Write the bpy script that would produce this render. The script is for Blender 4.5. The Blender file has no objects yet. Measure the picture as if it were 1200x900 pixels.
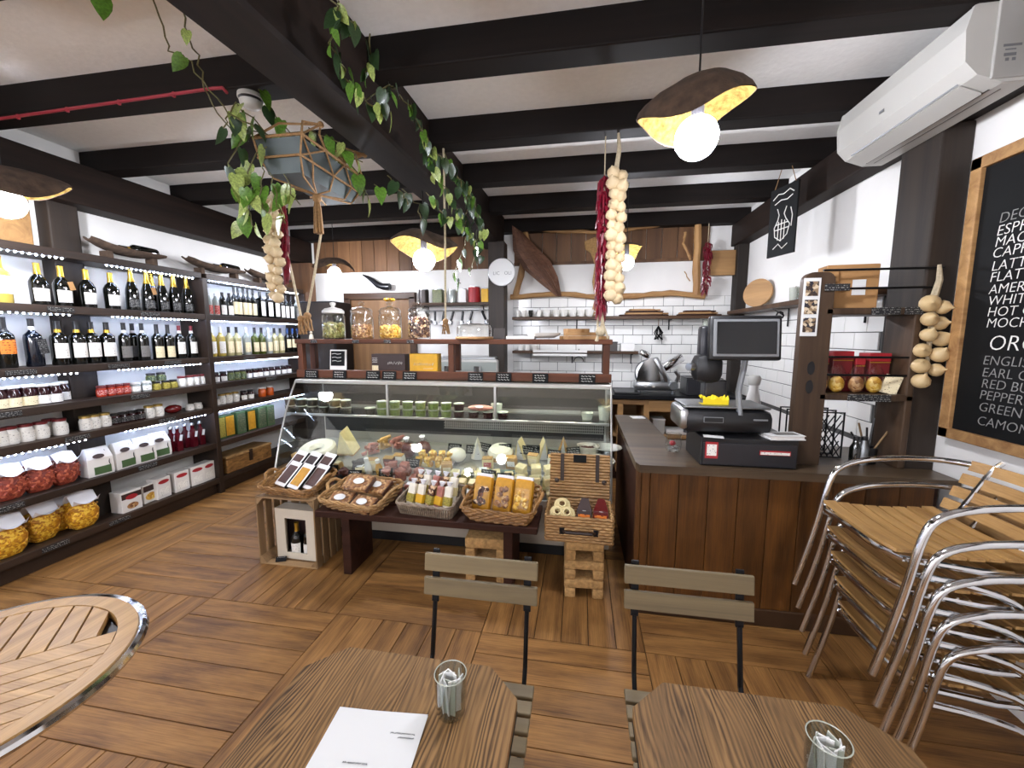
import bpy, bmesh, math, random
from mathutils import Vector, Matrix
random.seed(7)
SC = bpy.context.scene
COL = SC.collection
PI = math.pi
R = math.radians
# ------------------------------------------------------------------ camera
FPX, CAMZ, YAW, PITCH = 472.0, 1.6, R(9.6), R(6.78)
cd = bpy.data.cameras.new('camera'); cam = bpy.data.objects.new('camera', cd); COL.objects.link(cam)
cd.sensor_fit = 'HORIZONTAL'; cd.sensor_width = 36.0; cd.lens = 36.0 * FPX / 1200.0
cd.clip_start = 0.02; cd.clip_end = 60
cam.location = (0, 0, CAMZ); cam.rotation_euler = (PI/2 - PITCH, 0, YAW)
SC.camera = cam
# ------------------------------------------------------------------ world and exposure
w = bpy.data.worlds.new('world'); SC.world = w; w.use_nodes = True
w.node_tree.nodes['Background'].inputs[0].default_value = (0.75, 0.82, 0.95, 1)
w.node_tree.nodes['Background'].inputs[1].default_value = 0.6
vs = SC.view_settings
vs.view_transform = 'Standard'; vs.look = 'None'; vs.gamma = 1.0; vs.use_curve_mapping = False
vs.exposure = 2.65
SC.cycles.max_bounces = 14; SC.cycles.diffuse_bounces = 6; SC.cycles.glossy_bounces = 5; SC.cycles.transparent_max_bounces = 24; SC.cycles.sample_clamp_indirect = 8.0
BULB = 46.0       # emission of the pendant bulbs
LEDE = 26.0        # emission of the shelf LED strips
# ------------------------------------------------------------------ pixel rays (1200 x 900 frame)
_fw = Vector((-math.sin(YAW)*math.cos(PITCH), math.cos(YAW)*math.cos(PITCH), -math.sin(PITCH)))
_rt = Vector((math.cos(YAW), math.sin(YAW), 0)); _up = _rt.cross(_fw)
def ray(x, y): return _fw + _rt*((x-600)/FPX) - _up*((y-450)/FPX)
def onz(x, y, z): d = ray(x, y); return Vector((0, 0, CAMZ)) + d*((z-CAMZ)/d.z)
def ony(x, y, Y): d = ray(x, y); return Vector((0, 0, CAMZ)) + d*(Y/d.y)
def onx(x, y, X): d = ray(x, y); return Vector((0, 0, CAMZ)) + d*(X/d.x)
# ------------------------------------------------------------------ materials
def srgb(h):
    v = [int(h[i:i+2], 16)/255 for i in (0, 2, 4)]
    return tuple(c/12.92 if c <= .04045 else ((c+.055)/1.055)**2.4 for c in v) + (1,)
def newmat(name):
    m = bpy.data.materials.new(name); m.use_nodes = True
    nt = m.node_tree; b = nt.nodes['Principled BSDF']
    return m, nt, b
def plain(name, col, rough=.5, metal=0, spec=.5, noise=0, nscale=20, bump=0, emit=0, sheen=0):
    m, nt, b = newmat(name); c = srgb(col)
    b.inputs['Base Color'].default_value = c; b.inputs['Roughness'].default_value = rough
    b.inputs['Metallic'].default_value = metal; b.inputs['Specular IOR Level'].default_value = spec
    if emit:
        b.inputs['Emission Color'].default_value = c; b.inputs['Emission Strength'].default_value = emit
    if noise or bump:
        tc = nt.nodes.new('ShaderNodeTexCoord'); n = nt.nodes.new('ShaderNodeTexNoise')
        n.inputs['Scale'].default_value = nscale; n.inputs['Detail'].default_value = 5
        nt.links.new(tc.outputs['Object'], n.inputs['Vector'])
        if noise:
            mx = nt.nodes.new('ShaderNodeMix'); mx.data_type = 'RGBA'
            mr = nt.nodes.new('ShaderNodeMapRange'); mr.inputs['From Min'].default_value = .3; mr.inputs['From Max'].default_value = .7
            nt.links.new(n.outputs['Fac'], mr.inputs['Value']); nt.links.new(mr.outputs[0], mx.inputs['Factor'])
            mx.inputs['A'].default_value = tuple(max(0, v*(1-noise)) for v in c[:3]) + (1,)
            mx.inputs['B'].default_value = tuple(min(1, v*(1+noise*.7)) for v in c[:3]) + (1,)
            nt.links.new(mx.outputs['Result'], b.inputs['Base Color'])
        if bump:
            bp = nt.nodes.new('ShaderNodeBump'); bp.inputs['Strength'].default_value = bump; bp.inputs['Distance'].default_value = .01
            nt.links.new(n.outputs['Fac'], bp.inputs['Height']); nt.links.new(bp.outputs[0], b.inputs['Normal'])
    return m
def wood(name, dark, light, axis='X', scale=14, rough=.5, var=.3, stretch=.07, bump=.15, rings=0, spec=.4, knots=0):
    """streaky timber: grain runs along the given object axis, each board gets its own offset and tone"""
    m, nt, b = newmat(name); L = nt.links.new; N = nt.nodes.new
    tc = N('ShaderNodeTexCoord'); oi = N('ShaderNodeObjectInfo')
    off = N('ShaderNodeVectorMath'); off.operation = 'MULTIPLY_ADD'
    cb = N('ShaderNodeCombineXYZ')
    for i in range(3): L(oi.outputs['Random'], cb.inputs[i])
    off.inputs[1].default_value = (17, 23, 31)
    L(cb.outputs[0], off.inputs[0]); L(tc.outputs['Object'], off.inputs[2])
    mp = N('ShaderNodeMapping'); L(off.outputs[0], mp.inputs['Vector'])
    s = [1, 1, 1]; s['XYZ'.index(axis)] = stretch
    mp.inputs['Scale'].default_value = s
    n1 = N('ShaderNodeTexNoise'); n1.inputs['Scale'].default_value = scale; n1.inputs['Detail'].default_value = 7
    n1.inputs['Roughness'].default_value = .65; n1.inputs['Distortion'].default_value = .6
    L(mp.outputs[0], n1.inputs['Vector'])
    fac = n1.outputs['Fac']
    if rings:
        # warped growth bands
        n2 = N('ShaderNodeTexNoise'); n2.inputs['Scale'].default_value = scale*.35; n2.inputs['Detail'].default_value = 2
        L(mp.outputs[0], n2.inputs['Vector'])
        mm = N('ShaderNodeMath'); mm.operation = 'MULTIPLY'; mm.inputs[1].default_value = rings; L(n2.outputs['Fac'], mm.inputs[0])
        sn = N('ShaderNodeMath'); sn.operation = 'SINE'; L(mm.outputs[0], sn.inputs[0])
        mr = N('ShaderNodeMapRange'); mr.inputs['From Min'].default_value = -1; L(sn.outputs[0], mr.inputs['Value'])
        mx0 = N('ShaderNodeMix'); mx0.inputs['Factor'].default_value = .55
        L(n1.outputs['Fac'], mx0.inputs['A']); L(mr.outputs[0], mx0.inputs['B']); fac = mx0.outputs['Result']
    cr = N('ShaderNodeValToRGB'); cr.color_ramp.elements[0].position = .28; cr.color_ramp.elements[1].position = .72
    cr.color_ramp.elements[0].color = srgb(dark); cr.color_ramp.elements[1].color = srgb(light)
    L(fac, cr.inputs[0]); colr = cr.outputs[0]
    if knots:
        vo = N('ShaderNodeTexVoronoi'); vo.inputs['Scale'].default_value = knots
        mk = N('ShaderNodeMapping'); sk = [1, 1, 1]; sk['XYZ'.index(axis)] = .6; mk.inputs['Scale'].default_value = sk
        L(off.outputs[0], mk.inputs['Vector']); L(mk.outputs[0], vo.inputs['Vector'])
        k = N('ShaderNodeMapRange'); k.inputs['From Min'].default_value = .06; k.inputs['From Max'].default_value = .13
        k.inputs['To Min'].default_value = .35; k.inputs['To Max'].default_value = 1
        L(vo.outputs['Distance'], k.inputs['Value'])
        hk = N('ShaderNodeHueSaturation'); L(k.outputs[0], hk.inputs['Value']); L(colr, hk.inputs['Color']); colr = hk.outputs[0]
    hv = N('ShaderNodeHueSaturation'); L(colr, hv.inputs['Color'])
    rv = N('ShaderNodeMapRange'); rv.inputs['To Min'].default_value = 1-var; rv.inputs['To Max'].default_value = 1+var
    L(oi.outputs['Random'], rv.inputs['Value']); L(rv.outputs[0], hv.inputs['Value'])
    L(hv.outputs[0], b.inputs['Base Color'])
    b.inputs['Roughness'].default_value = rough; b.inputs['Specular IOR Level'].default_value = spec
    bp = N('ShaderNodeBump'); bp.inputs['Strength'].default_value = bump; bp.inputs['Distance'].default_value = .004
    L(fac, bp.inputs['Height']); L(bp.outputs[0], b.inputs['Normal'])
    return m
def grain(name, dark, light, axis='X', freq=110, amp=20, rough=.45, var=.1, spec=.4, contrast=.6, blotch=.25, bump=.2, sharp=1.0):
    """boards with growth lines: a sine of the cross-grain coordinate warped by noise, plus fine streaks and blotches"""
    m, nt, b = newmat(name); L = nt.links.new; N = nt.nodes.new
    tc = N('ShaderNodeTexCoord'); oi = N('ShaderNodeObjectInfo'); cb = N('ShaderNodeCombineXYZ'); off = N('ShaderNodeVectorMath'); off.operation = 'MULTIPLY_ADD'
    for i in range(3): L(oi.outputs['Random'], cb.inputs[i])
    off.inputs[1].default_value = (13, 29, 7); L(cb.outputs[0], off.inputs[0]); L(tc.outputs['Object'], off.inputs[2])
    def mapped(sa, sc):
        mp = N('ShaderNodeMapping'); v = [sc]*3; v['XYZ'.index(axis)] = sa; mp.inputs['Scale'].default_value = v; L(off.outputs[0], mp.inputs['Vector']); return mp.outputs[0]
    def noise(vec, det=3, ro=.5):
        n = N('ShaderNodeTexNoise'); n.inputs['Scale'].default_value = 1; n.inputs['Detail'].default_value = det; n.inputs['Roughness'].default_value = ro; L(vec, n.inputs['Vector']); return n.outputs['Fac']
    def mth(op, *a):
        n = N('ShaderNodeMath'); n.operation = op
        for i, v in enumerate(a):
            if isinstance(v, (int, float)): n.inputs[i].default_value = v
            else: L(v, n.inputs[i])
        return n.outputs[0]
    sep = N('ShaderNodeSeparateXYZ'); L(off.outputs[0], sep.inputs[0]); cross = sep.outputs[1 if axis == 'X' else 0]
    warp = noise(mapped(1.1, 4.5), 2)
    warp2 = noise(mapped(2.5, 28), 3, .6); fade = noise(mapped(1.6, 16), 2)
    ph = mth('ADD', mth('ADD', mth('MULTIPLY', cross, freq), mth('MULTIPLY', warp, amp)), mth('MULTIPLY', warp2, amp*.16))
    band = mth('POWER', mth('MULTIPLY_ADD', mth('SINE', ph), .5, .5), sharp)
    fd = mth('MINIMUM', 1.0, mth('MAXIMUM', .15, mth('MULTIPLY_ADD', fade, 3.2, -1.0)))
    band = mth('ADD', mth('MULTIPLY', band, fd), mth('MULTIPLY', mth('SUBTRACT', 1.0, fd), .62))
    streak = noise(mapped(5, 170), 4, .7); blo = noise(mapped(2.2, 7), 4, .6)
    f = mth('ADD', mth('MULTIPLY', band, contrast), mth('MULTIPLY', streak, 1-contrast*.55))
    f = mth('ADD', f, mth('MULTIPLY_ADD', blo, blotch*2, -blotch))
    cr = N('ShaderNodeValToRGB'); cr.color_ramp.elements[0].position = .22; cr.color_ramp.elements[1].position = .95
    cr.color_ramp.elements[0].color = srgb(dark); cr.color_ramp.elements[1].color = srgb(light); L(f, cr.inputs[0])
    hv = N('ShaderNodeHueSaturation'); L(cr.outputs[0], hv.inputs['Color']); L(mth('MULTIPLY_ADD', oi.outputs['Random'], 2*var, 1-var), hv.inputs['Value'])
    L(hv.outputs[0], b.inputs['Base Color']); b.inputs['Specular IOR Level'].default_value = spec
    L(mth('MULTIPLY_ADD', blo, .25, rough-.12), b.inputs['Roughness'])
    bp = N('ShaderNodeBump'); bp.inputs['Strength'].default_value = bump; bp.inputs['Distance'].default_value = .003; L(f, bp.inputs['Height']); L(bp.outputs[0], b.inputs['Normal'])
    return m
def thin_glass(name, tint=(1, 1, 1), refl=1.0, rough=.02):
    m = bpy.data.materials.new(name); m.use_nodes = True; nt = m.node_tree; nt.nodes.clear(); L = nt.links.new
    o = nt.nodes.new('ShaderNodeOutputMaterial'); mx = nt.nodes.new('ShaderNodeMixShader')
    t = nt.nodes.new('ShaderNodeBsdfTransparent'); t.inputs[0].default_value = tint + (1,)
    g = nt.nodes.new('ShaderNodeBsdfGlossy'); g.inputs['Roughness'].default_value = rough
    lw = nt.nodes.new('ShaderNodeLayerWeight'); lw.inputs['Blend'].default_value = .5
    pw = nt.nodes.new('ShaderNodeMath'); pw.operation = 'POWER'; pw.inputs[1].default_value = 4.0
    k = nt.nodes.new('ShaderNodeMath'); k.operation = 'MULTIPLY_ADD'; k.inputs[1].default_value = .75*refl; k.inputs[2].default_value = .045*refl; k.use_clamp = True
    L(lw.outputs['Facing'], pw.inputs[0]); L(pw.outputs[0], k.inputs[0]); L(k.outputs[0], mx.inputs[0]); L(t.outputs[0], mx.inputs[1]); L(g.outputs[0], mx.inputs[2]); L(mx.outputs[0], o.inputs[0])
    return m
def speckle(name, cols, scale=60, rough=.6, metal=0):
    """cells of several colours (nuts, biscuits, crumbs)"""
    m, nt, b = newmat(name); L = nt.links.new
    tc = nt.nodes.new('ShaderNodeTexCoord'); v = nt.nodes.new('ShaderNodeTexVoronoi'); v.inputs['Scale'].default_value = scale
    L(tc.outputs['Object'], v.inputs['Vector'])
    sp = nt.nodes.new('ShaderNodeSeparateColor'); L(v.outputs['Color'], sp.inputs[0])
    cr = nt.nodes.new('ShaderNodeValToRGB'); cr.color_ramp.interpolation = 'CONSTANT'
    for i, c in enumerate(cols):
        e = cr.color_ramp.elements[i] if i < 2 else cr.color_ramp.elements.new(i/len(cols))
        e.position = i/len(cols); e.color = srgb(c)
    L(sp.outputs[0], cr.inputs[0]); L(cr.outputs[0], b.inputs['Base Color'])
    b.inputs['Roughness'].default_value = rough; b.inputs['Metallic'].default_value = metal
    return m
def printed(name, paper, ink, rows=60, rough=.6, amount=.35):
    """paper label with fine rows of print"""
    m, nt, b = newmat(name); L = nt.links.new; N = nt.nodes.new
    tc = N('ShaderNodeTexCoord'); mp = N('ShaderNodeMapping'); mp.inputs['Scale'].default_value = (1.6, 1.6, 1)
    L(tc.outputs['Object'], mp.inputs['Vector'])
    wv = N('ShaderNodeTexWave'); wv.bands_direction = 'Z'; wv.inputs['Scale'].default_value = rows; wv.inputs['Distortion'].default_value = 0
    L(mp.outputs[0], wv.inputs['Vector'])
    n = N('ShaderNodeTexNoise'); n.inputs['Scale'].default_value = rows*3; n.inputs['Detail'].default_value = 1
    L(mp.outputs[0], n.inputs['Vector'])
    a = N('ShaderNodeMath'); a.operation = 'GREATER_THAN'; a.inputs[1].default_value = .62; L(wv.outputs['Fac'], a.inputs[0])
    c = N('ShaderNodeMath'); c.operation = 'GREATER_THAN'; c.inputs[1].default_value = 1-amount-.12; L(n.outputs['Fac'], c.inputs[0])
    d = N('ShaderNodeMath'); d.operation = 'MULTIPLY'; L(a.outputs[0], d.inputs[0]); L(c.outputs[0], d.inputs[1])
    mx = N('ShaderNodeMix'); mx.data_type = 'RGBA'; mx.inputs['A'].default_value = srgb(paper); mx.inputs['B'].default_value = srgb(ink)
    L(d.outputs[0], mx.inputs['Factor']); L(mx.outputs['Result'], b.inputs['Base Color']); b.inputs['Roughness'].default_value = rough
    return m
M = {}
def mat(k, f, *a, **kw): M[k] = f(k, *a, **kw)
mat('white_wall', plain, 'eae8e4', .9, noise=.04, nscale=3, bump=.12)
mat('ceiling_plaster', plain, 'f4f3f0', .95, noise=.03, nscale=30, bump=.25)
mat('beam', wood, '100a07', '281b14', 'Y', 9, .65, .12, .06, spec=.2)
mat('beam_x', wood, '0b0807', '1c1512', 'X', 9, .65, .12, .06, spec=.18)
mat('beam_z', wood, '15100d', '33281f', 'Z', 9, .62, .12, .06)
mat('shelf_wood', wood, '170f0b', '3c2b1f', 'Y', 12, .5, .2, .06)
mat('shelf_wood_z', wood, '170f0b', '3c2b1f', 'Z', 12, .5, .2, .06)
mat('floor_wood', grain, '4f3118', 'ab7c45', 'X', 70, 16, .5, .10, .3, .22, .5, .12)
mat('grout', plain, '3a2818', .8)
mat('counter_board', grain, '321d0a', '6b4216', 'Z', 60, 14, .5, .16, .35, .3, .3, .1)
mat('counter_trim', wood, '2e1d12', '553a22', 'X', 9, .5, .15, .06)
mat('counter_top', wood, '33271e', '66543f', 'X', 10, .35, .1, .06)
mat('mahogany', wood, '2f190f', '6a3d26', 'X', 10, .5, .1, .06, spec=.25)
mat('mahogany_z', wood, '2f190f', '6a3d26', 'Z', 10, .5, .1, .06, spec=.25)
mat('bench_wood', wood, '20110c', '43261b', 'X', 10, .6, .1, .06, spec=.2)
mat('crate_wood', wood, '6a5138', 'a3845c', 'Z', 10, .7, .15, .07)
mat('crate_wood_x', wood, '6a5138', 'a3845c', 'X', 10, .7, .15, .07)
mat('table_wood', grain, '1d1109', '8e6c44', 'Y', 620, 120, .6, .07, .2, .64, .36, .3, .9)
mat('slat_grey', wood, '5a4e3a', '857454', 'X', 14, .55, .12, .05)
mat('teak', grain, '7e592e', 'c39a60', 'Y', 90, 10, .42, .08, .4, .3, .2, .1)
mat('teak_x', grain, '7e592e', 'c39a60', 'X', 90, 10, .42, .08, .4, .3, .2, .1)
mat('driftwood', wood, '7d5633', 'bd9460', 'X', 14, .65, .1, .08)
mat('driftwood_z', wood, '7d5633', 'bd9460', 'Z', 14, .65, .1, .08)
mat('panel_wood', wood, '4a3120', '7a5738', 'Z', 8, .55, .2, .06)
mat('board_wood', wood, '7d5c3a', 'b38a58', 'X', 10, .6, .15, .07)
mat('board_dark', wood, '5d4229', '8a6743', 'Z', 8, .55, .1, .06)
mat('cork', plain, 'b08a57', .9, noise=.35, nscale=45, bump=.5)
mat('bark', plain, '4e3d30', .95, noise=.4, nscale=25, bump=.8)
mat('lining', plain, '48391c', 1.0, spec=0, noise=.5, nscale=50, bump=.4)
mat('bulb', plain, 'f1f4ff', .5, emit=BULB)
mat('led', plain, 'c4d8ff', .5, emit=LEDE)
mat('aluminium', plain, 'd2d3d5', .10, metal=1)
mat('steel', plain, 'b9bbbd', .28, metal=1)
mat('dull_steel', plain, '8d9092', .4, metal=1)
mat('zinc', plain, '555c5c', .5, metal=.6, noise=.2, nscale=8)
mat('black_metal', plain, '17171a', .45, metal=.6)
mat('black_plastic', plain, '141416', .38)
mat('dark_plastic', plain, '26262a', .3)
mat('screen', plain, '07080b', .12)
mat('grey_plastic', plain, '76787a', .4)
mat('white_plastic', plain, 'b4b2ac', .42)
mat('white_plastic_dim', plain, '9b9994', .5)
mat('white', plain, 'e8e6e2', .5)
mat('paper', plain, 'd6d6d4', .8)
mat('ink', plain, '2a2a2c', .8)
mat('grey_ink', plain, '6a6a6c', .8)
mat('chalk', plain, 'e6e4de', .95)
mat('chalk_faint', plain, '8a8986', .95)
mat('slate', plain, '0b0c0d', .75, spec=.25, noise=.3, nscale=6)
mat('tile', plain, 'e9e8e4', .14)
mat('tile_grout', plain, '4d4c4a', .9)
mat('glass', thin_glass, (.96, .97, .96), 1.9)
mat('glass_case', thin_glass, (.95, .98, .97), 1.0)
mat('tumbler_glass', thin_glass, (.80, .83, .82), 2.4)
mat('wine_glass', plain, '0c0d0a', .07, spec=.8)
mat('wine_blue', plain, '0c121c', .1, spec=.8)
mat('wine_white', plain, 'b7a24e', .1, spec=.7)
mat('wine_pale', plain, 'a9a377', .1, spec=.7)
mat('wine_green', plain, '46501c', .1, spec=.7)
mat('wine_clear', plain, '9aa09a', .08, spec=.8)
mat('gold_foil', plain, 'c9a13c', .3, metal=.8)
mat('black_foil', plain, '161314', .35)
mat('red_foil', plain, '6a1720', .35)
mat('blue_foil', plain, '24406e', .35)
mat('white_foil', plain, 'dcdad4', .4)
mat('label_white', printed, 'e9e6de', '55504a', 34, amount=.24)
mat('label_cream', printed, 'e4d6b0', '6a563a', 34, amount=.24)
mat('label_grey', printed, '6d6a66', '2f2e2e', 30, amount=.24)
mat('label_orange', printed, 'e07b25', '7a2f0c', 20)
mat('label_red', printed, 'a8322c', 'e8c9bb', 30)
mat('label_black', printed, '1b1b1d', '8b8a86', 30)
mat('label_yellow', printed, 'a8983c', '4c4a1c', 30)
mat('label_green', printed, '33452b', 'a9a77e', 30)
mat('jam_dark', plain, '2a0e10', .15)
mat('jam_red', plain, '5a1212', .2)
mat('sauce_red', plain, 'a3301c', .25)
mat('olive', plain, '59602a', .3, noise=.4, nscale=70)
mat('pesto', plain, '6c7a3e', .4, noise=.5, nscale=90)
mat('olive_dark', plain, '38332a', .4, noise=.5, nscale=90)
mat('orange_jam', plain, 'c4561b', .25)
mat('honey', plain, 'b9791d', .2)
mat('lid_red', plain, '6e1f22', .35)
mat('lid_white', plain, 'dcd9d2', .35)
mat('lid_black', plain, '1c1a1a', .35)
mat('lid_gold', plain, 'bfa25a', .3, metal=.6)
mat('bag_plastic', thin_glass, (1, 1, 1), 1.3, .08)
mat('bag_white', plain, 'e4e4ea', .45)
mat('pasta_yellow', speckle, ['d09a1f', 'b57a12', 'e2b83e', 'a36a10'], 80)
mat('pasta_red', speckle, ['94402a', '70281a', 'b35e42', '84321f'], 70)
mat('box_white', plain, 'dcd8d2', .6)
mat('box_yellow', plain, 'dca81d', .5, noise=.15, nscale=15)
mat('box_brown', plain, '33201c', .5, noise=.2, nscale=15)
mat('red', plain, 'a02028', .5)
mat('green', plain, '46603a', .5)
mat('kraft', plain, 'a57b4c', .8, noise=.08, nscale=10)
mat('wicker', wood, '4a2e17', 'ad8048', 'X', 30, .5, .1, .3)
mat('wicker_light', wood, '6f4d28', 'bb9460', 'X', 30, .55, .1, .3)
mat('wicker_grey', wood, '54483d', '9b8b78', 'X', 30, .6, .1, .3)
mat('leather', plain, '2b1c14', .5)
mat('leaf', plain, '577d2c', .3, noise=.45, nscale=7)
mat('leaf_pale', plain, '96a65a', .3, noise=.5, nscale=9)
mat('leaf_dark', plain, '2b4024', .32, noise=.35, nscale=8)
mat('stem', plain, '55502a', .6)
mat('rope', plain, '97744c', .9, noise=.25, nscale=80, bump=.4)
mat('rope_pale', plain, 'b9ab8f', .9, noise=.2, nscale=80, bump=.4)
mat('garlic', plain, 'cdb791', .6, noise=.32, nscale=30)
mat('onion', plain, 'cdb283', .4, noise=.15, nscale=25)
mat('chili', plain, '6d0e22', .3, noise=.3, nscale=60)
mat('conduit_red', plain, '8e2230', .45)
mat('biscuit_green', speckle, ['8c8a4a', '6f7038', 'a9a566', '7c6a35'], 60)
mat('biscuit_brown', speckle, ['a5784a', '8a5c34', 'c09a68', '74492a'], 60)
mat('biscuit_yellow', speckle, ['d6ab45', 'c4902c', 'e8c874', 'b98630'], 60)
mat('biscuit_choc', speckle, ['4a2a1c', 'd8b890', '6d4530', '38190f'], 60)
mat('cheese', plain, 'dccb96', .5, noise=.1, nscale=40)
mat('cheese_white', plain, 'e6e0cf', .5, noise=.06, nscale=30)
mat('cheese_rind', plain, 'b48a4a', .6, noise=.2, nscale=30)
mat('meat', plain, '5f2a24', .4, noise=.45, nscale=50)
mat('meat_pink', plain, 'a86a5c', .4, noise=.35, nscale=60)
mat('ceramic', plain, 'cfc6b4', .25)
mat('ceramic_white', plain, 'e6e3dc', .2)
mat('green_tray', plain, '6f8f80', .5)
mat('choc_bar', plain, '4a2d22', .45, noise=.3, nscale=40)
mat('mustard', plain, 'c08a1d', .5, noise=.2, nscale=30)
mat('yellow_cloth', plain, 'e2c713', .7)
mat('cream_panel', plain, '9c9284', .5)
mat('case_dark', plain, '4b4644', .35, metal=.5)
mat('case_steel', plain, 'b2b0aa', .33, metal=.7)
mat('case_deck', plain, '8d8b85', .4, metal=.3)
mat('red_drink', plain, '4a0d16', .1)
mat('photo', speckle, ['3a2b22', '8a7358', 'c9b79a', '23202a'], 70)
mat('brown_scale', plain, '3a2f29', .35)
mat('rack_wood', wood, '2a1c12', '54402e', 'Z', 9, .5, .1, .06)
mat('palm_husk', wood, '4f3226', '85604a', 'X', 26, .7, .25, .12)
mat('horn', plain, '15161a', .3)
# ------------------------------------------------------------------ mesh builder
class MB:
    def __init__(s): s.v = []; s.f = []
    def add(s, vs, fs):
        o = len(s.v); s.v += [tuple(v) for v in vs]; s.f += [tuple(i+o for i in f) for f in fs]; return s
    def box(s, c, d, rz=0, rx=0, ry=0, taper=None):
        hx, hy, hz = d[0]/2, d[1]/2, d[2]/2
        m = Matrix.Translation(c) @ Matrix.Rotation(rz, 4, 'Z') @ Matrix.Rotation(ry, 4, 'Y') @ Matrix.Rotation(rx, 4, 'X')
        vs = []
        for z in (-1, 1):
            k = taper if (taper and z > 0) else 1
            for x, y in ((-1, -1), (1, -1), (1, 1), (-1, 1)): vs.append(m @ Vector((x*hx*k, y*hy*k, z*hz)))
        return s.add(vs, [(3, 2, 1, 0), (4, 5, 6, 7), (0, 1, 5, 4), (1, 2, 6, 5), (2, 3, 7, 6), (3, 0, 4, 7)])
    def b2(s, a, b):  # box from two corners
        return s.box([(a[i]+b[i])/2 for i in range(3)], [abs(b[i]-a[i]) for i in range(3)])
    def bev(s, c, d, r=.01, rz=0, rx=0, ry=0):  # box with chamfered edges
        m = Matrix.Translation(c) @ Matrix.Rotation(rz, 4, 'Z') @ Matrix.Rotation(ry, 4, 'Y') @ Matrix.Rotation(rx, 4, 'X')
        bm = bmesh.new(); bmesh.ops.create_cube(bm, size=1)
        for v in bm.verts: v.co = Vector((v.co.x*d[0], v.co.y*d[1], v.co.z*d[2]))
        bmesh.ops.bevel(bm, geom=bm.edges[:], offset=min(r, min(d)*.45), segments=2, affect='EDGES', profile=.5)
        bm.verts.index_update()
        s.add([m @ v.co for v in bm.verts], [[v.index for v in f.verts] for f in bm.faces]); bm.free(); return s
    def tube(s, pts, r, n=8, closed=False, caps=True, flat=1.0):
        pts = [Vector(p) for p in pts]; k = len(pts)
        rr = r if isinstance(r, (list, tuple)) else [r]*k
        prev = None; vs = []; fs = []
        for i, p in enumerate(pts):
            if closed: t = pts[(i+1) % k]-pts[i-1]
            else: t = pts[min(i+1, k-1)]-pts[max(i-1, 0)]
            if t.length < 1e-9: t = Vector((0, 0, 1))
            t.normalize()
            if prev is None:
                a = Vector((0, 0, 1)) if abs(t.z) < .9 else Vector((1, 0, 0)); u = t.cross(a).normalized()
            else: u = (prev - t*prev.dot(t)); u = u.normalized() if u.length > 1e-6 else t.orthogonal().normalized()
            prev = u; w_ = t.cross(u)
            for j in range(n):
                an = 2*PI*j/n; vs.append(p + u*math.cos(an)*rr[i] + w_*math.sin(an)*rr[i]*flat)
        for i in range(k if closed else k-1):
            for j in range(n):
                a = i*n+j; b_ = i*n+(j+1) % n; c = ((i+1) % k)*n+(j+1) % n; d = ((i+1) % k)*n+j
                fs.append((a, b_, c, d))
        if caps and not closed:
            fs.append(tuple(range(n-1, -1, -1))); fs.append(tuple(range((k-1)*n, k*n)))
        return s.add(vs, fs)
    def lathe(s, prof, n=16, c=(0, 0, 0), a0=0, a1=2*PI, wob=None):
        full = abs(a1-a0-2*PI) < 1e-6; m = n if full else n+1; vs = []; fs = []
        for (r, z) in prof:
            for j in range(m):
                an = a0+(a1-a0)*j/n; k = wob(an, r, z) if wob else (1, 0)
                vs.append((c[0]+max(r, 1e-4)*k[0]*math.cos(an), c[1]+max(r, 1e-4)*k[0]*math.sin(an), c[2]+z+k[1]))
        for i in range(len(prof)-1):
            for j in range(n):
                q = (j+1) % m
                fs.append((i*m+j, i*m+q, (i+1)*m+q, (i+1)*m+j))
        return s.add(vs, fs)
    def cyl(s, a, b, r, n=12, r2=None): return s.tube([a, b], [r, r if r2 is None else r2], n)
    def prism(s, poly, z0, z1):
        n = len(poly)
        return s.add([(x, y, z0) for x, y in poly]+[(x, y, z1) for x, y in poly],
                     [tuple(range(n-1, -1, -1)), tuple(range(n, 2*n))]+[(i, (i+1) % n, n+(i+1) % n, n+i) for i in range(n)])
    def ball(s, c, r, n=8, m=6, sq=(1, 1, 1), rot=None):
        vs = []; fs = []
        for i in range(m+1):
            th = PI*i/m
            for j in range(n):
                v = Vector((r*sq[0]*math.sin(th)*math.cos(2*PI*j/n), r*sq[1]*math.sin(th)*math.sin(2*PI*j/n), r*sq[2]*math.cos(th)))
                if rot: v = rot @ v
                vs.append((c[0]+v.x, c[1]+v.y, c[2]+v.z))
        for i in range(m):
            for j in range(n): fs.append((i*n+j, (i+1)*n+j, (i+1)*n+(j+1) % n, i*n+(j+1) % n))
        return s.add(vs, fs)
    def quad(s, a, b, c, d): return s.add([a, b, c, d], [(0, 1, 2, 3)])
    def move(s, mtx): s.v = [tuple(mtx @ Vector(v)) for v in s.v]; return s
    def mesh(s, name, m, smooth=False, angle=40):
        me = bpy.data.meshes.new(name); me.from_pydata(s.v, [], s.f); me.materials.append(M[m] if isinstance(m, str) else m)
        bm = bmesh.new(); bm.from_mesh(me); bmesh.ops.remove_doubles(bm, verts=bm.verts, dist=1e-5)
        bmesh.ops.recalc_face_normals(bm, faces=bm.faces); bm.to_mesh(me); bm.free()
        if smooth:
            me.polygons.foreach_set('use_smooth', [True]*len(me.polygons))
            try: me.set_sharp_from_angle(angle=R(angle))
            except Exception: pass
        me.update(); return me
def link(name, data, parent=None, loc=None, rot=None, scale=None):
    o = bpy.data.objects.new(name, data); COL.objects.link(o)
    if parent is not None: o.parent = parent
    if loc is not None: o.location = loc
    if rot is not None: o.rotation_euler = rot
    if scale is not None: o.scale = (scale,)*3 if isinstance(scale, (int, float)) else scale
    return o
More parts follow.
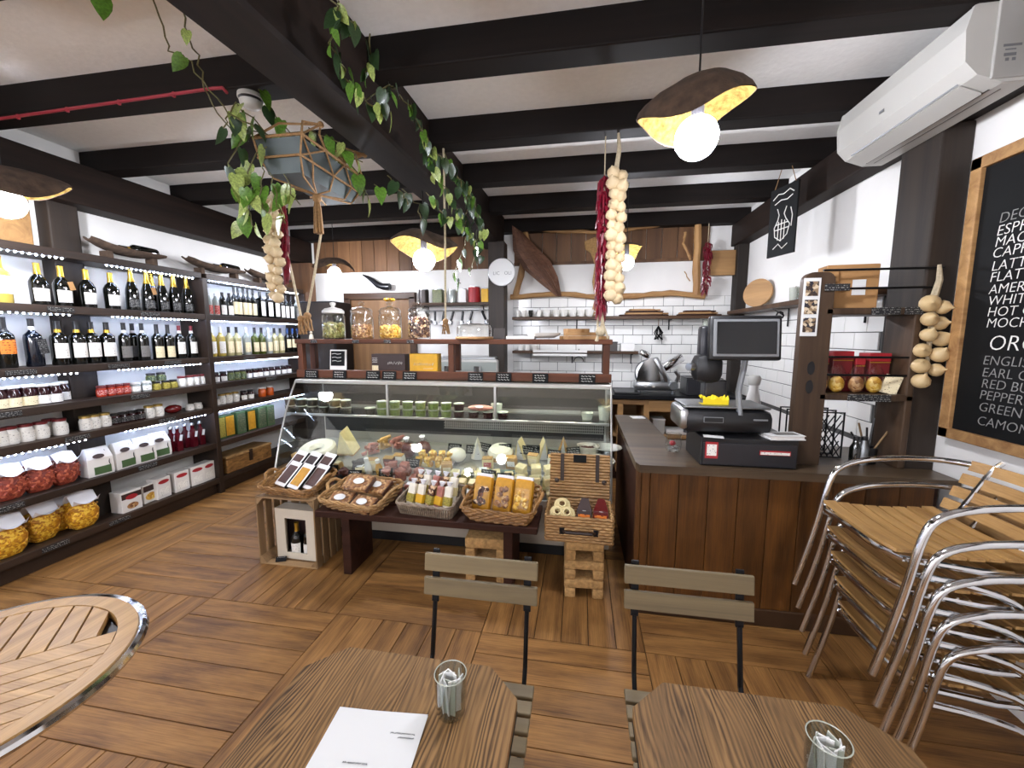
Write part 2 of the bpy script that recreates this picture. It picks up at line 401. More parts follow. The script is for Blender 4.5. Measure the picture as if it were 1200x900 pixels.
def part(name, mb, m, parent, smooth=False, loc=None, rot=None, label=None, kind=None):
    o = link(name, mb if isinstance(mb, bpy.types.Mesh) else mb.mesh(name, m, smooth), parent, loc, rot)
    if label: o['label'] = label
    if kind: o['kind'] = kind
    return o
def tag(o, label, cat, group=None):
    o['label'] = label; o['category'] = cat
    if group: o['group'] = group
    return o
def thing(name, label, cat, loc=(0, 0, 0), rz=0, group=None, scale=None, rot=None):
    return tag(link(name, None, None, loc, rot or (0, 0, rz), scale), label, cat, group)
def solo(name, mb, m, label, cat, loc=(0, 0, 0), rz=0, group=None, smooth=False, rot=None, scale=None):
    me = mb if isinstance(mb, bpy.types.Mesh) else mb.mesh(name, m, smooth)
    return tag(link(name, me, None, loc, rot or (0, 0, rz), scale), label, cat, group)
def struct(name, mb=None, m=None, parent=None, smooth=False, loc=None, label=None):
    o = link(name, mb.mesh(name, m, smooth) if mb else None, parent, loc); o['kind'] = 'structure'
    if label: o['label'] = label
    return o
def put(proto, loc, rz=0, label='', group=None, scale=None, rot=None):
    """proto = (name, category, [(part, mesh, [(subpart, mesh)...])...]) -> a new thing that shares the meshes"""
    t = thing(proto[0], label, proto[1], loc, rz, group, scale, rot)
    for p in proto[2]:
        o = link(p[0], p[1], t)
        for q in (p[2] if len(p) > 2 else []): link(q[0], q[1], o)
    return t
def text_mesh(txt, size, m, name='lettering', shear=0, align='LEFT', extrude=0.0004, spacing=1.0):
    cu = bpy.data.curves.new(name, 'FONT'); cu.body = txt; cu.size = size; cu.shear = shear; cu.align_x = align; cu.extrude = extrude
    cu.space_character = spacing; cu.resolution_u = 3; cu.offset = -size*.014
    o = bpy.data.objects.new(name, cu); COL.objects.link(o)
    dg = bpy.context.evaluated_depsgraph_get()
    me = bpy.data.meshes.new_from_object(o.evaluated_get(dg)); bpy.data.objects.remove(o); bpy.data.curves.remove(cu)
    me.materials.clear(); me.materials.append(M[m]); return me
ORD = ['first', 'second', 'third', 'fourth', 'fifth', 'sixth', 'seventh', 'eighth', 'ninth', 'tenth', 'eleventh', 'twelfth', 'thirteenth', 'fourteenth', 'fifteenth', 'sixteenth']
def arc(c, r, a0, a1, n, plane='XZ'):
    out = []
    for i in range(n+1):
        a = a0+(a1-a0)*i/n; u, v = r*math.cos(a), r*math.sin(a)
        out.append({'XZ': (c[0]+u, c[1], c[2]+v), 'XY': (c[0]+u, c[1]+v, c[2]), 'YZ': (c[0], c[1]+u, c[2]+v)}[plane])
    return out
def rrect(w_, d, r, n=5):  # rounded rectangle loop in XY
    out = []
    for cx, cy, a in ((w_/2-r, d/2-r, 0), (-w_/2+r, d/2-r, PI/2), (-w_/2+r, -d/2+r, PI), (w_/2-r, -d/2+r, 1.5*PI)):
        for i in range(n+1): out.append((cx+r*math.cos(a+PI/2*i/n), cy+r*math.sin(a+PI/2*i/n)))
    return out
def resample(loop, n):
    L = [Vector(p) for p in loop]; L.append(L[0]); d = [0]
    for i in range(len(L)-1): d.append(d[-1]+(L[i+1]-L[i]).length)
    out = []; j = 0
    for i in range(n):
        t = d[-1]*i/n
        while d[j+1] < t: j += 1
        k = (t-d[j])/max(1e-9, d[j+1]-d[j]); out.append(L[j].lerp(L[j+1], k))
    return out
def scribble(w_, h, rows=1, th=None, seed=1, y=0):
    """rows of unreadable handwriting in the XZ plane"""
    rn = random.Random(seed); mb = MB(); th = th or h*.06
    for r_ in range(rows):
        x = -w_/2; z = h/2-(r_+.5)*h/rows; a = h/rows*.32
        while x < w_/2-.02*w_:
            l_ = rn.uniform(.1, .3)*w_; l_ = min(l_, w_/2-x); n = max(3, int(l_/(a*.7)))
            mb.tube([(x+l_*i/n, y, z+a*rn.uniform(.3, 1)*(1 if i % 2 else -1)) for i in range(n+1)], th, 4); x += l_+w_*.05
    return mb
# ================================================================== the setting
XL, XR, YB, YR, ZC, ZB = -3.9, 1.85, 5.2, -2.6, 3.03, 2.87
fl = struct('floor', MB().b2((XL, YR, -.1), (XR, YB, -.0125)), 'grout')
BX0, BY0, BS = -.5, 1.963, .857
plank = MB().bev((0, 0, -.006), (BS-.004, BS/6-.004, .012), .0015).mesh('plank', 'floor_wood')
for cx in range(-4, 3):
    for cy in range(-2, 3):
        x0, y0 = BX0+cx*BS, BY0+cy*BS
        for i in range(6):
            o_ = (i+.5)*BS/6
            if (cx+cy) % 2: p = link('plank', plank, fl, (x0+BS/2, y0+o_, random.uniform(-.0006, .0006)))     # boards laid across
            else: p = link('plank', plank, fl, (x0+o_, y0+BS/2, random.uniform(-.0006, .0006)), (0, 0, PI/2))
part('floor_boards', MB().b2((XL, YR, -.012), (XR, BY0-2*BS-.002, 0)), 'floor_wood', fl)
struct('ceiling', MB().b2((XL-.1, YR-.1, ZC), (XR+.1, YB+.1, ZC+.1)), 'ceiling_plaster')
struct('wall_left', MB().b2((XL-.1, YR, -.1), (XL, YB, ZC)), 'white_wall')
wr = struct('wall_right', MB().b2((XR, YR, -.1), (XR+.1, YB, ZC)), 'white_wall')
wb = struct('wall_back', MB().b2((XL-.1, YB, -.1), (XR+.1, YB+.1, ZC)), 'white_wall')
struct('wall_rear', MB().b2((XL-.1, YR-.1, -.1), (XR+.1, YR, ZC)), 'white_wall')
# white tiles on the back wall, brick bond, and on the right wall above the worktop
TW, TH = .23, .115
tile = MB().bev((0, 0, 0), (TW-.005, .012, TH-.005), .003).mesh('tile', 'tile')
tile_h = MB().bev((0, 0, 0), (TW/2-.005, .012, TH-.005), .003).mesh('tile', 'tile')
part('tile_bed', MB().b2((-.86, YB-.004, .9), (XR, YB, 2.075)), 'tile_grout', wb)
for r_ in range(10):
    z = 2.075-(r_+.5)*TH
    sh = (r_ % 2)*TW/2
    if sh: link('tile', tile_h, wb, (-.86+TW/4, YB-.008, z))
    for c in range(12):
        x = -.86+sh+(c+.5)*TW
        if x+TW/2 < XR+.08: link('tile', tile, wb, (x, YB-.008, z))
part('tile_bed', MB().b2((XR-.004, 2.68, .9), (XR, YB, 1.855)), 'tile_grout', wr)
for r_ in range(8):
    z = 1.855-(r_+.5)*TH; sh = (r_ % 2)*TW/2
    for c in range(11):
        y = YB-.02-sh-(c+.5)*TW
        if y-TW/2 > 2.66: link('tile', tile, wr, (XR-.008, y, z), (0, 0, PI/2))
# dark boards under the ceiling on the back wall
for i in range(14):
    x = -3.55+i*.178
    part('plank', MB().bev((x, YB-.012, 2.67), (.172, .024, .42), .003), 'panel_wood', wb)
for i in range(13):
    x = -.76+i*.178
    part('plank', MB().bev((x, YB-.012, 2.72), (.172, .024, .42), .003), 'panel_wood', wb)
part('rail', MB().bev((.3, YB-.016, 2.5), (2.3, .032, .035), .003), 'panel_wood', wb)
# timber frame: cross beams, wall plates, main beam and posts
tn = 0
def trim(mb, m, label):
    global tn; tn += 1
    return struct('trim_%d' % tn, mb, m, label=label)
for i, yf in enumerate((-1.65, -.9, -.15, .6, 1.355, 2.11, 2.866, 3.576, 4.375)):
    trim(MB().bev(((XL+XR)/2, yf-.07, (ZB+ZC)/2), (XR-XL, .14, ZC-ZB), .008), 'beam_x', 'dark ceiling cross beam')
trim(MB().bev(((XL+XR)/2, YB-.07, 2.95), (XR-XL, .14, .16), .008), 'beam_x', 'dark beam against the back wall')
trim(MB().bev((XL+.11, (YR+YB)/2, 2.72), (.22, YB-YR, .30), .01), 'beam', 'dark wall plate above the wine shelves')
trim(MB().bev((XR-.075, (YR+YB)/2, 2.75), (.15, YB-YR, .24), .01), 'beam', 'dark wall plate on the right wall')
mb_ = MB(); st = []
for i in range(13):
    t = i/12; y = YR+.05+t*(YB-.25-YR); x = -1.25+.19*max(0, t-.33)/.67+.008*math.sin(i*1.9)
    st.append((x, y))
vs = []; fs = []
for (x, y) in st:
    for dx, z in ((-.125, 3.02), (-.12, 2.675), (-.11, 2.66), (.105, 2.66), (.12, 2.675), (.125, 3.02)): vs.append((x+dx, y, z))
for i in range(len(st)-1):
    for j in range(5): fs.append((i*6+j, i*6+j+1, i*6+7+j, i*6+6+j))
fs += [tuple(range(6)), tuple(range(len(vs)-6, len(vs)))]
mb_.add(vs, fs); trim(mb_, 'beam', 'heavy dark main beam running to the back')
trim(MB().bev((-.965, 4.72, 1.335), (.19, .2, 2.67), .01), 'beam_z', 'dark column with the round dial')
trim(MB().bev((XL+.06, 2.505, 1.29), (.12, .185, 2.57), .01), 'beam_z', 'dark post behind the wine shelves')
trim(MB().bev((XR-.07, 2.53, 1.315), (.14, .26, 2.63), .01), 'beam_z', 'dark post beside the menu board')
trim(MB().bev((XR-.06, YB-.09, 1.435), (.12, .14, 2.87), .008), 'beam_z', 'dark post in the back corner')
trim(MB().bev((XL+.20, 4.93, 1.35), (.4, .1, 2.4), .006), 'panel_wood', 'dark board panel closing the wine shelves')
# door in the back wall
d1 = struct('door_1', None, None, loc=(-2.69, YB, 0), label='brown framed doorway behind the jars')
part('door_leaf', MB().bev((0, -.012, 1.05), (.86, .022, 2.08), .004), 'board_dark', d1)
for s_ in (-1, 1): part('door_frame', MB().bev((s_*.47, -.03, 1.06), (.09, .06, 2.12), .006), 'counter_trim', d1)
part('door_frame', MB().bev((0, -.03, 2.135), (1.03, .06, .09), .006), 'counter_trim', d1)
# ================================================================== pendant lamps
def lamp_shell(seed, rad, hgt, inner):
    rnd = random.Random(seed); ph = [rnd.uniform(0, 6.28) for _ in range(4)]
    def wob(a, r, z):
        k = 1+.06*math.sin(2*a+ph[0])+.04*math.sin(3*a+ph[1])+.02*math.sin(7*a+ph[2])
        return (k, (r/rad)**3*(.035*math.sin(2*a+ph[3])+.02*math.sin(3*a+ph[1])))
    t = .006 if inner else 0
    prof = [(.022, hgt-t), (rad*.3, hgt*.97-t), (rad*.6, hgt*.78-t), (rad*.82, hgt*.48-t), (rad*.95-t, hgt*.2), (rad-t, 0)]
    return MB().lathe(prof, 36, wob=wob)
def pendant(loc, rad, hgt, tilt, seed, label, bulb=.08, cable_top=ZC):
    """loc = centre of the bulb"""
    t = thing('pendant_lamp', label, 'lamp', loc, 0, 'pendant lamps with bark shades')
    rim = Vector((0, 0, bulb*1.05)); rot = Matrix.Rotation(tilt[0], 4, 'X') @ Matrix.Rotation(tilt[1], 4, 'Y')
    mt = Matrix.Translation(rim) @ rot
    sh = part('lamp_shade', lamp_shell(seed, rad, hgt, False).move(mt), 'bark', t, True)
    part('shade_lining', lamp_shell(seed, rad, hgt, True).move(mt), 'lining', sh, True)
    part('bulb', MB().ball((0, 0, 0), bulb, 20, 14), 'bulb', t, True)
    part('socket', MB().cyl((0, 0, bulb*.95), (0, 0, rim.z+hgt*.95), .024, 14), 'dark_plastic', t, True)
    part('cable', MB().cyl((0, 0, rim.z+hgt*.9), (0, 0, cable_top-loc[2]), .004, 6), 'black_plastic', t)
    return t
pendant(ony(816, 162, 1.78), .205, .13, (R(6), R(-12)), 1, 'large mushroom-shaped bark pendant lamp nearest the air conditioner')
pendant(ony(497, 305, 2.95), .24, .12, (R(-7), R(2)), 2, 'boat-shaped bark pendant lamp above the glass counter')
pendant(ony(392, 320, 4.35), .22, .10, (R(10), R(4)), 3, 'bark pendant lamp beside the black horn', bulb=.07)
pendant(ony(734, 308, 4.1), .16, .10, (R(-34), R(-22)), 4, 'small pale tilted pendant lamp behind the garlic braid', bulb=.07)
pendant(ony(7, 238, 1.82), .26, .11, (R(8), R(8)), 5, 'bark pendant lamp cut by the left picture edge')
for i, (x, y) in enumerate(((-2.7, -.7), (-1.3, -1.1), (.2, -1.7), (-2.1, -2.0))):  # lamps added out of view to brighten the ceiling and foreground
    pendant(Vector((x, y, 2.0)), .2, .12, (R(4), R(6*i-6)), 11+i, 'added unseen bark pendant lamp behind the viewer, %s' % ('beside the shelving', 'towards the middle', 'towards the right', 'by the rear wall')[i])
# ================================================================== left wall: wine shelves
SX0, SX1 = XL+.01, -3.6           # back and front of the shelves
SZ = [2.205, 1.812, 1.392, 1.128, .892, .53, .165]
TK = .055
SEC = [(1.0, 3.41), (3.46, 4.86)]
cab = thing('wine_shelving', 'dark wooden shelving along the left wall with lit shelves', 'shelves', (SX1, 1.0, 0))
off = Vector((SX1, 1.0, 0))
for k, (y0, y1) in enumerate(SEC):
    for i, z in enumerate(SZ):
        m_ = MB().bev(((SX0+SX1)/2-off.x, (y0+y1)/2-1.0, z-TK/2), (SX1-SX0, y1-y0, TK), .004)
        part('shelf', m_, 'shelf_wood', cab)
for y in (3.435, 4.885):
    part('upright', MB().bev(((SX0+SX1)/2-off.x, y-1.0, 1.08), (SX1-SX0+.01, .05, 2.16), .004), 'shelf_wood_z', cab)
part('upright', MB().bev((-.14, -.03, 1.08), (SX1-SX0, .05, 2.16), .004), 'shelf_wood_z', cab)
part('kickboard', MB().bev((-.06, 1.93, .055), (.03, 3.85, .11), .004), 'shelf_wood', cab)
for (y, z) in ((2.05, SZ[2]), (2.62, SZ[2]), (3.05, SZ[2]), (1.95, SZ[3]), (2.75, SZ[3]), (2.3, SZ[4]), (2.95, SZ[4]), (1.9, SZ[5]), (2.5, SZ[6]), (2.1, SZ[6]), (2.9, SZ[1]), (2.3, SZ[1]), (3.9, SZ[2]), (4.2, SZ[3]), (2.75, SZ[5])):
    part('price_strip', MB().bev((.004, y-1.0, z-TK/2), (.006, .15, .032), .002), 'label_black', cab)
# LED strips under the shelves
def led_strip(y0, y1, z, label):
    t = thing('led_strip', label, 'led strip', (SX1-.03, y0, z-TK), 0, 'LED strips under the wine shelves')
    part('tape', MB().b2((-.006, 0, -.003), (.006, y1-y0, 0)), 'white_plastic', t)
    mb = MB(); n = int((y1-y0)/.034)
    for i in range(n): mb.ball((0, (i+.5)*(y1-y0)/n, -.006), .006, 6, 4)
    part('diodes', mb, 'led', t, kind='stuff')
names = ['top shelf', 'second shelf', 'third shelf', 'fourth shelf', 'fifth shelf', 'sixth shelf']
for i in range(3):
    led_strip(1.0, 2.38, SZ[i], 'white LED strip under the %s, nearest the viewer' % names[i])
    led_strip(2.62, 3.36, SZ[i], 'white LED strip under the %s, beside the dark post' % names[i])
    led_strip(3.5, 4.8, SZ[i], 'white LED strip under the %s in the far bay' % names[i])
for i in (4,):
    led_strip(2.62, 3.36, SZ[i], 'white LED strip above the green and white bags')
    led_strip(1.0, 2.38, SZ[i], 'white LED strip above the red pasta bags')
    led_strip(3.5, 4.8, SZ[i], 'white LED strip above the green boxes in the far bay')
solo('wall_panel', MB().bev((0, 0, .18), (.02, .95, .34), .004), 'board_wood', 'brown board panel on the wall behind the cut-off lamp', 'panel', (XL+.011, 1.90, 2.21))
# ------------------------------------------------------------------ bottles
def bottle_proto(key, r, h, glass, foil, label, kind='wine', lab=(.12, .42), foil_len=.26, arcw=62, extra=None, foil_ring=None):
    if kind == 'wine': prof = [(0, 0), (r*.92, 0), (r, .008), (r, h*.60), (r*.93, h*.66), (r*.6, h*.71), (r*.38, h*.75), (r*.34, h*.8), (r*.33, h*.97), (r*.36, h*.975), (r*.36, h), (0, h)]
    elif kind == 'champagne': prof = [(0, 0), (r*.93, 0), (r, .01), (r, h*.42), (r*.93, h*.52), (r*.72, h*.63), (r*.48, h*.73), (r*.35, h*.8), (r*.33, h*.95), (r*.38, h*.96), (r*.36, h), (0, h)]
    elif kind == 'wide': prof = [(0, 0), (r*.88, 0), (r*.93, .008), (r, h*.48), (r*.97, h*.56), (r*.72, h*.66), (r*.4, h*.72), (r*.33, h*.76), (r*.31, h*.97), (r*.34, h*.975), (r*.34, h), (0, h)]
    elif kind == 'square': prof = [(0, 0), (r*1.2, 0), (r*1.25, .006), (r*1.25, h*.68), (r*1.0, h*.73), (r*.36, h*.77), (r*.34, h*.97), (r*.34, h), (0, h)]
    else: prof = [(0, 0), (r*.93, 0), (r, .006), (r, h*.62), (r*.8, h*.74), (r*.42, h*.84), (r*.36, h*.9), (r*.4, h*.91), (r*.4, h), (0, h)]
    seg = 4 if kind == 'square' else 18
    mb = MB().lathe(prof, seg, a0=(PI/4 if seg == 4 else 0), a1=(PI/4 if seg == 4 else 0)+2*PI)
    parts = [('glass', mb.mesh('glass', glass, True, 35))]
    def rad(z):
        for (r0, z0), (r1, z1) in zip(prof, prof[1:]):
            if z0 <= z <= z1 and z1 > z0: return r0+(r1-r0)*(z-z0)/(z1-z0)
        return r
    if label:
        z0, z1 = lab[0]*h, lab[1]*h
        if seg == 4:
            q = r*1.25*math.sqrt(.5)
            lm = MB().b2((-q*.9, -q-.0015, z0), (q*.9, -q+.001, z1))
        else:
            lm = MB().lathe([(rad(z0+(z1-z0)*k/4)+.0012, z0+(z1-z0)*k/4) for k in range(5)], 10, a0=-PI/2-R(arcw), a1=-PI/2+R(arcw))
        parts.append(('label', lm.mesh('label', label, True)))
    if foil:
        f0 = h*(1-foil_len)
        pf = [(rad(f0+(h-f0)*k/6)+.0012, f0+(h-f0)*k/6) for k in range(6)]+[(rad(h*.99)+.0012, h+.001), (0, h+.001)]
        sub = []
        if foil_ring: sub = [('neck_band', MB().lathe([(rad(f0)+.0018, f0-.004), (rad(f0+.02)+.0018, f0+.02)], 14).mesh('neck_band', foil_ring, True))]
        parts.append(('capsule', MB().lathe(pf, 14).mesh('capsule', foil, True), sub))
    if extra == 'tag':
        parts.append(('hang_tag', MB().box((r*.55, -r*.98, h*.52), (.032, .003, .06), ry=R(-14)).mesh('hang_tag', 'kraft')))
    if extra == 'blacktag':
        parts.append(('hang_tag', MB().box((r*.45, -r*1.02, h*.42), (.05, .004, .10), ry=R(-8)).mesh('hang_tag', 'label_black')))
    return ('wine_bottle', 'bottle', parts)
BP = {
 'gold_dark': bottle_proto('a', .049, .285, 'wine_glass', 'gold_foil', 'label_white', 'wide', (.1, .4)),
 'gold_tag': bottle_proto('a', .049, .285, 'wine_glass', 'gold_foil', 'label_white', 'wide', (.1, .4), extra='tag'),
 'champ': bottle_proto('b', .044, .335, 'wine_glass', 'gold_foil', 'label_black', 'champagne', (.08, .28), .3),
 'champ_tag': bottle_proto('b', .044, .335, 'wine_glass', 'gold_foil', 'label_black', 'champagne', (.08, .28), .3, extra='tag'),
 'white_big': bottle_proto('c', .047, .30, 'wine_white', 'gold_foil', 'label_white', 'wine', (.2, .58)),
 'orange': bottle_proto('d', .046, .33, 'wine_glass', 'black_foil', 'label_orange', 'wine', (.28, .56), .28),
 'blue_tag': bottle_proto('e', .045, .325, 'wine_blue', 'black_foil', None, 'wine', foil_len=.22, extra='blacktag', foil_ring='white_foil'),
 'white_lab': bottle_proto('f', .046, .315, 'wine_glass', 'black_foil', 'label_white', 'wine', (.16, .5), .25, foil_ring='gold_foil'),
 'grey_lab': bottle_proto('g', .04, .315, 'wine_glass', 'black_foil', 'label_grey', 'wine', (.1, .4), .25, foil_ring='white_foil'),
 'low_lab': bottle_proto('h', .041, .31, 'wine_glass', 'black_foil', 'label_cream', 'wine', (.06, .38), .25),
 'red_foil': bottle_proto('i', .04, .305, 'wine_glass', 'red_foil', 'label_white', 'wine', (.14, .5), .22, foil_ring='white_foil'),
 'small_red': bottle_proto('j', .03, .22, 'wine_clear', 'white_foil', 'label_red', 'beer', (.05, .45), .12),
 'small_white': bottle_proto('k', .032, .24, 'wine_glass', 'black_foil', 'label_white', 'beer', (.05, .45), .14),
 'oil': bottle_proto('l', .031, .31, 'wine_glass', 'black_foil', 'label_cream', 'wine', (.08, .5), .16),
 'square': bottle_proto('m', .042, .30, 'wine_glass', 'black_foil', 'label_white', 'square', (.08, .62), .16),
 'slim_white': bottle_proto('n', .033, .30, 'wine_glass', 'black_foil', 'label_white', 'wine', (.06, .55), .18),
 'clear': bottle_proto('o', .033, .30, 'wine_clear', 'white_foil', 'label_white', 'wine', (.1, .5), .14),
 'gold_wine': bottle_proto('p', .04, .305, 'wine_white', 'white_foil', 'label_white', 'wine', (.1, .5), .2),
 'pale_wine': bottle_proto('q', .039, .305, 'wine_pale', 'black_foil', 'label_cream', 'wine', (.1, .5), .2),
 'green_wine': bottle_proto('r', .039, .305, 'wine_green', 'black_foil', 'label_cream', 'wine', (.1, .45), .2),
 'pink_wine': bottle_proto('s', .039, .305, 'wine_clear', 'white_foil', 'label_cream', 'wine', (.1, .45), .2),
 'blue_cap': bottle_proto('t', .04, .305, 'wine_glass', 'blue_foil', 'label_cream', 'wine', (.2, .55), .22),
}
def rowy(px, py, X): return onx(px, py, X).y
def row(items, z, py, where, group, X=-3.70, rz=PI/2):
    """items = [(proto, pixel x, description)] from left to right"""
    n = len(items); prev = None
    for i, (k, px, desc, *o) in enumerate(items):
        xx = X-(o[0] if o else 0)
        y = rowy(px, py, xx)
        put(PROTO[k], (xx, y, z+.0005), rz+random.uniform(-.12, .12), '%s, %s from left, %s' % (desc, ORD[i], where), group)
PROTO = dict(BP)
DW = 'dark bottle with gold capsule and white label'
row([('white_big', 4, 'golden white-wine bottle'), ('gold_dark', 48, DW), ('gold_tag', 75, DW+' and tag'), ('gold_dark', 104, DW), ('gold_dark', 132, DW),
     ('champ', 156, 'sparkling wine bottle with gold foil'), ('champ_tag', 174, 'sparkling wine bottle with gold foil and tag'), ('champ', 180, 'half-hidden sparkling wine bottle', .09),
     ('champ', 191, 'sparkling wine bottle with gold foil'), ('champ', 205, 'sparkling wine bottle with gold foil'), ('champ', 220, 'sparkling wine bottle with gold foil')],
    SZ[1], 355, 'top wine row', 'gold-capped bottles on the top row')
W2 = 'dark wine bottle with white label'
row([('orange', 9, 'dark wine bottle with orange label'), ('blue_tag', 42, 'blue-black wine bottle with black tag'), ('white_lab', 72, W2), ('white_lab', 94, W2), ('white_lab', 111, W2), ('white_lab', 129, W2),
     ('grey_lab', 149, 'dark bottle with grey label'), ('grey_lab', 159, 'dark bottle with grey label at the back', .09), ('grey_lab', 170, 'dark bottle with grey label'),
     ('low_lab', 187, 'dark bottle with low cream label'), ('low_lab', 200, 'dark bottle with low cream label'), ('red_foil', 213, 'dark bottle with red capsule'), ('red_foil', 227, 'dark bottle with red capsule')],
    SZ[2], 425, 'second wine row', 'dark bottles on the second row')
SB = 'small bottle with red label'
row([('small_red', 246, SB), ('small_red', 254, SB), ('small_white', 262, 'small bottle with white label'), ('small_white', 270, 'small bottle with white label'),
     ('oil', 276, 'slim oil bottle'), ('oil', 281, 'slim oil bottle'), ('oil', 287, 'slim oil bottle'), ('oil', 292, 'slim oil bottle'), ('oil', 298, 'slim oil bottle'),
     ('square', 306, 'square dark bottle'), ('square', 315, 'square dark bottle'), ('square', 323, 'square dark bottle'),
     ('slim_white', 331, 'slim dark bottle'), ('slim_white', 336, 'slim dark bottle'), ('slim_white', 342, 'slim dark bottle'), ('clear', 348, 'clear bottle')],
    SZ[1], 370, 'far bay top row', 'bottles on the far bay top row')
row([('gold_wine', 249, 'golden wine bottle'), ('gold_wine', 260, 'golden wine bottle'), ('pale_wine', 270, 'pale wine bottle'), ('pale_wine', 279, 'pale wine bottle'), ('pink_wine', 290, 'clear wine bottle'),
     ('green_wine', 300, 'green wine bottle'), ('green_wine', 308, 'green wine bottle'), ('pink_wine', 316, 'clear wine bottle'), ('pale_wine', 323, 'pale wine bottle'), ('pale_wine', 330, 'pale wine bottle'),
     ('blue_cap', 338, 'dark bottle with blue capsule'), ('blue_cap', 344, 'dark bottle with blue capsule'), ('blue_cap', 350, 'dark bottle with blue capsule')],
    SZ[2], 415, 'far bay second row', 'bottles on the far bay second row')
# ------------------------------------------------------------------ jars
def jar_proto(r, h, content, lid, label, name='preserve_jar', cat='jar', lidh=.016, lab=(.15, .7), arcw=80):
    g = MB().lathe([(0, 0), (r*.94, 0), (r, .006), (r, h*.72), (r*.84, h*.83), (r*.82, h)], 16).mesh('glass', content, True, 50)
    ps = [('glass', g), ('lid', MB().lathe([(r*.86, h-lidh*.4), (r*.9, h-lidh*.3), (r*.9, h+lidh*.6), (r*.84, h+lidh*.75), (0, h+lidh*.75)], 16).mesh('lid', lid, True))]
    if label: ps.append(('label', MB().lathe([(r+.001, h*lab[0]), (r+.001, h*lab[1])], 10, a0=-PI/2-R(arcw), a1=-PI/2+R(arcw)).mesh('label', label, True)))
    return (name, cat, ps)
PROTO.update({
 'j_dark': jar_proto(.044, .135, 'jam_dark', 'lid_white', 'label_cream', lab=(.05, .5)),
 'j_dark2': jar_proto(.042, .13, 'jam_dark', 'lid_white', 'label_white', lab=(.05, .5)),
 'j_redtin': jar_proto(.032, .075, 'sauce_red', 'lid_red', 'label_red', lab=(.2, .7)),
 'j_clear': jar_proto(.036, .075, 'wine_clear', 'lid_white', 'label_white'),
 'j_yellow': jar_proto(.032, .062, 'label_yellow', 'lid_black', 'label_yellow'),
 'j_green': jar_proto(.036, .06, 'olive', 'lid_black', 'label_green'),
 'j_whitered': jar_proto(.034, .085, 'lid_white', 'lid_red', 'label_white'),
 'j_redlid': jar_proto(.041, .105, 'ceramic_white', 'lid_red', 'label_white'),
 'j_white': jar_proto(.038, .095, 'ceramic_white', 'lid_gold', 'label_white'),
 'j_black': jar_proto(.036, .075, 'jam_dark', 'lid_black', 'label_black'),
 'j_pale': jar_proto(.036, .045, 'ceramic_white', 'lid_white', 'label_white'),
 'j_olive': jar_proto(.034, .09, 'olive', 'lid_black', 'label_green'),
 'j_blackwhite': jar_proto(.034, .09, 'jam_dark', 'lid_black', 'label_white', lab=(.05, .6)),
 'j_orange': jar_proto(.042, .10, 'orange_jam', 'lid_white', None),
})
# swing-top bottles of red cordial
sb = MB().lathe([(0, 0), (.034, 0), (.036, .006), (.036, .13), (.026, .155), (.014, .175), (.013, .2), (.016, .205), (.016, .215), (0, .216)], 4, a0=PI/4, a1=PI/4+2*PI).mesh('glass', 'red_drink', True, 35)
PROTO['swing'] = ('cordial_bottle', 'bottle', [('glass', sb), ('stopper', MB().lathe([(.017, .21), (.019, .22), (.012, .235), (0, .238)], 12).mesh('stopper', 'steel', True)),
    ('hang_tag', MB().box((.008, -.03, .125), (.022, .003, .055), ry=R(12)).mesh('hang_tag', 'paper'))])
D3 = 'dark fruit jar with pale label'
row([('j_dark', -2, D3), ('j_dark', 14, D3), ('j_dark', 33, D3), ('j_dark2', 50, D3), ('j_dark2', 64, D3), ('j_dark2', 74, D3, .06)], SZ[3], 470, 'jar row below the orange-label bottle', 'dark fruit jars')
row([('j_redtin', 119, 'small red sauce jar'), ('j_redtin', 130, 'small red sauce jar'), ('j_redtin', 139.5, 'small red sauce jar'), ('j_redtin', 148, 'small red sauce jar'),
     ('j_clear', 159, 'clear jar with white label'), ('j_clear', 172, 'clear jar with white label'),
     ('j_yellow', 184, 'yellow-green jar'), ('j_yellow', 195, 'yellow-green jar'), ('j_yellow', 204, 'yellow-green jar'),
     ('j_whitered', 214, 'white-label jar with red lid'), ('j_whitered', 223, 'white-label jar with red lid'), ('j_whitered', 231, 'white-label jar with red lid'), ('j_whitered', 238, 'white-label jar with red lid')],
    SZ[3], 460, 'jar row below the grey-label bottles', 'small jars beside the dark post')
for i, px in enumerate((178, 190)):
    put(PROTO['j_green'], (-3.72, rowy(px, 455, -3.72), SZ[3]+.075), PI/2, 'flat green jar stacked on the yellow-green jars, %s' % ('left one' if i == 0 else 'right one'), 'small jars beside the dark post')
R4 = 'white-label jar with dark red lid'
row([('j_redlid', 1, R4), ('j_redlid', 13, R4), ('j_redlid', 32, R4), ('j_redlid', 50, R4), ('j_redlid', 61, R4, .07), ('j_redlid', 73, R4)], SZ[4], 520, 'jar row above the red pasta bags', 'red-lidded jars')
row([('j_white', 100, 'white honey jar'), ('j_white', 110, 'white honey jar'), ('j_white', 123, 'white honey jar'),
     ('j_black', 135, 'squat black jar'), ('j_black', 145, 'squat black jar'), ('j_black', 155, 'squat black jar'), ('j_black', 165, 'squat black jar'),
     ('j_white', 176, 'white honey jar'), ('j_white', 187, 'white honey jar'), ('j_pale', 224, 'low pale tub'), ('j_pale', 234, 'low pale tub')], SZ[4], 495, 'jar row above the green and white bags', 'jars above the coffee bags')
row([('swing', 202, 'dark red swing-top cordial bottle', .04), ('swing', 210, 'dark red swing-top cordial bottle'), ('swing', 219, 'dark red swing-top cordial bottle', .04), ('swing', 228, 'dark red swing-top cordial bottle'), ('swing', 237, 'dark red swing-top cordial bottle')],
    SZ[5], 530, 'shelf with the white bags', 'cordial bottles')
J5 = 'black-lidded jar with white label'
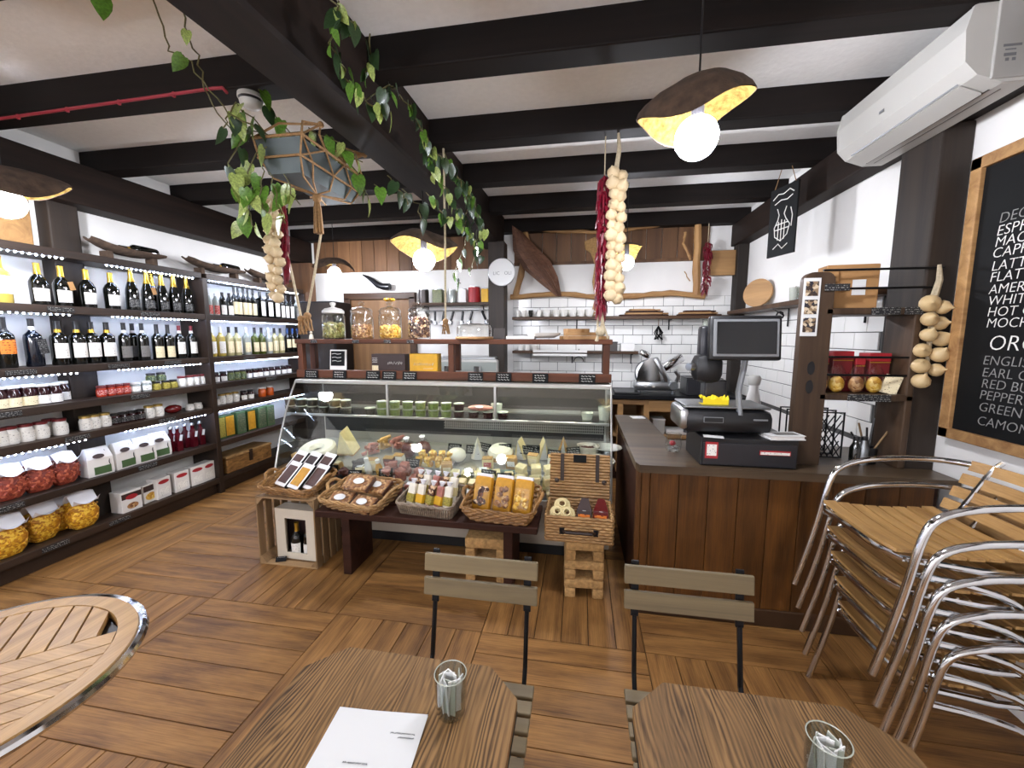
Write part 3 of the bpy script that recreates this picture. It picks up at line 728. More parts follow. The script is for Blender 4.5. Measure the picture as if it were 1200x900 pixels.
row([('j_blackwhite', 253, J5), ('j_blackwhite', 262, J5), ('j_olive', 271, 'green olive jar'), ('j_olive', 278, 'green olive jar'), ('j_olive', 285, 'green olive jar'),
     ('j_blackwhite', 292, J5), ('j_blackwhite', 299, J5), ('j_blackwhite', 305, J5), ('j_blackwhite', 312, J5), ('j_blackwhite', 319, J5), ('j_blackwhite', 326, J5), ('j_blackwhite', 333, J5), ('j_blackwhite', 339, J5)],
    SZ[3], 447, 'far bay jar row', 'jars in the far bay')
row([('j_pale', 253, 'low pale tub'), ('j_white', 260, 'white honey jar'), ('j_white', 268, 'white honey jar'), ('j_white', 276, 'white honey jar'), ('j_blackwhite', 286, J5), ('j_blackwhite', 294, J5), ('j_orange', 308, 'orange marmalade jar'), ('j_orange', 317, 'orange marmalade jar')],
    SZ[4], 470, 'far bay lower jar row', 'jars in the far bay')
# ------------------------------------------------------------------ bags and boxes
def bag_proto(w_, d, h, content, top, name='pasta_bag', fill=.62, card=.5):
    rnd = random.Random(hash(content) % 99+3)
    def blob(sc_, z1, n=14, rows=7):
        vs = []; fs = []
        for i in range(rows+1):
            t = i/rows; k = (math.sin(PI*(.12+.76*t))**.5)*(1-.12*t)
            for j in range(n):
                a = 2*PI*j/n; ex = .55
                x = w_/2*k*sc_*math.copysign(abs(math.cos(a))**ex, math.cos(a)); y = d/2*k*sc_*math.copysign(abs(math.sin(a))**ex, math.sin(a))
                q = 1+rnd.uniform(-.05, .05); vs.append((x*q, y*q, .004+z1*t))
        for i in range(rows):
            for j in range(n): fs.append((i*n+j, i*n+(j+1) % n, (i+1)*n+(j+1) % n, (i+1)*n+j))
        fs += [tuple(range(n-1, -1, -1)), tuple(range(rows*n, rows*n+n))]
        return MB().add(vs, fs)
    c = blob(.96, h*fill)
    # loose pieces of pasta pressed against the film
    for i in range(46):
        a = rnd.uniform(0, 2*PI); z = rnd.uniform(.1, .92)*h*fill; k = (math.sin(PI*(.12+.76*z/(h*fill)))**.5)*(1-.12*z/(h*fill))*.9
        x = w_/2*k*math.copysign(abs(math.cos(a))**.55, math.cos(a)); y = d/2*k*math.copysign(abs(math.sin(a))**.55, math.sin(a))
        dv = Vector((rnd.uniform(-1, 1), rnd.uniform(-.4, .4), rnd.uniform(-1, 1))).normalized()*.022
        c.tube([(x-dv.x, y-dv.y, z-dv.z+.01), (x, y, z+.012), (x+dv.x, y+dv.y, z+dv.z+.01)], .0075, 5)
    ps = [('pasta', c.mesh('pasta', content, True))]
    # folded card header draped over the top of the bag
    mb = MB(); zt = h*fill*.93; n = 10
    for s_ in (-1, 1):
        vs = []
        for i in range(n+1):
            t = i/n; x = (t-.5)*w_*.8; edge = h*(card-.16*(1-(2*t-1)**2))
            vs += [(x, s_*.010, h*(.97-.05*abs(2*t-1))), (x, s_*(d*.36), zt+.006), (x*1.02, s_*(d*.53), max(.03, edge))]
        mb.add(vs, [(i*3+k, i*3+k+1, i*3+k+4, i*3+k+3) for i in range(n) for k in range(2)])
    ps.append(('card_header', mb.mesh('card_header', top, True)))
    return (name, 'bag', ps)
PROTO['bag_red'] = bag_proto(.165, .14, .25, 'pasta_red', 'bag_white', fill=.7, card=.80)
PROTO['bag_yellow'] = bag_proto(.195, .15, .29, 'pasta_yellow', 'bag_white', fill=.7, card=.82)
def coffee_bag():
    w_, d, h = .16, .10, .215
    prof = [(1, 1, 0), (1.03, 1.05, .03), (1.0, 1.0, h*.62), (.9, .55, h*.86), (.86, .3, h*.97), (.84, .12, h)]
    vs = []; fs = []
    for (kx, ky, z) in prof:
        for x, y in ((-1, -1), (0, -1.06), (1, -1), (1, 1), (0, 1.06), (-1, 1)): vs.append((x*w_/2*kx, y*d/2*ky, z))
    for i in range(len(prof)-1):
        for j in range(6): fs.append((i*6+j, i*6+(j+1) % 6, i*6+6+(j+1) % 6, i*6+6+j))
    fs += [tuple(range(5, -1, -1)), tuple(range(len(vs)-6, len(vs)))]
    q = d/2*1.08
    return ('flour_bag', 'bag', [('bag', MB().add(vs, fs).mesh('bag', 'box_white')),
        ('green_panel', MB().b2((-.045, -q-.003, .012), (.06, -q+.002, .07)).mesh('green_panel', 'green')),
        ('emblem', MB().lathe([(0, 0), (.036, 0), (.036, .003), (0, .003)], 18).move(Matrix.Translation((-.01, -q+.004, .152)) @ Matrix.Rotation(R(68), 4, 'X') @ Matrix.Diagonal((1, .5, 1, 1))).mesh('emblem', 'box_brown')),
        ('tie', MB().tube([(.07, -q+.01, .03), (.05, -q-.002, .09), (.062, -q+.012, .14), (.04, -q+.03, .19)], .003, 5).mesh('tie', 'black_plastic'))])
PROTO['bag_white'] = coffee_bag()
def box_proto(w_, d, h, m, panels, name='food_box'):
    ps = [('carton', MB().bev((0, 0, h/2), (w_, d, h), .003).mesh('carton', m))]
    for (nm, x0, x1, z0, z1, pm, *rd) in panels:
        if rd: ps.append((nm, MB().lathe([(0, 0), (1, 0), (1, .002), (0, .002)], 20).move(Matrix.Translation(((x0+x1)/2, -d/2+.0004, (z0+z1)/2)) @ Matrix.Rotation(PI/2, 4, 'X') @ Matrix.Diagonal(((x1-x0)/2, (z1-z0)/2, 1, 1))).mesh(nm, pm)))
        else: ps.append((nm, MB().b2((x0, -d/2-.0012, z0), (x1, -d/2+.002, z1)).mesh(nm, pm)))
    return (name, 'box', ps)
PROTO['box_a'] = box_proto(.15, .12, .17, 'box_white', [('dark_band', -.073, .073, .11, .155, 'box_brown'), ('emblem', -.045, .045, .10, .14, 'red', 1), ('picture', -.04, .045, .02, .07, 'biscuit_brown', 1)])
PROTO['box_b'] = box_proto(.13, .11, .16, 'box_white', [('dark_band', -.063, .063, .1, .15, 'box_brown'), ('picture', -.05, .05, .02, .085, 'biscuit_yellow', 1)])
PROTO['box_c'] = box_proto(.13, .10, .185, 'box_white', [('emblem', -.05, .05, .13, .165, 'red', 1), ('print', -.045, .045, .03, .09, 'label_white')])
PB = 'clear bag of red pasta with white top'
row([('bag_red', 10, PB), ('bag_red', 46, PB), ('bag_red', 77, PB)], SZ[5], 580, 'shelf above the yellow pasta', 'bags of red pasta', X=-3.70)
PY = 'clear bag of yellow pasta with white top'
row([('bag_yellow', 10, PY), ('bag_yellow', 53, PY, .05), ('bag_yellow', 81, PY, .11), ('bag_yellow', 102, PY)], SZ[6], 650, 'bottom shelf', 'bags of yellow pasta', X=-3.69)
PW = 'white paper flour bag with green panel'
row([('bag_white', 114, PW), ('bag_white', 144, PW), ('bag_white', 168, PW), ('bag_white', 187, PW, .03)], SZ[5], 550, 'shelf beside the cordial bottles', 'white flour bags', X=-3.69)
PX = 'white biscuit box with '
row([('box_a', 149, PX+'brown band'), ('box_b', 172, PX+'brown band and yellow picture', .03), ('box_c', 189, PX+'red emblem'), ('box_c', 212, PX+'red emblem'), ('box_c', 231, PX+'red emblem'), ('box_c', 244, PX+'red emblem')], SZ[6], 595, 'bottom shelf of boxes', 'white biscuit boxes', X=-3.69)
solo('snack_packet', MB().ball((0, 0, .04), 1, 14, 8, (.075, .05, .04)), 'jam_red', 'shiny dark red snack packet lying beside the honey jars', 'packet', (-3.70, rowy(204, 490, -3.7), SZ[4]), PI/2, smooth=True)
for i, (px, m1, m2) in enumerate(((256, 'green', 'label_yellow'), (267, 'label_yellow', 'mustard'), (281, 'green', 'label_green'), (293, 'label_yellow', 'mustard'), (306, 'green', 'label_green'), (316, 'green', 'label_green'))):
    t = thing('pasta_box', '%s tall pasta box, %s from the left in the far bay' % ('yellow' if m2 == 'mustard' else 'green', ORD[i]), 'box', (-3.71, rowy(px, 510, -3.71), SZ[5]), PI/2, 'tall pasta boxes in the far bay')
    part('carton', MB().bev((0, 0, .12), (.115, .08, .24), .003), 'green' if m2 != 'mustard' else 'leaf_dark', t)
    part('front_panel', MB().b2((-.05, -.0415, .02), (.05, -.039, .225)), m2, t)
t = thing('hamper_basket', 'long brown lidded basket on the far bay bottom shelf', 'basket', (-3.73, rowy(285, 560, -3.73), SZ[6]), PI/2)
part('body', MB().bev((0, 0, .075), (.62, .24, .15), .012), 'wicker', t)
part('lid', MB().bev((0, 0, .165), (.63, .25, .03), .01), 'wicker_light', t)
part('strap', MB().b2((-.02, -.13, .06), (.02, -.118, .185)), 'leather', t)
# ------------------------------------------------------------------ bark troughs with lying bottles on top of the shelving
def trough(y0, y1, x, label, blabel, seed):
    L_ = y1-y0; t = thing('bottle_trough', label, 'holder', (x, y0, SZ[0]), 0, 'curved bark bottle troughs')
    vs = []; fs = []; n = 9; m_ = 14
    rnd = random.Random(seed)
    for i in range(m_+1):
        s_ = i/m_; wd = .085*(math.sin(PI*(.12+.80*s_))**.6); zz = .05+.05*(s_-.5)**2*4*(1 if s_ < .5 else .2)
        for k in range(n):
            a = PI+PI*k/(n-1); vs.append((wd*math.cos(a), s_*L_, zz+.055+wd*.62*math.sin(a)+rnd.uniform(-.003, .003)))
        for k in range(n-1, -1, -1):
            a = PI+PI*k/(n-1); vs.append(((wd-.014)*math.cos(a), s_*L_, zz+.058+(wd-.014)*.62*math.sin(a)))
    q = 2*n
    for i in range(m_):
        for k in range(q): fs.append((i*q+k, i*q+(k+1) % q, (i+1)*q+(k+1) % q, (i+1)*q+k))
    fs += [tuple(range(q)), tuple(range(len(vs)-q, len(vs)))]
    part('trough', MB().add(vs, fs), 'bark', t, True)
    for s_ in (.2, .8): part('foot', MB().bev((0, s_*L_, .034), (.09, .04, .068), .006), 'bark', t)
    put(PROTO['white_lab'], (x+.012, y0+L_*.86, SZ[0]+.118), 0, blabel, 'bottles lying in the bark troughs', rot=(R(90), 0, 0), scale=.92)
for i, (a, b, c) in enumerate(((104, 192, 'nearest the dark post'), (216, 284, 'above the shelf divider'), (288, 338, 'furthest along the shelving'))):
    trough(onx(a, 290, -3.74).y, onx(b, 300, -3.74).y, -3.74, 'curved bark bottle trough %s' % c, 'wine bottle lying in the bark trough %s' % c, i)
# ================================================================== the glass counter
CX0, CX1, CY0, CY1 = -2.33, .225, 2.72, 3.36
case = thing('display_counter', 'long glass refrigerated deli counter full of cheese and meats', 'display case', ((CX0+CX1)/2, CY0, 0))
ox, oy = (CX0+CX1)/2, CY0
def cp(name, a, b, m, r=.004, **k):
    return part(name, MB().bev([(a[i]+b[i])/2-(ox, oy, 0)[i] for i in range(3)], [abs(a[i]-b[i]) for i in range(3)], r), m, case, **k)
cp('plinth', (CX0+.03, CY0+.09, 0), (CX1-.03, CY1, .12), 'black_plastic')
cp('front_panel', (CX0, CY0+.04, .1), (CX1, CY0+.07, .44), 'cream_panel')
cp('base_tank', (CX0, CY0+.07, .1), (CX1, CY1, .40), 'case_dark')
cp('front_ledge', (CX0, CY0-.05, .42), (CX1, CY0+.08, .47), 'case_steel')
cp('back_panel', (CX0, CY1-.03, .4), (CX1, CY1, 1.22), 'case_steel')
cp('top_rail', (CX0, 2.978, 1.212), (CX1, 3.035, 1.245), 'case_steel')
cp('top_rail', (CX0, CY1-.06, 1.222), (CX1, CY1, 1.25), 'case_steel')
cp('top_glass', (CX0, 3.03, 1.232), (CX1, CY1-.06, 1.24), 'glass_case', .001)
def zdeck(Y): return .50+.30*(Y-2.78)
def ondeck(x, y):
    d = ray(x, y); t = (CAMZ-.50+.30*2.78)/(.30*d.y-d.z); return Vector((0, 0, CAMZ))+d*t
part('deck', MB().add([(CX0+.02-ox, 2.76-oy, zdeck(2.76)), (CX1-.02-ox, 2.76-oy, zdeck(2.76)), (CX1-.02-ox, 3.33-oy, zdeck(3.33)), (CX0+.02-ox, 3.33-oy, zdeck(3.33)),
     (CX0+.02-ox, 2.76-oy, zdeck(2.76)-.02), (CX1-.02-ox, 2.76-oy, zdeck(2.76)-.02), (CX1-.02-ox, 3.33-oy, zdeck(3.33)-.02), (CX0+.02-ox, 3.33-oy, zdeck(3.33)-.02)],
     [(0, 1, 2, 3), (7, 6, 5, 4), (0, 4, 5, 1), (1, 5, 6, 2), (2, 6, 7, 3), (3, 7, 4, 0)]), 'case_deck', case)
# bent front glass and glass ends
pf = [(2.675, .47), (2.70, .60), (2.765, .80), (2.86, 1.02), (2.93, 1.15), (2.985, 1.235)]
gx = [CX0, -1.48, -.62, CX1]
for a, b in zip(gx, gx[1:]):
    vs = [(x-ox, y-oy+dy, z) for x in (a+.002, b-.002) for dy in (0, .006) for (y, z) in pf]; n = len(pf); fs = []
    for i in range(n-1):
        fs += [(i, i+1, 2*n+i+1, 2*n+i), (n+i, 3*n+i, 3*n+i+1, n+i+1)]
    part('front_glass', MB().add(vs, fs), 'glass_case', case)
for x in (CX0, CX1):
    poly = [(y-oy, z) for y, z in pf]+[(CY1-oy, 1.235), (CY1-oy, .47)]
    part('end_glass', MB().add([(x-ox, y, z) for y, z in poly], [tuple(range(len(poly)))]), 'glass_case', case)
    part('end_frame', MB().tube([(x-ox, y-oy, z) for y, z in pf], .007, 6), 'case_steel', case, True)
SHZ = .975
cp('glass_shelf', (CX0+.01, 2.90, SHZ-.008), (CX1-.01, 3.31, SHZ), 'glass_case', .001)
cp('shelf_rail', (CX0+.01, 2.888, SHZ-.014), (CX1-.01, 2.900, SHZ+.006), 'steel')
cp('back_liner', (CX0+.02, CY1-.05, .99), (CX1-.02, CY1-.032, 1.215), 'case_dark')
# air grille at the back, real slots in a strip
g = MB(); gw = CX1-CX0-.9
for i in range(76):
    g.b2((-1.15+i*.0178-ox, 3.30-oy, .80), (-1.15+i*.0178+.008-ox, 3.312-oy, .875))
for k in range(4): g.b2((-1.16-ox, 3.30-oy, .80+k*.0235), (.20-ox, 3.311-oy, .807+k*.0235))
part('air_grille', g, 'steel', case, kind='stuff')
cp('grille_back', (CX0+.02, 3.316, .74), (CX1-.02, 3.322, .95), 'black_plastic')
for x in (-1.48, -.62): part('shelf_bracket', MB().b2((x-.008-ox, 2.9-oy, SHZ), (x+.008-ox, 2.915-oy, 1.225)), 'steel', case)
part('light_tube', MB().cyl((CX0+.1-ox, 3.02-oy, 1.216), (CX1-.1-ox, 3.02-oy, 1.216), .006, 8), plain('case_light', 'fff4e0', .5, emit=26), case)
# ------------------------------------------------------------------ pots on the glass shelf
def pot(r, h, m, lid='glass'):
    return ('deli_pot', 'pot', [('tub', MB().lathe([(0, .001), (r*.86, .001), (r*.98, h*.86), (0, h*.86)], 14).mesh('tub', m, True, 50)),
        ('lid', MB().lathe([(r*.9, h*.86), (r, h*.88), (r, h), (r*.93, h), (r*.9, h*.96), (0, h*.96)], 14).mesh('lid', 'white_plastic_dim' if lid != 'glass' else 'pot_lid', True))])
mat('pot_lid', plain, 'a9ada0', .2)
P_g, P_d, P_r = pot(.042, .056, 'pesto'), pot(.042, .056, 'olive_dark'), pot(.042, .056, 'jam_dark')
def shelfpos(px, tier=0, Y=2.955): p = ony(px, 486, Y); return (p.x, Y, SHZ+.0005+tier*.0565)
for i, px in enumerate((341, 354, 367, 380, 393, 406)):
    for t_ in (0, 1): put(P_d, shelfpos(px, t_), 0, 'dark green deli pot, %s in the left group, %s tier' % (ORD[i], ('lower', 'upper')[t_]), 'dark deli pots stacked in two tiers')
put(P_d, shelfpos(434), 0, 'single dark deli pot left of the pale green ones', 'dark deli pots stacked in two tiers')
for i, px in enumerate((448, 463, 478, 493, 508, 523)):
    for t_ in (0, 1): put(P_g, shelfpos(px, t_), 0, 'green pesto pot, %s in the middle group, %s tier' % (ORD[i], ('lower', 'upper')[t_]), 'green deli pots stacked in two tiers')
for i, px in enumerate((538, 555, 572, 589)):
    put(P_r, shelfpos(px), 0, 'dark red olive pot, %s from the left' % ORD[i], 'dark red deli pots')
put(P_r, shelfpos(538, 1), 0, 'dark red olive pot stacked on another', 'dark red deli pots')
t = thing('ham_packet', 'pink ham packet with white oval label lying on the red pots', 'packet', (ony(563, 470, 2.96).x, 2.96, SHZ+.0575))
part('packet', MB().ball((0, 0, .022), 1, 16, 8, (.10, .05, .022)), 'meat_pink', t, True)
part('label', MB().ball((0, -.03, .032), 1, 14, 6, (.035, .02, .012)), 'paper', t, True)
def cup_stack(px, h, label):
    t = thing('cup_stack', label, 'cups', shelfpos(px, 0, 3.05))
    mb = MB().lathe([(0, .002), (.034, .002), (.044, h), (.047, h), (.036, .0)], 16)
    part('cup', mb, 'pot_lid', t, True)
    for k in range(3): part('rim', MB().lathe([(.044, h+.008*k), (.049, h+.008*k+.003), (.044, h+.008*k+.006)], 16), 'glass', t, True)
cup_stack(582, .10, 'tall clear plastic tub beside the ham packet'); cup_stack(688, .05, 'low stack of clear plastic cups'); cup_stack(708, .10, 'tall stack of clear plastic cups at the right end')
# ------------------------------------------------------------------ food on the deck
def deckput(name, label, cat, px, py, parts, rz=0, group=None, tilt=0, scale=1.32):
    p = ondeck(px, py)
    if p.y > 3.22: p = Vector((p.x*3.22/p.y, 3.22, zdeck(3.22)))
    t = thing(name, label, cat, p+Vector((0, 0, .004)), group=group, rot=(R(16.7)+tilt, 0, rz), scale=scale)
    for (nm, mb, m, *sm) in parts: part(nm, mb, m, t, bool(sm and sm[0]))
    return t
def wedge(r, h, a=R(40)):
    n = 8; pts = [(0, 0)]+[(r*math.sin(-a/2+a*i/n), r*math.cos(-a/2+a*i/n)) for i in range(n+1)]
    return MB().prism(pts, 0, h)
deckput('soft_cheese', 'big white cheese wheel with a hollow at the left end', 'cheese', 374, 534, scale=1.0, parts=[('wheel', MB().lathe([(.04, .05), (.06, .085), (.13, .09), (.15, .075), (.15, .01), (.14, 0), (0, 0)], 28), 'cheese_white', 1), ('price_label', MB().b2((.02, -.155, .02), (.075, -.149, .05)), 'slate')])
deckput('cheese_wedge', 'pale cheese wedge standing upright beside the white wheel', 'cheese', 409, 530, [('wedge', wedge(.17, .09).move(Matrix.Translation((0, 0, .17)) @ Matrix.Rotation(R(-90), 4, 'X') @ Matrix.Translation((0, 0, -.045))), 'cheese'), ('rind', MB().b2((-.055, -.045, -.001), (.055, .045, .012)), 'cheese_rind')])
deckput('cake_tin', 'black wrapped cake on the deck beside the cheese wedge', 'cake', 424, 549, scale=.9, parts=[('cake', MB().lathe([(0, 0), (.075, 0), (.082, .03), (.07, .062), (0, .07)], 8), 'black_plastic'), ('ribbon', MB().b2((-.078, -.008, .03), (.078, .008, .072)), 'lid_black')])
deckput('white_cheese', 'white soft cheese mound at the far left', 'cheese', 362, 552, [('mound', MB().ball((0, 0, .03), 1, 14, 8, (.09, .07, .04)), 'cheese_white', 1), ('paper', MB().b2((-.1, -.08, 0), (.1, .08, .004)), 'paper')])
rnd = random.Random(3)
for i, (px, py) in enumerate(((434, 536), (448, 530), (463, 530))):
    mb = MB()
    for k in range(5): mb.tube([(rnd.uniform(-.05, .05), rnd.uniform(-.04, .04), .025+k*.018), (rnd.uniform(-.01, .01), .02, .03+k*.018), (rnd.uniform(.03, .08), rnd.uniform(0, .08), .03+k*.02)], [.014, .019, .014], 7)
    deckput('salami', 'bundle of small floury salami, %s from the left' % ORD[i], 'meat', px, py, [('sausages', mb, ('meat_pink', 'cheese_rind', 'meat_pink')[i], 1), ('tie', MB().tube([(0, -.04, .02), (0, 0, .12), (0, .04, .02)], .004, 5), 'rope_pale')], group='salami bundles in the counter', scale=1.05)
for i, (px, py) in enumerate(((480, 536), (498, 534))):
    deckput('salami_pack', '%s dark red wrapped salami slices' % ('left pack of', 'right pack of')[i], 'meat', px, py, [('slices', MB().ball((0, 0, .05), 1, 12, 8, (.045, .04, .055)), 'meat', 1), ('film', MB().ball((0, 0, .055), 1, 12, 8, (.05, .045, .065)), 'bag_plastic', 1), ('knot', MB().lathe([(.004, .11), (.02, .14), (.0, .15)], 8), 'bag_white')], group='salami packs in the counter')
for i, (px, py) in enumerate(((366, 562), (386, 558), (405, 558))):
    mb = MB()
    for k in range(7): mb.ball((rnd.uniform(-.06, .06), rnd.uniform(-.05, .05), .03+rnd.uniform(0, .035)), 1, 9, 6, (.04, .034, .024))
    deckput('cured_meat', 'dark cured meat pieces, %s from the left' % ORD[i], 'meat', px, py, [('pieces', mb, 'meat', 1), ('tray', MB().b2((-.085, -.07, 0), (.085, .07, .012)), 'black_plastic')], group='cured meat in the counter', scale=.8)
for i, (px, py, c, l) in enumerate(((433, 556, 'ceramic_white', 'white'), (446, 558, 'mustard', 'tan'))):
    deckput('sauce_bottle', 'small %s sauce bottle on the deck' % l, 'bottle', px, py, [('bottle', MB().lathe([(0, 0), (.02, 0), (.021, .06), (.012, .085), (.01, .1), (0, .1)], 12), c, 1), ('cap', MB().lathe([(.013, .092), (.013, .112), (0, .112)], 10), 'lid_white', 1)])
def tray(name, label, px, py, w_, d, tm, cm, n, sz, cat='cheese', h=.03, group=None):
    mb = MB()
    k = 0
    nx = max(1, int(w_/(sz*1.25))); ny = max(1, int(d/(sz*1.25)))
    for layer in range(2):
        for a in range(nx):
            for b in range(ny):
                if k >= n: break
                k += 1
                mb.bev(((a+.5)*w_/nx-w_/2+rnd.uniform(-.006, .006), (b+.5)*d/ny-d/2+rnd.uniform(-.006, .006), .012+sz*.4+layer*sz*.75), (sz, sz*.9, sz*.75), .005, rz=rnd.uniform(-.5, .5), rx=rnd.uniform(-.25, .25))
    fr = MB().b2((-w_/2, -d/2, 0), (w_/2, d/2, .006))
    for s_ in (-1, 1): fr.b2((s_*w_/2-.004, -d/2, 0), (s_*w_/2+.004, d/2, h)); fr.b2((-w_/2, s_*d/2-.004, 0), (w_/2, s_*d/2+.004, h))
    return deckput(name, label, cat, px, py, [('tray', fr, tm), ('pieces', mb, cm)], group=group)
tray('cheese_tray', 'steel tray of yellow pasta pieces behind the grey basket', 511, 545, .24, .15, 'steel', 'biscuit_yellow', 22, .04, 'food')
tray('label_tray', 'pale pink wrapped slices in a white tray', 474, 562, .24, .13, 'ceramic_white', 'meat_pink', 10, .05, 'food')
tray('cheese_tray', 'tray of small pale cheese pieces in front of the grille', 545, 572, .20, .16, 'steel', 'cheese', 16, .045)
tray('cheese_tray', 'green-lined tray with one block of pale cheese', 588, 568, .17, .18, 'green_tray', 'cheese', 5, .05)
tray('cheese_tray', 'tray of flecked cheese blocks above the biscuit bags', 627, 570, .24, .2, 'steel', 'cheese', 18, .055)
deckput('round_cheese', 'round banded cheese in clear wrap', 'cheese', 587, 538, [('cheese', MB().lathe([(0, 0), (.07, 0), (.078, .02), (.078, .055), (.065, .075), (0, .08)], 24), 'cheese_white', 1), ('band', MB().lathe([(.0795, .022), (.0795, .05)], 24), 'cheese_rind', 1)])
deckput('fresh_cheese', 'lump of fresh white cheese in film with slate tag', 'cheese', 536, 540, [('lump', MB().ball((0, 0, .04), 1, 12, 8, (.06, .05, .045)), 'cheese_white', 1), ('film', MB().ball((0, 0, .042), 1, 12, 8, (.068, .056, .052)), 'bag_plastic', 1)])
for i, (px, rz) in enumerate(((560, .2), (612, -.3), (636, .3), (660, 0))):
    deckput('cheese_wedge', 'upright yellow cheese wedge, %s from the left by the grille' % ORD[i], 'cheese', px, 537, [('wedge', wedge(.13, .06, R(36)).move(Matrix.Translation((0, 0, .135)) @ Matrix.Rotation(R(-90), 4, 'X') @ Matrix.Translation((0, 0, -.03))), ('cheese_white', 'cheese', 'cheese', 'cheese_rind')[i]), ('wrap', wedge(.132, .062, R(20)).move(Matrix.Translation((0, 0, .136)) @ Matrix.Rotation(R(-90), 4, 'X') @ Matrix.Translation((0, 0, -.031))), 'paper')], rz=rz, group='cheese wedges by the grille')
def bowl(label, px, py, r, h, cm, n, m='ceramic'):
    mb = MB()
    for k in range(n): a = rnd.uniform(0, 6.28); q = r*.62*math.sqrt(rnd.random()); mb.ball((q*math.cos(a), q*math.sin(a), h*.62), r*.2, 8, 6)
    deckput('serving_bowl', label, 'bowl', px, py, [('bowl', MB().lathe([(0, .004), (r*.6, 0), (r*.92, h*.5), (r, h), (r*.95, h), (r*.86, h*.5), (r*.5, h*.2), (0, h*.2)], 28), m, 1), ('contents', mb, cm, 1)], tilt=-R(16.7))
bowl('small cream bowl of dark olives by the grille', 689, 533, .07, .07, 'meat', 14); bowl('wide grey bowl of dark balls at the right', 695, 556, .12, .085, 'jam_dark', 6, 'ceramic')
deckput('white_plate', 'white plate at the right end of the counter', 'plate', 712, 530, [('plate', MB().lathe([(0, .05), (.06, .05), (.085, .062), (.085, .066), (.058, .055), (0, .055)], 24), 'ceramic_white', 1), ('stand', MB().lathe([(.04, 0), (.03, .05), (0, .05)], 16), 'steel', 1)], tilt=-R(16.7))
def piece(px, py, kind, label, group, k):
    c, lb = (('cheese', 'paper'), ('cheese_white', 'label_yellow'), ('meat_pink', 'paper'), ('cheese_rind', 'label_cream'), ('meat', 'paper'))[kind]
    w_ = .07+.02*((k*7) % 3)
    deckput('wrapped_piece', label, ('cheese', 'cheese', 'meat', 'cheese', 'meat')[kind], px, py, [('piece', MB().bev((0, 0, .028), (w_, .06, .055), .012), c, 1), ('film', MB().bev((0, 0, .031), (w_+.012, .072, .062), .014), 'bag_plastic', 1), ('label', MB().b2((-w_*.3, -.022, .0625), (w_*.3, .022, .0635)), lb)], rz=((k*37) % 11-5)*.05, group=group, scale=.9)
for k, px in enumerate(range(520, 672, 16)): piece(px, 584-(k % 2)*3, (0, 1, 0, 3)[k % 4], 'wrapped cheese piece in the front row, %s from the left' % ORD[k], 'wrapped cheese in the front row', k)
for k, px in enumerate(range(418, 518, 16)): piece(px, 574+(k % 2)*4, (2, 4, 1, 2)[k % 4], 'wrapped cold cut in the front row, %s from the left' % ORD[k], 'wrapped cold cuts in the front row', k)
for k, px in enumerate((398, 424, 452, 500, 522, 566, 602, 664, 676)): piece(px, 549+(k % 3)*4, (3, 0, 4, 0, 1, 0, 3, 0, 1)[k], 'wrapped deli piece in the middle row, %s from the left' % ORD[k], 'wrapped pieces in the middle row', k+3)
for k, px in enumerate((338, 354, 370, 386)): piece(px, 575-k*2, (1, 4, 2, 4)[k], 'wrapped piece at the left end, %s from the left' % ORD[k], 'wrapped pieces at the left end', k)
for k, (px, py, c, nm) in enumerate(((352, 545, 'cheese_rind', 'golden'), (438, 551, 'cheese', 'pale yellow'), (458, 549, 'meat', 'dark red'), (470, 546, 'cheese_white', 'white'), (524, 556, 'cheese_rind', 'golden'), (572, 550, 'cheese', 'pale yellow'), (600, 549, 'cheese_rind', 'golden'), (626, 546, 'cheese', 'pale yellow'), (648, 548, 'cheese_white', 'white'), (668, 550, 'cheese', 'pale yellow'))):
    deckput('cheese_block', '%s block with paper label, %s from the left behind the trays' % (nm, ORD[k]), 'cheese', px, py, [('block', MB().bev((0, 0, .05), (.085, .05, .10), .008), c, 1), ('label', MB().b2((-.03, -.0265, .03), (.03, -.024, .075)), ('label_white', 'label_cream', 'label_red')[k % 3]), ('rind', MB().bev((0, .001, .101), (.082, .046, .006), .002), 'cheese_rind')], rz=((k*5) % 7-3)*.09, group='labelled blocks in the counter', scale=1.0)
# slate price tags
def slate_tag(p, w_, h, label, lines, rot=(R(-12), 0, 0), group='slate price tags in the counter'):
    t = thing('price_tag', label, 'tag', p, 0, group, rot=rot)
    part('slate', MB().bev((0, 0, h/2), (w_, .006, h), .0015), 'slate', t)
    mb = MB()
    for k in range(lines):
        x = -w_*.36
        z = h*(.78-.6*k/max(1, lines-.5))
        while x < w_*.30:
            l_ = rnd.uniform(.08, .2)*w_
            mb.tube([(x, -.0042, z), (x+l_*.3, -.0042, z+h*.06), (x+l_*.6, -.0042, z-h*.05), (x+l_, -.0042, z+h*.02)], h*.018, 4); x += l_+w_*.05
    part('chalk_writing', mb, 'chalk', t)
for i, (px, py, d_) in enumerate(((392, 556, 'front of the cured meat'), (419, 562, 'the basket of biscuits'), (455, 560, 'the dark basket edge'), (485, 548, 'the salami packs'), (534, 530, 'the fresh cheese'), (555, 532, 'the first wedge'), (568, 526, 'the round cheese'), (593, 520, 'the grille middle'), (625, 524, 'the tall wedges'), (618, 533, 'the low wedges'), (649, 538, 'the tall wedges front'), (672, 534, 'the olive bowl'), (573, 562, 'the small cheese pieces'), (592, 566, 'the green tray'))):
    p = ondeck(px, py+6)
    if p.y > 3.15: p = Vector((p.x*3.15/p.y, 3.15, zdeck(3.15)))
    slate_tag(p+Vector((0, -.04, .055)), .11, .07, 'small black price tag by %s' % d_, 3, rot=(R(-20), rnd.uniform(-.15, .15), rnd.uniform(-.2, .2)))
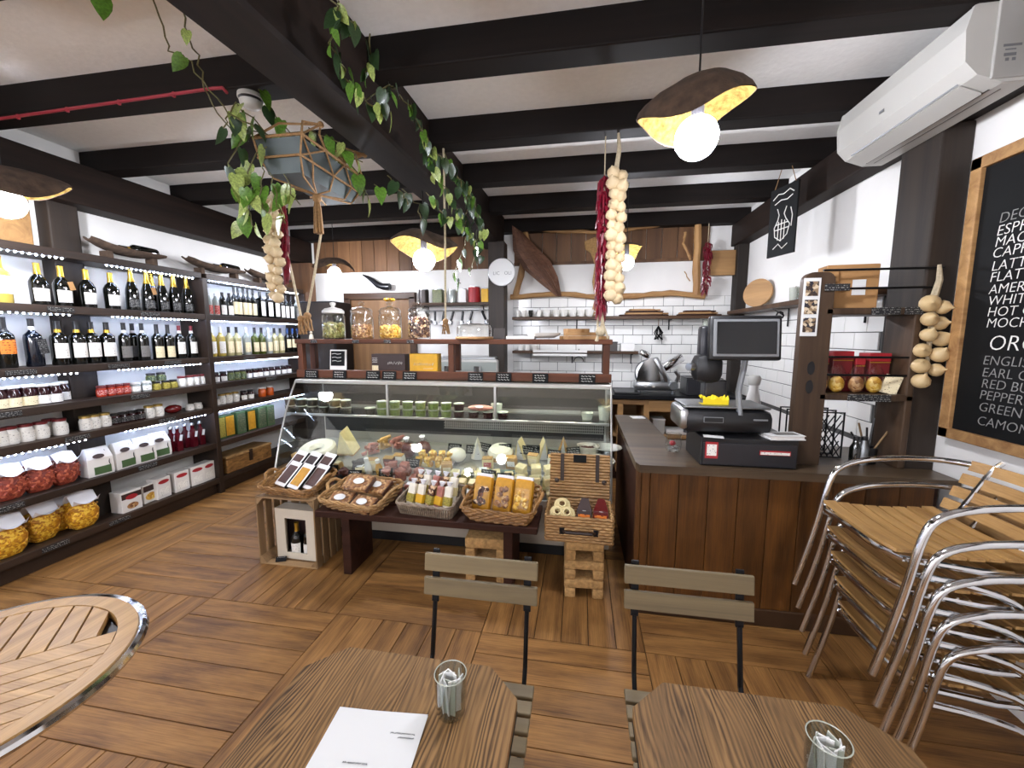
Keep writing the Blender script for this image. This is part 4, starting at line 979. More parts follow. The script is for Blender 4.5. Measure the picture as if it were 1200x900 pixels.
# ================================================================== wooden shelf frame on the counter
FY0, FY1, FZ = 3.08, 3.30, 1.575
fr = thing('counter_shelf', 'reddish wooden shelf frame standing on the glass counter', 'shelf', (CX0, FY0, 1.25))
def fp(name, a, b, m='mahogany', r=.004):
    return part(name, MB().bev([(a[i]+b[i])/2-(CX0, FY0, 1.25)[i] for i in range(3)], [abs(a[i]-b[i]) for i in range(3)], r), m, fr)
xl, xr = ony(345, 400, FY0).x, ony(718, 400, FY0).x
fp('top_board', (xl, FY0, FZ-.038), (xr, FY1, FZ)); fp('bottom_rail', (xl, FY0, 1.25), (xr, FY0+.06, 1.315)); fp('bottom_rail', (xl, FY1-.04, 1.25), (xr, FY1, 1.29))
fp('bottom_board', (xl, FY0+.06, 1.285), (xr, FY1-.04, 1.30), 'black_metal')
for px in (351, 528, 711):
    x = ony(px, 415, FY0).x
    for y in (FY0+.03, FY1-.03): fp('post', (x-.024, y-.024, 1.31), (x+.024, y+.024, FZ-.038), 'mahogany_z')
for (px) in (368, 417, 454, 481): 
    x = ony(px, 405, FY0).x; fp('price_strip', (x-.03, FY0-.004, FZ-.032), (x+.03, FY0+.001, FZ-.006), 'label_black', .001)
def on_top(px, Y=3.18): p = ony(px, 398, Y); return Vector((p.x, Y, FZ+.0005))
# big glass biscuit jars
def biscuit_jar(px, m, fill, shape, label, lidkind, blabel):
    t = thing('biscuit_jar', label, 'jar', on_top(px), 0, 'large glass biscuit jars'); r = .092; h = .215
    part('glass', MB().lathe([(0, .004), (r*.94, 0), (r, .012), (r, h*.86), (r*.93, h*.95), (r*.86, h)], 24), 'glass', t, True)
    rn = random.Random(int(px)); mb = MB(); top = h*fill
    mb.lathe([(0, .012), (r*.82, .012), (r*.82, top*.92), (0, top*.92)], 14)
    k = 0
    while k < 190:
        a = rn.uniform(0, 6.28); z = rn.uniform(.02, top); q = r*.80 if z < top*.9 else r*.8*math.sqrt(rn.random())
        s_ = rn.uniform(.013, .019); ro = Matrix.Rotation(rn.uniform(0, 3), 3, 'X') @ Matrix.Rotation(rn.uniform(0, 3), 3, 'Y')
        mb.ball((q*math.cos(a), q*math.sin(a), z), s_, 6, 4, shape, ro); k += 1
    part('biscuits', mb, m, t, True, kind='stuff')
    ld = part('lid', MB().lathe([(r*.9, h), (r*.97, h+.004), (r*.97, h+.02), (r*.75, h+.04), (r*.3, h+.05), (r*.16, h+.055)], 24), 'glass' if lidkind else 'white_plastic', t, True)
    part('knob', MB().lathe([(r*.16, h+.05), (r*.14, h+.062), (r*.26, h+.075), (r*.26, h+.09), (0, h+.1)], 14), 'glass' if lidkind else 'white_plastic', ld, True)
    if lidkind == 2:
        mb = MB()
        for q in range(9): a = q*.7; mb.ball((.026*math.cos(a), .026*math.sin(a), h+.11), 1, 6, 4, (.022, .008, .014), Matrix.Rotation(a, 3, 'Z'))
        part('bow', mb, 'gold_foil', ld, True)
    return t
biscuit_jar(392, 'biscuit_green', .62, (1, 1, .7), 'glass jar of green biscuits with white lid', 0, '')
biscuit_jar(425, 'biscuit_brown', .54, (1, .9, .6), 'glass jar of light brown biscuits', 1, '')
biscuit_jar(458, 'biscuit_yellow', .50, (1, 1, .8), 'glass jar of yellow biscuits with a gold bow', 2, '')
biscuit_jar(492, 'biscuit_choc', .80, (1, .8, .55), 'glass jar of dark chocolate nougat pieces', 1, '')
t = thing('cake_dome', 'glass cake dome on a wooden board', 'cake stand', on_top(556))
part('board', MB().lathe([(0, 0), (.15, 0), (.155, .008), (.15, .02), (0, .02)], 28), 'board_wood', t, True)
part('dome', MB().lathe([(.14, .02), (.14, .09), (.128, .112), (.10, .122), (0, .124)], 28), 'glass', t, True)
t = thing('card_sign', 'small dark grey sign card beside the cake dome', 'sign', on_top(585))
part('card', MB().bev((0, 0, .045), (.09, .008, .085), .002, rx=R(-15)), 'case_dark', t); part('foot', MB().b2((-.03, -.01, 0), (.03, .03, .006)), 'case_dark', t)
t = thing('marble_board', 'flat white board left of the oval plate', 'board', on_top(611, 3.15)); part('slab', MB().bev((0, 0, .012), (.22, .14, .022), .004), 'white', t)
t = thing('oval_plate', 'pale oval plate on the counter shelf', 'plate', on_top(637, 3.2))
part('plate', MB().lathe([(0, .012), (.08, .01), (.125, .03), (.135, .05), (.128, .05), (.08, .022), (0, .02)], 26), 'ceramic_white', t, True)
def live_board(px, w_, d, z, seed, label):
    rn = random.Random(seed); n = 26; pts = []
    for i in range(n):
        a = 2*PI*i/n; k = 1+rn.uniform(-.07, .07); pts.append((w_/2*k*math.copysign(abs(math.cos(a))**.6, math.cos(a)), d/2*k*math.copysign(abs(math.sin(a))**.6, math.sin(a))))
    p = on_top(px); p.z += z
    solo('wood_platter', MB().prism(pts, 0, .026), 'board_wood', label, 'board', p, rn.uniform(-.15, .15), 'rustic wood platters')
live_board(684, .37, .2, 0, 1, 'lower rustic wooden platter with wavy edge'); live_board(682, .28, .18, .027, 2, 'upper rustic wooden platter stacked on the other')
live_board(676, .2, .13, .054, 3, 'smallest rustic platter on top of the pile')
t = thing('figurine', 'tiny pale figurine at the left end of the counter shelf', 'figurine', on_top(365, 3.12))
part('body', MB().lathe([(0, 0), (.02, 0), (.016, .03), (.009, .045), (0, .046)], 12), 'ceramic', t, True); part('head', MB().ball((0, 0, .055), .012, 10, 8), 'ceramic', t, True)
# boxes and sign inside the frame
def in_frame(px, Y=3.13): p = ony(px, 430, Y); return Vector((p.x, Y, 1.316 if Y < 3.135 else 1.3005))
t = thing('chalk_sign', 'small chalkboard sign in white frame under the biscuit jars', 'sign', in_frame(397, 3.12))
part('frame', MB().bev((0, 0, .085), (.15, .012, .17), .003, rx=R(-6)), 'white', t); part('slate', MB().box((0, -.009, .097), (.125, .004, .125), rx=R(-6)), 'slate', t)
mb = MB()
for k in range(3): mb.tube([(-.05, -.013, .135-k*.03), (-.02, -.013, .139-k*.03), (.0, -.013, .132-k*.03), (.035, -.013, .137-k*.03)], .002, 4)
part('chalk_writing', mb, 'chalk', t)
t = thing('chocolate_box', 'dark brown chocolate box with pale script', 'box', in_frame(458, 3.19)); part('carton', MB().bev((0, 0, .075), (.30, .09, .15), .003), 'box_brown', t)
part('lettering', scribble(.13, .05, 1, .0022, 3), 'chalk', t, loc=(.06, -.046, .075)); part('lettering', scribble(.045, .05, 3, .0015, 4), 'chalk', t, loc=(-.118, -.046, .1))
part('price_panel', MB().b2((-.145, -.047, .01), (-.09, -.044, .055)), 'label_cream', t)
t = thing('gift_box', 'bright yellow gift box with pale script', 'box', in_frame(499, 3.19)); part('carton', MB().bev((0, 0, .078), (.24, .1, .156), .004), 'box_yellow', t)
part('lettering', scribble(.17, .04, 1, .0022, 5), 'cheese_white', t, loc=(.0, -.051, .07)); part('lettering', scribble(.08, .02, 1, .0015, 6), 'cheese_white', t, loc=(.04, -.051, .035))
for i, px in enumerate((365, 398, 437, 456, 480, 557, 590, 633, 688)):
    p = ony(px, 447, FY0-.012); slate_tag(Vector((p.x, FY0-.014, 1.238)), .122, .078, 'black chalk price tag on the shelf rail, %s from the left' % ORD[i], 3, rot=(R(-8), 0, 0), group='price tags along the shelf rail')
# ================================================================== bench, crate, stools, baskets
bench = thing('display_bench', 'low dark wooden bench in front of the glass counter', 'bench', (-1.72, 2.3, 0))
def bp_(name, a, b, m='bench_wood', r=.006): return part(name, MB().bev([(a[i]+b[i])/2-(-1.72, 2.3, 0)[i] for i in range(3)], [abs(a[i]-b[i]) for i in range(3)], r), m, bench)
bp_('top_plank', (-1.72, 2.30, .405), (-.235, 2.47, .45)); bp_('top_plank', (-1.72, 2.474, .405), (-.235, 2.645, .45))
bp_('leg_panel', (-1.55, 2.33, 0), (-1.49, 2.62, .405)); bp_('leg_panel', (-.45, 2.33, 0), (-.39, 2.62, .405))
cr = thing('wooden_crate', 'pale slatted wooden crate standing on its side', 'crate', (-1.98, 2.33, 0)); cw, cdp, ch = .225, .30, .5
for s_ in (-1, 1):
    for k in range(4): part('slat', MB().bev((s_*(cw-.005), .045+k*.078, ch/2), (.01, .058, ch), .002), 'crate_wood', cr)
    for z in (.004+.006, ch-.01):
        pass
for k in range(4):
    part('slat', MB().bev((0, .045+k*.078, .008), (2*cw-.022, .058, .012), .002), 'crate_wood_x', cr); part('slat', MB().bev((0, .045+k*.078, ch-.008), (2*cw-.022, .058, .012), .002), 'crate_wood_x', cr)
for k in range(5): part('back_slat', MB().bev((-.16+k*.08, cdp+.02, ch/2), (.062, .01, ch-.03), .002), 'crate_wood', cr)
for sx in (-1, 1):
    for z in (.016, ch-.016):
        s2 = 1 if z < .2 else -1
        part('corner_block', MB().add([(sx*(cw-.011), .015, z), (sx*(cw-.055), .015, z), (sx*(cw-.011), .015, z+s2*.045), (sx*(cw-.011), .30, z), (sx*(cw-.055), .30, z), (sx*(cw-.011), .30, z+s2*.045)], [(0, 1, 2), (5, 4, 3), (0, 3, 4, 1), (1, 4, 5, 2), (2, 5, 3, 0)]), 'crate_wood', cr)
t = thing('gift_carton', 'pale gift carton with a window inside the crate', 'box', (-1.965, 2.47, .015), R(-2))
mb = MB()
for a, b in (((-.16, -.16, 0), (-.085, -.15, .37)), ((.085, -.16, 0), (.16, -.15, .37)), ((-.085, -.16, 0), (.085, -.15, .045)), ((-.085, -.16, .30), (.085, -.15, .37))): mb.b2((a[0], -.05, a[2]), (b[0], -.04, b[2]))
part('front_panel', mb, 'ceramic', t); part('back_panel', MB().b2((-.16, .05, 0), (.16, .056, .37)), 'box_brown', t)
mb = MB()
for x in (-.157, .157): mb.b2((x-.003, -.04, 0), (x+.003, .05, .37))
mb.b2((-.16, -.04, 0), (.16, .05, .005)).b2((-.16, -.04, .364), (.16, .05, .37)); part('sides', mb, 'ceramic', t)
put(bottle_proto('z', .042, .24, 'wine_glass', 'gold_foil', 'label_white', 'wide', (.02, .42)), (-2.0, 2.475, .022), 0, 'clear liqueur bottle in the gift carton window', 'bottles in the gift carton')
put(bottle_proto('y', .03, .24, 'wine_glass', 'black_foil', 'label_white', 'wine', (.02, .4)), (-1.915, 2.475, .022), 0, 'slim dark bottle in the gift carton window', 'bottles in the gift carton')
slate_tag(Vector((-2.06, 2.37, .016)), .07, .035, 'tiny dark card lying before the gift carton', 1, rot=(R(-40), 0, R(20)), group='loose cards')
def cork_stool(loc, w_, d, h, label, n):
    t = thing('cork_stool', label, 'stool', loc, R(3), 'rough cork stools')
    rn = random.Random(n)
    lv = h/n
    for k in range(n):
        z0 = k*lv
        part('slab', MB().bev((rn.uniform(-.004, .004), 0, z0+lv*.75), (w_+rn.uniform(-.006, .012), d, lv*.48), .012), 'cork', t, True)
        for sx in (-1, 1):
            for sy in (-1, 1): part('foot', MB().bev((sx*(w_/2-.033), sy*(d/2-.035), z0+lv*.255), (.066, .07, lv*.52), .01), 'cork', t, True)
cork_stool((.045, 2.45, 0), .235, .22, .365, 'rough cork stool under the wicker hamper', 3)
cork_stool(onz(568, 682, 0)+Vector((0, .12, 0)), .27, .24, .30, 'rough cork stool tucked under the dark bench', 2)
# woven baskets
def basket(loc, w_, d, h, flare, m, label, rz=0, tilt=0, rows=7, up=False, handles=True):
    t = thing('wicker_basket', label, 'basket', loc, rz, 'open wicker baskets of sweets', rot=(tilt, 0, rz))
    n = 84; body = MB(); rt = .0085 if not up else .0048
    if not up:
        for k in range(rows):
            f = k/(rows-1); lp = resample(rrect(w_+flare*2*f, d+flare*2*f, .05), n)
            body.tube([(p.x*(1+(.02 if (i//2+k) % 2 else -.02)), p.y*(1+(.03 if (i//2+k) % 2 else -.03)), .012+f*(h-.02)) for i, p in enumerate(lp)], h/rows*.62, 5, True)
    else:
        lo = resample(rrect(w_, d, .03), n); hi = resample(rrect(w_+2*flare, d+2*flare, .03), n)
        for a, b in zip(lo, hi): body.tube([(a.x, a.y, .006), (b.x, b.y, h-.004)], .0062, 5)
        for f in (.05, .5): lp = [a.lerp(b, f) for a, b in zip(lo, hi)]; body.tube([(p.x*.985, p.y*.98, f*h+.006) for p in lp], .006, 5, True)
    part('weave', body, m, t, True, kind='stuff')
    lp = resample(rrect(w_+flare*2, d+flare*2, .05 if not up else .03), n)
    rim = MB()
    for ph in (0, PI): rim.tube([(p.x, p.y+.006*math.cos(i*.9+ph), h+.006*math.sin(i*.9+ph)) for i, p in enumerate(lp)], .0075, 5, True)
    part('rim', rim, m, t, True)
    bs = rrect(w_-.01, d-.01, .045); part('base', MB().prism(bs, .004, .02), m, t)
    if handles:
        for s_ in (-1, 1): part('handle', MB().tube([(s_*(w_/2+flare), -.07, h), (s_*(w_/2+flare+.025), -.04, h+.03), (s_*(w_/2+flare+.03), 0, h+.038), (s_*(w_/2+flare+.025), .04, h+.03), (s_*(w_/2+flare), .07, h)], .011, 7), m, t, True)
    return t
TB = R(9)
b1 = basket((-1.985, 2.52, .502), .36, .26, .085, .035, 'wicker', 'brown wicker basket of boxed chocolate bars on the crate', R(-4), TB)
b2 = basket((-1.46, 2.47, .452), .37, .27, .10, .045, 'wicker_light', 'golden wicker basket of biscuit trays on the bench', R(-10), TB)
b3 = basket((-.955, 2.475, .452), .36, .26, .10, .015, 'wicker_grey', 'grey upright-woven basket of nougat bars on the bench', R(-6), TB, up=True, handles=False)
b4 = basket((-.475, 2.47, .452), .37, .27, .12, .045, 'wicker', 'brown wicker basket of biscuit bags on the bench', R(-4), TB)
def inb(b, x, y, z): return b.matrix_world_l @ Vector((x, y, z))
def bm_(b): return Matrix.Translation(b.location) @ b.rotation_euler.to_matrix().to_4x4()
def in_basket(b, name, label, cat, loc, rot, parts, group):
    mtx = bm_(b) @ Matrix.Translation(loc) @ (Matrix.Rotation(rot[2], 4, 'Z') @ Matrix.Rotation(rot[0], 4, 'X') @ Matrix.Rotation(rot[1], 4, 'Y'))
    t = thing(name, label, cat, mtx.to_translation(), 0, group, rot=mtx.to_euler())
    for (nm, mb, m, *sm) in parts: part(nm, mb, m, t, bool(sm and sm[0]))
G1 = 'boxed chocolate bars in the first basket'
for i, (x, y, c, nm) in enumerate(((-.135, -.04, 'choc_bar', 'dark'), (-.01, -.06, 'mustard', 'yellow'), (.11, -.05, 'choc_bar', 'dark'), (-.17, .075, 'choc_bar', 'dark'), (-.045, .07, 'box_brown', 'brown'), (.08, .075, 'choc_bar', 'dark'))):
    in_basket(b1, 'chocolate_box', '%s chocolate bar in white frame box, %s in the first basket' % (nm, ORD[i]), 'chocolate', (x, y, .03+.03*(y > 0)), (R(-56), 0, R(-16)),
      [('frame', MB().bev((0, 0, .10), (.12, .018, .20), .002), 'white'), ('bar', MB().b2((-.045, -.0125, .025), (.045, -.008, .165)), c), ('side', MB().b2((.06, -.008, 0), (.064, .009, .2)), 'slate')], G1)
G2 = 'clear biscuit trays with white oval labels'
for i, (x, y, z, rz) in enumerate(((-.10, -.09, .05, .1), (.09, -.10, .05, -.1), (-.10, .07, .09, .15), (.09, .06, .09, -.05), (.0, -.0, .135, .02))):
    in_basket(b2, 'biscuit_tray', 'clear tray of brown biscuits with white oval label, %s in the second basket' % ORD[i], 'biscuits', (x, y, z), (R(18), 0, rz),
      [('biscuits', MB().bev((0, 0, .018), (.165, .12, .034), .008), 'biscuit_brown'), ('film', MB().bev((0, 0, .02), (.175, .13, .044), .006), 'bag_plastic'), ('label', MB().lathe([(0, .043), (.042, .043), (.042, .0445), (0, .0445)], 20).move(Matrix.Diagonal((1, .62, 1, 1))), 'paper'), ('end_fold', MB().b2((.085, -.06, .004), (.092, .06, .03)), 'choc_bar')], G2)
G3 = 'wrapped nougat bars in the grey basket'
for i in range(10):
    x, y = -.135+(i % 5)*.066, -.08+(i//5)*.085
    in_basket(b3, 'nougat_bar', 'wrapped nougat bar, %s of the %s row in the grey basket' % (ORD[i % 5], ('front', 'back')[i//5]), 'sweets', (x, y, .022+.025*(i//5)), (R(-24), 0, R(-14+rnd.uniform(-8, 8))),
      [('bar', MB().bev((0, 0, .085), (.054, .03, .17), .008), 'biscuit_choc' if i % 3 == 2 else 'meat_pink' if i % 4 == 3 else 'cheese_white'), ('wrapper_band', MB().b2((-.0275, -.0165, .05), (.0275, .0165, .105)), 'label_yellow' if i % 2 == 0 else 'box_yellow' if i < 5 else 'cheese'), ('twist', MB().lathe([(.008, .17), (.022, .2), (0, .2)], 8), 'bag_white')], G3)
G4 = 'orange biscuit bags in the last basket'
for i, (x, c) in enumerate(((-.14, 'biscuit_choc'), (.0, 'biscuit_brown'), (.13, 'biscuit_yellow'))):
    mb = MB()
    for k in range(11): mb.ball((rnd.uniform(-.036, .036), -.034+rnd.uniform(-.004, .002), rnd.uniform(.04, .15)), 1, 8, 5, (.022, .012, .017), Matrix.Rotation(rnd.uniform(0, 3), 3, 'Y'))
    in_basket(b4, 'biscuit_bag', '%s bag with a window of swirled biscuits' % ('left orange', 'middle orange', 'right orange')[i], 'biscuits', (x, -.04, .03), (R(-28), 0, R(-6)),
      [('bag', MB().bev((0, 0, .11), (.125, .06, .22), .022), 'mustard', 1), ('biscuits', mb, c, 1), ('window', MB().bev((0, -.034, .095), (.1, .022, .15), .008), 'bag_plastic'), ('crimp', MB().b2((-.055, -.012, .215), (.055, .012, .235)), 'bag_white')], G4)
# hamper on the stool
hx, hy, hz = .012, 2.46, .366
hm = thing('wicker_hamper', 'open wicker hamper with leather straps on the cork stool', 'hamper', (hx, hy, hz))
def weave_panel(w_, h, rows, strands=14):
    mb = MB()
    for k in range(rows): mb.tube([((i/strands-.5)*w_, .004*(1 if (i+k) % 2 else -1), (k+.5)*h/rows) for i in range(strands*2+1) if i <= strands], h/rows*.56, 5)
    return mb
for nm, mb, loc, rot in (('front_wall', weave_panel(.39, .16, 9), (0, -.14, .005), (0, 0, 0)), ('back_wall', weave_panel(.39, .16, 9), (0, .14, .005), (0, 0, 0)), ('side_wall', weave_panel(.28, .16, 9), (-.195, 0, .005), (0, 0, PI/2)), ('side_wall', weave_panel(.28, .16, 9), (.195, 0, .005), (0, 0, PI/2))):
    part(nm, mb, 'wicker_light', hm, True, loc=loc, rot=rot)
part('base', MB().bev((0, 0, .008), (.39, .28, .016), .004), 'wicker_light', hm)
lid = part('lid', weave_panel(.39, .29, 15), 'wicker_light', hm, True, loc=(0, .155, .165), rot=(R(-8), 0, 0))
for x in (-.115, .115): part('strap', MB().bev((x, -.013, .20), (.024, .006, .18), .002), 'leather', lid)
for x in (-.15, .16): part('stud', MB().lathe([(.016, -.006), (.016, 0), (0, .004)], 10).move(Matrix.Translation((x, -.012, .11)) @ Matrix.Rotation(R(90), 4, 'X')), 'leather', lid)
part('price_tag', MB().bev((.0, -.014, .26), (.085, .005, .05), .002), 'slate', lid)
part('handle', MB().tube([(-.09, -.15, .075), (-.075, -.175, .08), (.075, -.175, .08), (.09, -.15, .075)], .010, 7), 'leather', hm, True)
for x in (-.1, .1): part('handle_plate', MB().bev((x, -.149, .075), (.03, .008, .04), .003), 'black_metal', hm)
for i, (x, y) in enumerate(((-.13, -.07), (-.075, -.075), (-.105, -.02))):
    t = thing('pasta_nest', 'coiled pale pasta nest, %s in the hamper' % ORD[i], 'pasta', (hx+x, hy+y, hz+.15+.03*(i == 2)), 0, 'pasta nests in the hamper', rot=(R(40), 0, 0))
    mb = MB()
    for k in range(4): mb.tube([((.046-.008*k)*math.cos(a*.314), (.046-.008*k)*math.sin(a*.314), .008*k) for a in range(20)], .0055, 5, True)
    part('nest', mb, 'cheese', t, True)
for i, x in enumerate((.03, .13)):
    t = thing('spice_pack', '%s orange-brown pointed pack in the hamper' % ('left', 'right')[i], 'packet', (hx+x, hy-.06, hz+.04), 0, 'pointed packs in the hamper', rot=(R(-14), 0, R(-6)))
    part('pack', MB().add([(-.045, -.025, 0), (.045, -.025, 0), (.045, .025, 0), (-.045, .025, 0), (-.045, -.025, .13), (.045, -.025, .13), (.045, .025, .13), (-.045, .025, .13), (-.02, 0, .2), (.02, 0, .2)],
         [(3, 2, 1, 0), (0, 1, 5, 4), (1, 2, 6, 5), (2, 3, 7, 6), (3, 0, 4, 7), (4, 5, 9, 8), (5, 6, 9), (6, 7, 8, 9), (7, 4, 8)]), 'jam_red' if i else 'box_brown', t)
    part('label', MB().b2((-.036, -.0268, .07), (.036, -.024, .105)), 'label_orange', t); part('emblem', MB().b2((-.01, -.0268, .145-.02), (.01, -.024, .128)), 'paper', t)
# ================================================================== service counter on the right
ct = thing('service_counter', 'wooden till counter with vertical pine boards and dark top', 'counter', (.34, 2.26, 0))
def kp(name, a, b, m, r=.005, parent=None): return part(name, MB().bev([(a[i]+b[i])/2-(.34, 2.26, 0)[i] for i in range(3)], [abs(a[i]-b[i]) for i in range(3)], r), m, parent or ct)
xs = [.352]+[.40+.152*i for i in range(10)]
for a, b in zip(xs, xs[1:]): kp('board', (a+.0015, 2.268, .10), (min(b, 1.81)-.0015, 2.292, .856), 'counter_board', .003)
kp('plinth', (.36, 2.262, 0), (1.81, 2.29, .10), 'counter_trim'); kp('carcass', (.365, 2.292, .02), (1.80, 2.78, .85), 'bench_wood'); kp('corner_post', (.325, 2.262, 0), (.352, 2.30, .856), 'counter_board')
kp('side_panel', (.34, 2.30, 0), (.362, 3.62, .85), 'bench_wood'); kp('wing_carcass', (.362, 2.79, .02), (.57, 3.62, .85), 'bench_wood')
tp = [(.318, 3.66), (.318, 2.275), (.335, 2.225), (1.84, 2.225), (1.84, 2.82), (.60, 2.82), (.575, 3.66)]
part('worktop', MB().prism([(x-.34, y-2.26) for x, y in tp], .856, .90), 'counter_top', ct)
CT = .9005
t = thing('coaster', 'white card at the far end of the counter wing', 'card', (ony(747, 490, 3.55).x, 3.55, CT), .2); part('card', MB().bev((0, 0, .003), (.11, .09, .006), .001), 'paper', t)
# tip jar
t = thing('tip_jar', 'glass jar with a red sweet beside the till', 'jar', onz(795, 531, CT)+Vector((-.02, .05, 0)))
part('glass', MB().lathe([(0, .002), (.036, 0), (.046, .02), (.048, .05), (.042, .085), (.044, .105)], 20), 'glass', t, True); part('rim', MB().lathe([(.042, .1), (.047, .104), (.042, .108)], 20), 'glass', t, True)
part('sweet', MB().ball((-.008, -.01, .05), 1, 8, 6, (.02, .016, .016)), 'red', t, True)
mb = MB()
for k in range(12): a = rnd.uniform(0, 6.3); mb.ball((.024*math.cos(a), .024*math.sin(a), .012+rnd.uniform(0, .014)), .009, 6, 4, (1, 1, .4))
part('coins', mb, 'steel', t, True)
# cash drawer
dx0, dx1 = .655, 1.135
t = thing('cash_drawer', 'black cash drawer under the scale', 'cash drawer', ((dx0+dx1)/2, 2.262, CT)); wd = dx1-dx0
part('case', MB().bev((0, .165, .078), (wd, .31, .155), .006), 'black_plastic', t); part('drawer_front', MB().bev((0, .006, .07), (wd-.02, .012, .12), .003), 'dark_plastic', t)
st_ = part('sticker', MB().b2((-wd/2+.02, -.0025, .045), (-wd/2+.085, .0, .135)), 'red', t); part('sticker_print', MB().b2((-wd/2+.028, -.0035, .06), (-wd/2+.077, -.002, .122)), 'label_white', st_)
st_ = part('sticker', MB().b2((.05, -.0025, .075), (.20, .0, .10)), 'red', t); part('sticker_print', MB().b2((.054, -.0035, .078), (.196, -.002, .092)), 'label_white', st_)
# scale with display
t = thing('label_scale', 'black counter scale with raised customer screen', 'scale', (.80, 2.31, CT+.158))
part('body', MB().bev((0, .14, .075), (.47, .28, .135), .045), 'black_plastic', t, True); part('side_trim', MB().bev((-.222, .14, .085), (.05, .27, .12), .035), 'steel', t, True)
part('pan', MB().bev((0, .16, .152), (.44, .27, .014), .006), 'dull_steel', t, True)
for x in (-.2, .2): part('foot', MB().cyl((x, .06, 0), (x, .06, .02), .015, 10), 'dark_plastic', t)
pn = part('badge', MB().b2((-.13, -.014, .075), (-.03, -.008, .105)), 'grey_plastic', t); part('badge_inset', MB().b2((-.126, -.016, .078), (-.034, -.012, .102)), 'black_plastic', pn); part('badge', MB().b2((.12, -.013, .092), (.19, -.008, .1)), 'grey_plastic', t)
part('post', MB().tube([(.06, .02, .11), (.065, .07, .24), (.09, .09, .36), (.10, .09, .46)], .026, 8, flat=.55), 'grey_plastic', t, True)
sc_ = part('screen_housing', MB().bev((.07, .06, .53), (.36, .05, .24), .012, rx=R(-6)), 'black_plastic', t, True); part('bezel', MB().bev((.07, .03, .532), (.325, .012, .2), .004, rx=R(-6)), 'grey_plastic', sc_); part('screen', MB().bev((.07, .0225, .533), (.295, .006, .172), .002, rx=R(-6)), 'screen', sc_)
part('printer', MB().bev((-.08, .16, .36), (.16, .14, .17), .05), 'black_plastic', t, True); part('printer_stand', MB().bev((-.1, .17, .48), (.06, .08, .24), .02), 'dark_plastic', t, True); part('knob', MB().cyl((-.17, .1, .37), (-.2, .08, .37), .022, 10), 'steel', t, True)
part('column', MB().bev((-.02, .22, .21), (.12, .1, .16), .01), 'dark_plastic', t)
t = thing('cleaning_cloth', 'folded bright yellow cloth on the scale', 'cloth', (.80-.05, 2.42, CT+.318), .1); mb = MB(); nx, ny = 10, 5
mb.add([((i/nx-.5)*.14, (j/ny-.5)*.07, .02+.02*math.sin(i*1.3+j)*math.sin(j*1.1+.4)+.012) for j in range(ny+1) for i in range(nx+1)]+[((i/nx-.5)*.14, (j/ny-.5)*.07, 0) for j in range(ny+1) for i in range(nx+1)],
       [(j*(nx+1)+i, j*(nx+1)+i+1, (j+1)*(nx+1)+i+1, (j+1)*(nx+1)+i) for j in range(ny) for i in range(nx)]+[((nx+1)*(ny+1)+j*(nx+1)+i, (nx+1)*(ny+1)+(j+1)*(nx+1)+i, (nx+1)*(ny+1)+(j+1)*(nx+1)+i+1, (nx+1)*(ny+1)+j*(nx+1)+i+1) for j in range(ny) for i in range(nx)]+
       [(i, (nx+1)*(ny+1)+i, (nx+1)*(ny+1)+i+1, i+1) for i in range(nx)])
part('cloth', mb, 'yellow_cloth', t)
t = thing('notebook', 'pale booklet lying on the cash drawer', 'book', (1.075, 2.318, CT+.157), R(8)); part('cover', MB().bev((0, 0, .003), (.18, .1, .006), .001), 'paper', t); part('pages', MB().bev((0, 0, .013), (.17, .094, .014), .002), 'white', t); part('cover', MB().bev((0, 0, .0225), (.18, .1, .004), .001), 'paper', t); part('print', MB().b2((-.05, -.03, .0245), (.07, .03, .0252)), 'label_grey', t)
t = thing('receipt', 'white slip on the cash drawer edge', 'paper', (.72, 2.285, CT+.157), R(-12)); part('sheet', MB().bev((0, 0, .002), (.1, .05, .003), .001), 'paper', t)
t = thing('white_bottle', 'white squeeze bottle behind the scale', 'bottle', (1.12, 2.86, .0+CT-.0), 0); t.location = (1.10, 2.78, CT); part('bottle', MB().lathe([(0, 0), (.05, 0), (.052, .2), (.04, .3), (.028, .36), (.028, .4), (0, .4)], 16), 'white', t, True); part('cap', MB().lathe([(.032, .39), (.04, .43), (.03, .45), (0, .45)], 14), 'white_plastic', t, True)
# ------------------------------------------------------------------ rack on the counter
RY = 2.38
rk = thing('counter_rack', 'brown wooden rack with iron rails on the counter', 'rack', (1.12, RY, CT))
def rp(name, a, b, m='rack_wood', r=.006): return part(name, MB().bev([(a[i]+b[i])/2-(1.12, RY, CT)[i] for i in range(3)], [abs(a[i]-b[i]) for i in range(3)], r), m, rk)
post = MB(); n = 10
outline = [(-.0, .0), (.145, 0)]+[(.1+.045*math.cos(a), .985+.045*math.sin(a)) for a in [PI/2*i/6 for i in range(7)]]+[(.045+.045*math.cos(a), .985+.045*math.sin(a)) for a in [PI/2+PI/2*i/6 for i in range(7)]]
post.add([(x, y, z) for y in (0, .045) for (x, z) in outline], [tuple(range(len(outline))), tuple(range(2*len(outline)-1, len(outline)-1, -1))]+[(i, len(outline)+i, len(outline)+(i+1) % len(outline), (i+1) % len(outline)) for i in range(len(outline))])
part('side_board', post.move(Matrix.Translation((.03, 0, 0))), 'rack_wood', rk)
for z in (.43, .53): part('finger_hole', MB().lathe([(0, 0), (1, 0), (1, .003), (0, .003)], 20).move(Matrix.Translation((.095, .001, z)) @ Matrix.Rotation(PI/2, 4, 'X') @ Matrix.Diagonal((.018, .036, 1, 1))), 'black_plastic', rk)
rp('side_board', (1.67, RY+.0, CT), (1.705, RY+.2, 1.72))
